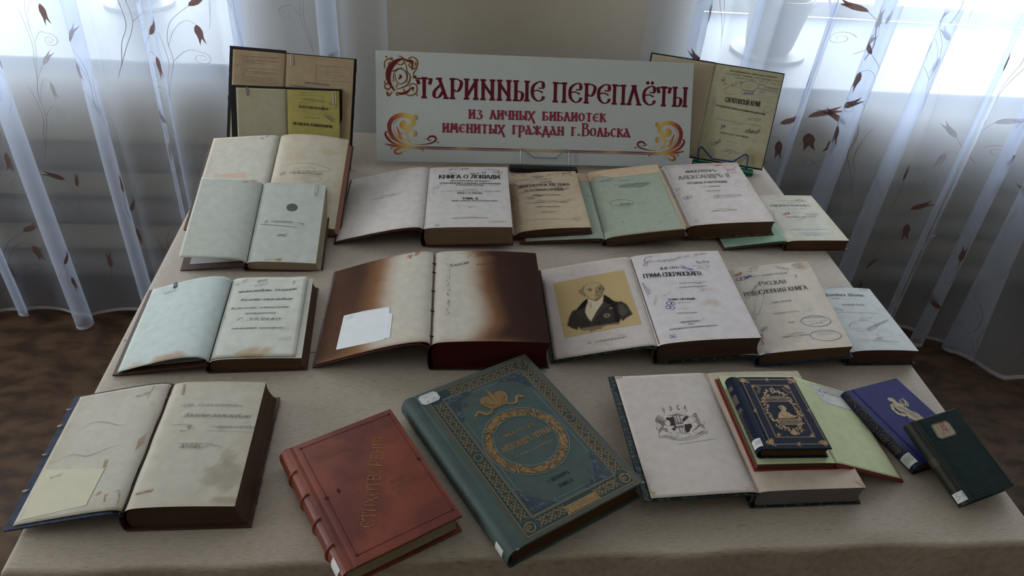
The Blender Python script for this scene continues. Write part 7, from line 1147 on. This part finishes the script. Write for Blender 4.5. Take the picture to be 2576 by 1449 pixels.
J = Ink(S); J.lift = .001; cxy = (sum(p[0] for p in lb) / 8, sum(p[1] for p in lb) / 8); J.strip([(cxy[0] + (a - cxy[0]) * .93, cxy[1] + (b - cxy[1]) * .92) for a, b in lb], .0005, 'raised_line', closed=True)
J.text('В', cxy[0] - .003, cxy[1] - .001, cxy[0] + .006, cxy[1], .011, 'hr'); J.text('у.5.', cxy[0] - .009, cxy[1] - .008, cxy[0] + .010, cxy[1] - .004, .005, 'hv2'); J.build(lo)
spine_label(SP, .005, .020, .45, .95, so, txt='54'); 
m = MB(); m.grid(lambda a, v: SP(a, v, .0004), lin(.4, .85, 6), (.064, .078)); m.build('spine_gilding', mat('olive_spine_panel', (58, 54, 34), rough=.5), so)
Ix = Ink(lambda a, v, l=0: SP(a * 20, v, .0006)); Ix.line((.93 / 20, .01), (.93 / 20, .13), .0005, 'gd')
for v in (.032, .060, .082, .110, .126): Ix.line((.35 / 20, v), (.93 / 20, v), .0007, 'gd')
Ix.build(so)
# ------------------------------------------------------------------ banner board and stands
P = PAR['banner']; R, o = frame_of(P); bt = .005; root = thing('sign_board', 'white sign board with dark red lettering СТАРИННЫЕ ПЕРЕПЛЁТЫ standing at the back', 'sign', o, R)
m = MB(); m.box(0, P['w'], 0, P['h'], -bt, 0); m.build('board', mat('white_foam_board', (196, 200, 196), rough=.55, noise=.02), root, bevel=.0006)
S = lambda u, v, l=0: (u, v, l); I = Ink(S); I.lift = .0003; fs = FE['banner:R']; draw(I, [f for f in fs if f[0] == 'T']); I.build(root)
def OC(cx_, cy_):
    px = 960 + cx_ / 5.367; py = 130 + cy_ / 5.367; return ((px - 946) * .001033, .2725 - (py - 125 - .0445 * (px - 945)) * .000973)
def gradc(x, W_=.8326):
    x = min(x, W_ - x); t = x
    st_ = [(.0, (120, 34, 34)), (.035, (134, 46, 40)), (.055, (190, 112, 60)), (.075, (214, 180, 96)), (.09, (216, 190, 104)), (.105, (180, 120, 60)), (.13, (110, 26, 38)), (.19, (120, 40, 38)), (.215, (196, 150, 70)), (.25, (112, 28, 36)), (.33, (120, 34, 36)), (.39, (204, 158, 66)), (.42, (208, 164, 70))]
    for (a, ca_), (b, cb_) in zip(st_[:-1], st_[1:]):
        if t <= b: return mixc(s2l(ca_), s2l(cb_), max(0, (t - a) / (b - a)))
    return s2l(st_[-1][1])
ORN = mat('gradient_print', attr=True, rough=.6, spec=.3)
IO = Ink(S); IO.lift = .0003
def ob(ptl, wmax, f=None, mir=False, k='orn', a0=.15, a1=.4):
    q = smooth_pts([OC(*p) for p in ptl], 6); n = len(q)
    if mir: q = [(.8326 - a, b) for a, b in q]
    IO.strip(q, [wmax * .000186 / 2 * (max(a0, sin(pi * (i + .3) / n)) if not f else f(i / (n - 1))) for i in range(n)], k)
for mir in (False, True):
    ob([(310, 985), (285, 945), (250, 975), (270, 1020), (330, 1030), (395, 980), (400, 920), (340, 865), (240, 855), (140, 900), (95, 990), (115, 1100), (180, 1190), (280, 1250), (400, 1280)], 62, lambda s: .55 + .45 * sin(pi * s) - .35 * smst(.8, 1, s), mir)
    ob([(150, 1010), (160, 960), (220, 900)], 8, None, mir); ob([(85, 1070), (75, 980), (110, 910), (150, 872)], 7, None, mir)
    ob([(85, 1075), (50, 1080), (50, 1130), (110, 1210), (220, 1265), (400, 1288)], 34, None, mir); ob([(90, 1100), (100, 1150), (200, 1220), (330, 1262)], 8, None, mir)
    ob([(30, 1240), (110, 1262), (250, 1280), (420, 1290)], 26, None, mir); ob([(110, 1290), (220, 1285), (400, 1295)], 16, None, mir)
    ob([(385, 1120), (420, 1092), (450, 1110), (430, 1145), (395, 1130)], 26, None, mir); ob([(450, 1075), (380, 1062), (325, 1100), (335, 1170), (390, 1230)], 30, None, mir)
    ob([(400, 1255), (520, 1262), (640, 1245), (705, 1200), (690, 1158), (640, 1150), (600, 1180), (620, 1210), (660, 1190)], 26, None, mir); ob([(700, 1225), (735, 1242), (748, 1220)], 10, None, mir); ob([(600, 1190), (570, 1185), (562, 1168)], 8, None, mir)
    ob([(400, 1300), (280, 1300), (190, 1320), (165, 1360), (205, 1385), (260, 1365), (240, 1340)], 30, None, mir); ob([(145, 1290), (115, 1300), (125, 1320), (145, 1312)], 9, None, mir); ob([(330, 1305), (292, 1330), (305, 1355), (332, 1342)], 11, None, mir); ob([(420, 1300), (490, 1312), (540, 1335), (520, 1362)], 16, None, mir)
    ob([(188, 1005), (215, 1070), (238, 1150), (262, 1190)], 40, None, mir); ob([(262, 1150), (250, 1115), (275, 1095), (290, 1110), (275, 1120)], 9, None, mir); ob([(250, 1170), (330, 1200), (390, 1245)], 14, None, mir); ob([(150, 1000), (160, 1080), (230, 1180), (330, 1240)], 9, None, mir)
    def dot(x, y, r_):
        c = OC(x, y); c = (.8326 - c[0], c[1]) if mir else c; IO.disc(c, r_ * .000186, r_ * .000186, 'orn', 12)
    dot(435, 888, 36); dot(430, 1100, 30); dot(285, 970, 34)
    for i in range(11): dot(225 + 16 * i, 846 + .35 * i * i, 3 + .5 * i)
    for i in range(9): dot(365 + 18 * i, 1148 + 92 * (1 - (1 - i / 9) ** 2), 7 - .6 * i)
    for i in range(6): dot(345 + 22 * i, 1325 - 6 * sin(pi * i / 5), 5)
mo = IO.m['orn']
bv0 = OC(450, 1286)[1]
for v_, w_ in ((.0378, .0024), (.0348, .0011), (.0326, .0011)):
    us_ = lin(.085, .748, 60); mo.add([(u, v_ + w_ / 2, .00045) for u in us_] + [(u, v_ - w_ / 2, .00045) for u in us_], [(i, i + 60, i + 61, i + 1) for i in range(59)])
mo.c = [gradc(v[0]) for v in mo.v]; mo.build('scroll_ornament', ORN, root)
# ornate initial
gilt('gold_outline', print_mat('ochre_outline', (176, 150, 70))); gilt('initial_fill', print_mat('initial_dark_red', (110, 32, 44)))
JI = Ink(S)
ST = [([(285, 85), (200, 115), (120, 190), (85, 290), (95, 400), (165, 520)], 70, .3), ([(285, 90), (340, 118), (392, 130), (392, 240)], 34, .4), ([(180, 542), (250, 560), (330, 535), (382, 475)], 34, .15), ([(60, 590 - 50), (85, 585), (135, 535)], 16, .3),
      ([(90, 262), (160, 250), (210, 225), (265, 210)], 13, .4), ([(300, 130), (322, 220), (330, 330), (318, 420)], 10, .4), ([(318, 255), (368, 320), (340, 430), (260, 480), (190, 500)], 13, .4), ([(462, 215), (412, 280), (420, 330), (470, 375)], 10, .5), ([(150, 400), (160, 280), (240, 222), (310, 270), (320, 370), (250, 430), (190, 390), (170, 300)], 10, .6),
      ([(40, 215), (38, 130), (90, 90), (150, 120), (150, 180), (105, 190), (85, 150), (120, 130)], 12, .6), ([(340, 90), (400, 65), (455, 110), (460, 180), (415, 225), (350, 180), (385, 140), (400, 200)], 12, .6), ([(285, 490), (300, 560), (380, 585), (450, 540), (450, 450), (390, 425), (350, 470)], 12, .6),
      ([(100, 430), (50, 425), (42, 480), (90, 498), (120, 460), (130, 480)], 13, .6), ([(190, 150), (250, 170), (290, 120), (250, 60), (220, 55)], 11, .6), ([(230, 300), (245, 330), (215, 365)], 30, .1), ([(260, 330), (235, 345)], 20, .3), ([(400, 350), (430, 330), (440, 360)], 30, .2), ([(105, 75), (145, 85)], 14, .3), ([(40, 60), (68, 62), (66, 78)], 10, .3), ([(175, 565), (215, 590)], 14, .3), ([(440, 572), (458, 575), (455, 595)], 9, .4), ([(35, 380), (40, 410), (70, 440)], 10, .3), ([(60, 530), (80, 550), (70, 565)], 16, .2), ([(200, 420), (185, 480)], 9, .4), ([(420, 130), (440, 160), (425, 180)], 12, .2), ([(375, 500), (405, 480), (400, 530)], 22, .2)]
for p, w_, a0 in ST:
    q = smooth_pts([OC(*x) for x in p], 6); n = len(q)
    JI.strip(q, [(w_ * max(a0, sin(pi * (i + .5) / n)) + 9) * .000093 for i in range(n)], 'gold_outline', lift=.0001)
    JI.strip(q, [(w_ * max(a0, sin(pi * (i + .5) / n)) - 1) * .000093 for i in range(n)], 'initial_fill', lift=.0003)
JI.build(root)
CHROME = mat('silver_wire', (170, 170, 168), rough=.25, metal=.9); BLKP = mat('black_plastic', (22, 22, 24), rough=.4)
# stand of the board: world position from the board frame
t = thing('book_stand', 'silver wire stand with a black bar foot holding the white sign board', 'stand', o, R, None)
wire = [(.3715, -.011), (.3690, .0313), (.3705, .036), (.3745, .0385), (.379, .036), (.4032, .0180), (.408, .0174), (.458, .0174), (.4625, .018), (.484, .0365), (.489, .0385), (.4945, .036), (.4960, .032), (.4985, -.011)]
m = MB(); m.tube([(a, b, .0085) for a, b in smooth_pts(wire, 3)], .0015, 8); m.build('wire_holder', CHROME, t, smooth=True)
Ri = R.inverted(); c = Ri @ (Vector((.2845, 1.7035, .7515)) - o)
foot = MB(); foot.box(-.090, .090, -.011, .012, -.0015, .012)
fo = foot.build('bar_foot', BLKP, t, bevel=.005); fo.matrix_local = Matrix.Translation(c) @ Ri.to_4x4() @ Matrix.Rotation(-.01, 4, 'Z')
m = MB()
for a in (.3715, .4985): m.tube([(a, -.011, .0085), (a, -.010, -.010), (a, .02, -.012), (a + (.03 if a < .4 else -.03), .12, -.012)], .0015, 8)
m.build('back_wire', CHROME, t, smooth=True)
# blue wire stand with green foot
BLUEW = mat('blue_painted_wire', (24, 62, 120), rough=.35); GRNP = mat('green_plastic', (16, 104, 66), rough=.25, spec=.6)
t = thing('book_stand', 'blue wire stand with green plastic feet under the upright book at the back right', 'stand', SAO, SAR)
wire = [(.0075, -.011), (.0030, .020), (.0045, .027), (.0085, .0300), (.0130, .027), (.0420, .0050), (.050, .0040), (.092, .0055), (.099, .0070), (.123, .0280), (.1285, .0300), (.1335, .0270), (.1345, .022), (.1385, -.013)]
m = MB(); m.tube([(a, b, .010) for a, b in smooth_pts(wire, 3)], .0020, 8); m.build('wire_holder', BLUEW, t, smooth=True)
Ri = SAR.inverted()
c = Ri @ (Vector((.782, 1.745, .7512)) - SAO); foot = MB(); foot.box(-.082, .082, -.013, .011, -.001, .011); fo = foot.build('green_foot', GRNP, t, bevel=.003); fo.matrix_local = Matrix.Translation(c) @ Ri.to_4x4() @ Matrix.Rotation(-.33, 4, 'Z')
m = MB()
for a in (.0075, .1385): m.tube([(a, -.011, .010), (a, -.012, -.014), (a, .03, -.016), (.07, .14, -.016)], .002, 8)
m.build('back_wire', BLUEW, t, smooth=True)
# paper clips
CLIP = mat('steel_paper_clip', (150, 152, 150), rough=.3, metal=.8); CLIPG = mat('dark_green_paper_clip', (40, 66, 62), rough=.4); CLIPW = mat('pale_paper_clip', (206, 206, 196), rough=.35)
def clip(key, su, sfun, label, u, v, L_, ang, mt, wd=.0065, r_=.0006):
    R_, o_ = frame_of(PAR[key]) if su is None else su
    t = thing('paper_clip', label, 'paper clip', o_, R_, 'paper clips on the pages')
    q = []; w = wd / 2
    loop = [(-w * .55, -L_ * .25), (-w * .55, -L_ * .78)] + [(w * .55 * -cos(a), -L_ * .78 - w * .55 * sin(a)) for a in lin(.3, pi - .3, 4)] + [(w * .55, -L_ * .78), (w * .55, -.1 * L_)] + [(w * .1 + w * .8 * cos(a) * .9, -.1 * L_ + w * .8 * sin(a)) for a in lin(.3, pi - .3, 4)] + [(-w, -L_ * .1), (-w, -L_ * .9)] + [(-w * cos(a), -L_ * .9 - w * sin(a)) for a in lin(.3, pi - .3, 5)] + [(w, -L_ * .9), (w, -.3 * L_)]
    P3 = []
    for a, b in loop:
        uu, vv = u + a * cos(ang) - b * sin(ang), v + a * sin(ang) + b * cos(ang); P3.append(Vector(sfun(uu, vv, r_ * .8)))
    m = MB(); m.tube(P3, r_, 6); m.build('wire', mt, t, smooth=True)
ST_ = {}
def SF(key):  # page surface of an open book already built
    P = PAR[key]; return P
def planeS(z): return lambda u, v, l=0: (u, v, z + l)
P = PAR['stamp']; clip('stamp', None, planeS(P['t'] + .0024), 'white paper clip on the right page beside the round seal', .1145, .2315, .038, 0, CLIPW)
P = PAR['small']; R_, o_ = frame_of(P)
clip('small', (R_, o_), planeS(.0008), 'steel paper clip on the blank page beside the yellow title page', .0380, .202, .019, 0, CLIP, .006, .0005)
clip('small', (R_, o_), planeS(.0010), 'pale paper clip on the yellow title page', .2448, .199, .034, 0, CLIPW, .007)
R_, o_ = frame_of(PAR['tall']); clip('tall', (R_, o_), planeS(.0010), 'pale paper clip near the gutter of the tall brown book', .1525, .2775, .027, 0, CLIPW, .006)
P = PAR['zlobin']; clip('zlobin', None, (lambda u, v, l=0, P=P: (u, v, P['zh'] + .003 + (P['zl'] - P['zh']) * (-u / P['wl']) + .013 * sin(pi * (-u / P['wl']) ** .6) + .0012 + l)), 'dark green paper clip on the curled pale blue left page', -.104, .2305, .016, .1, CLIPG, .006)
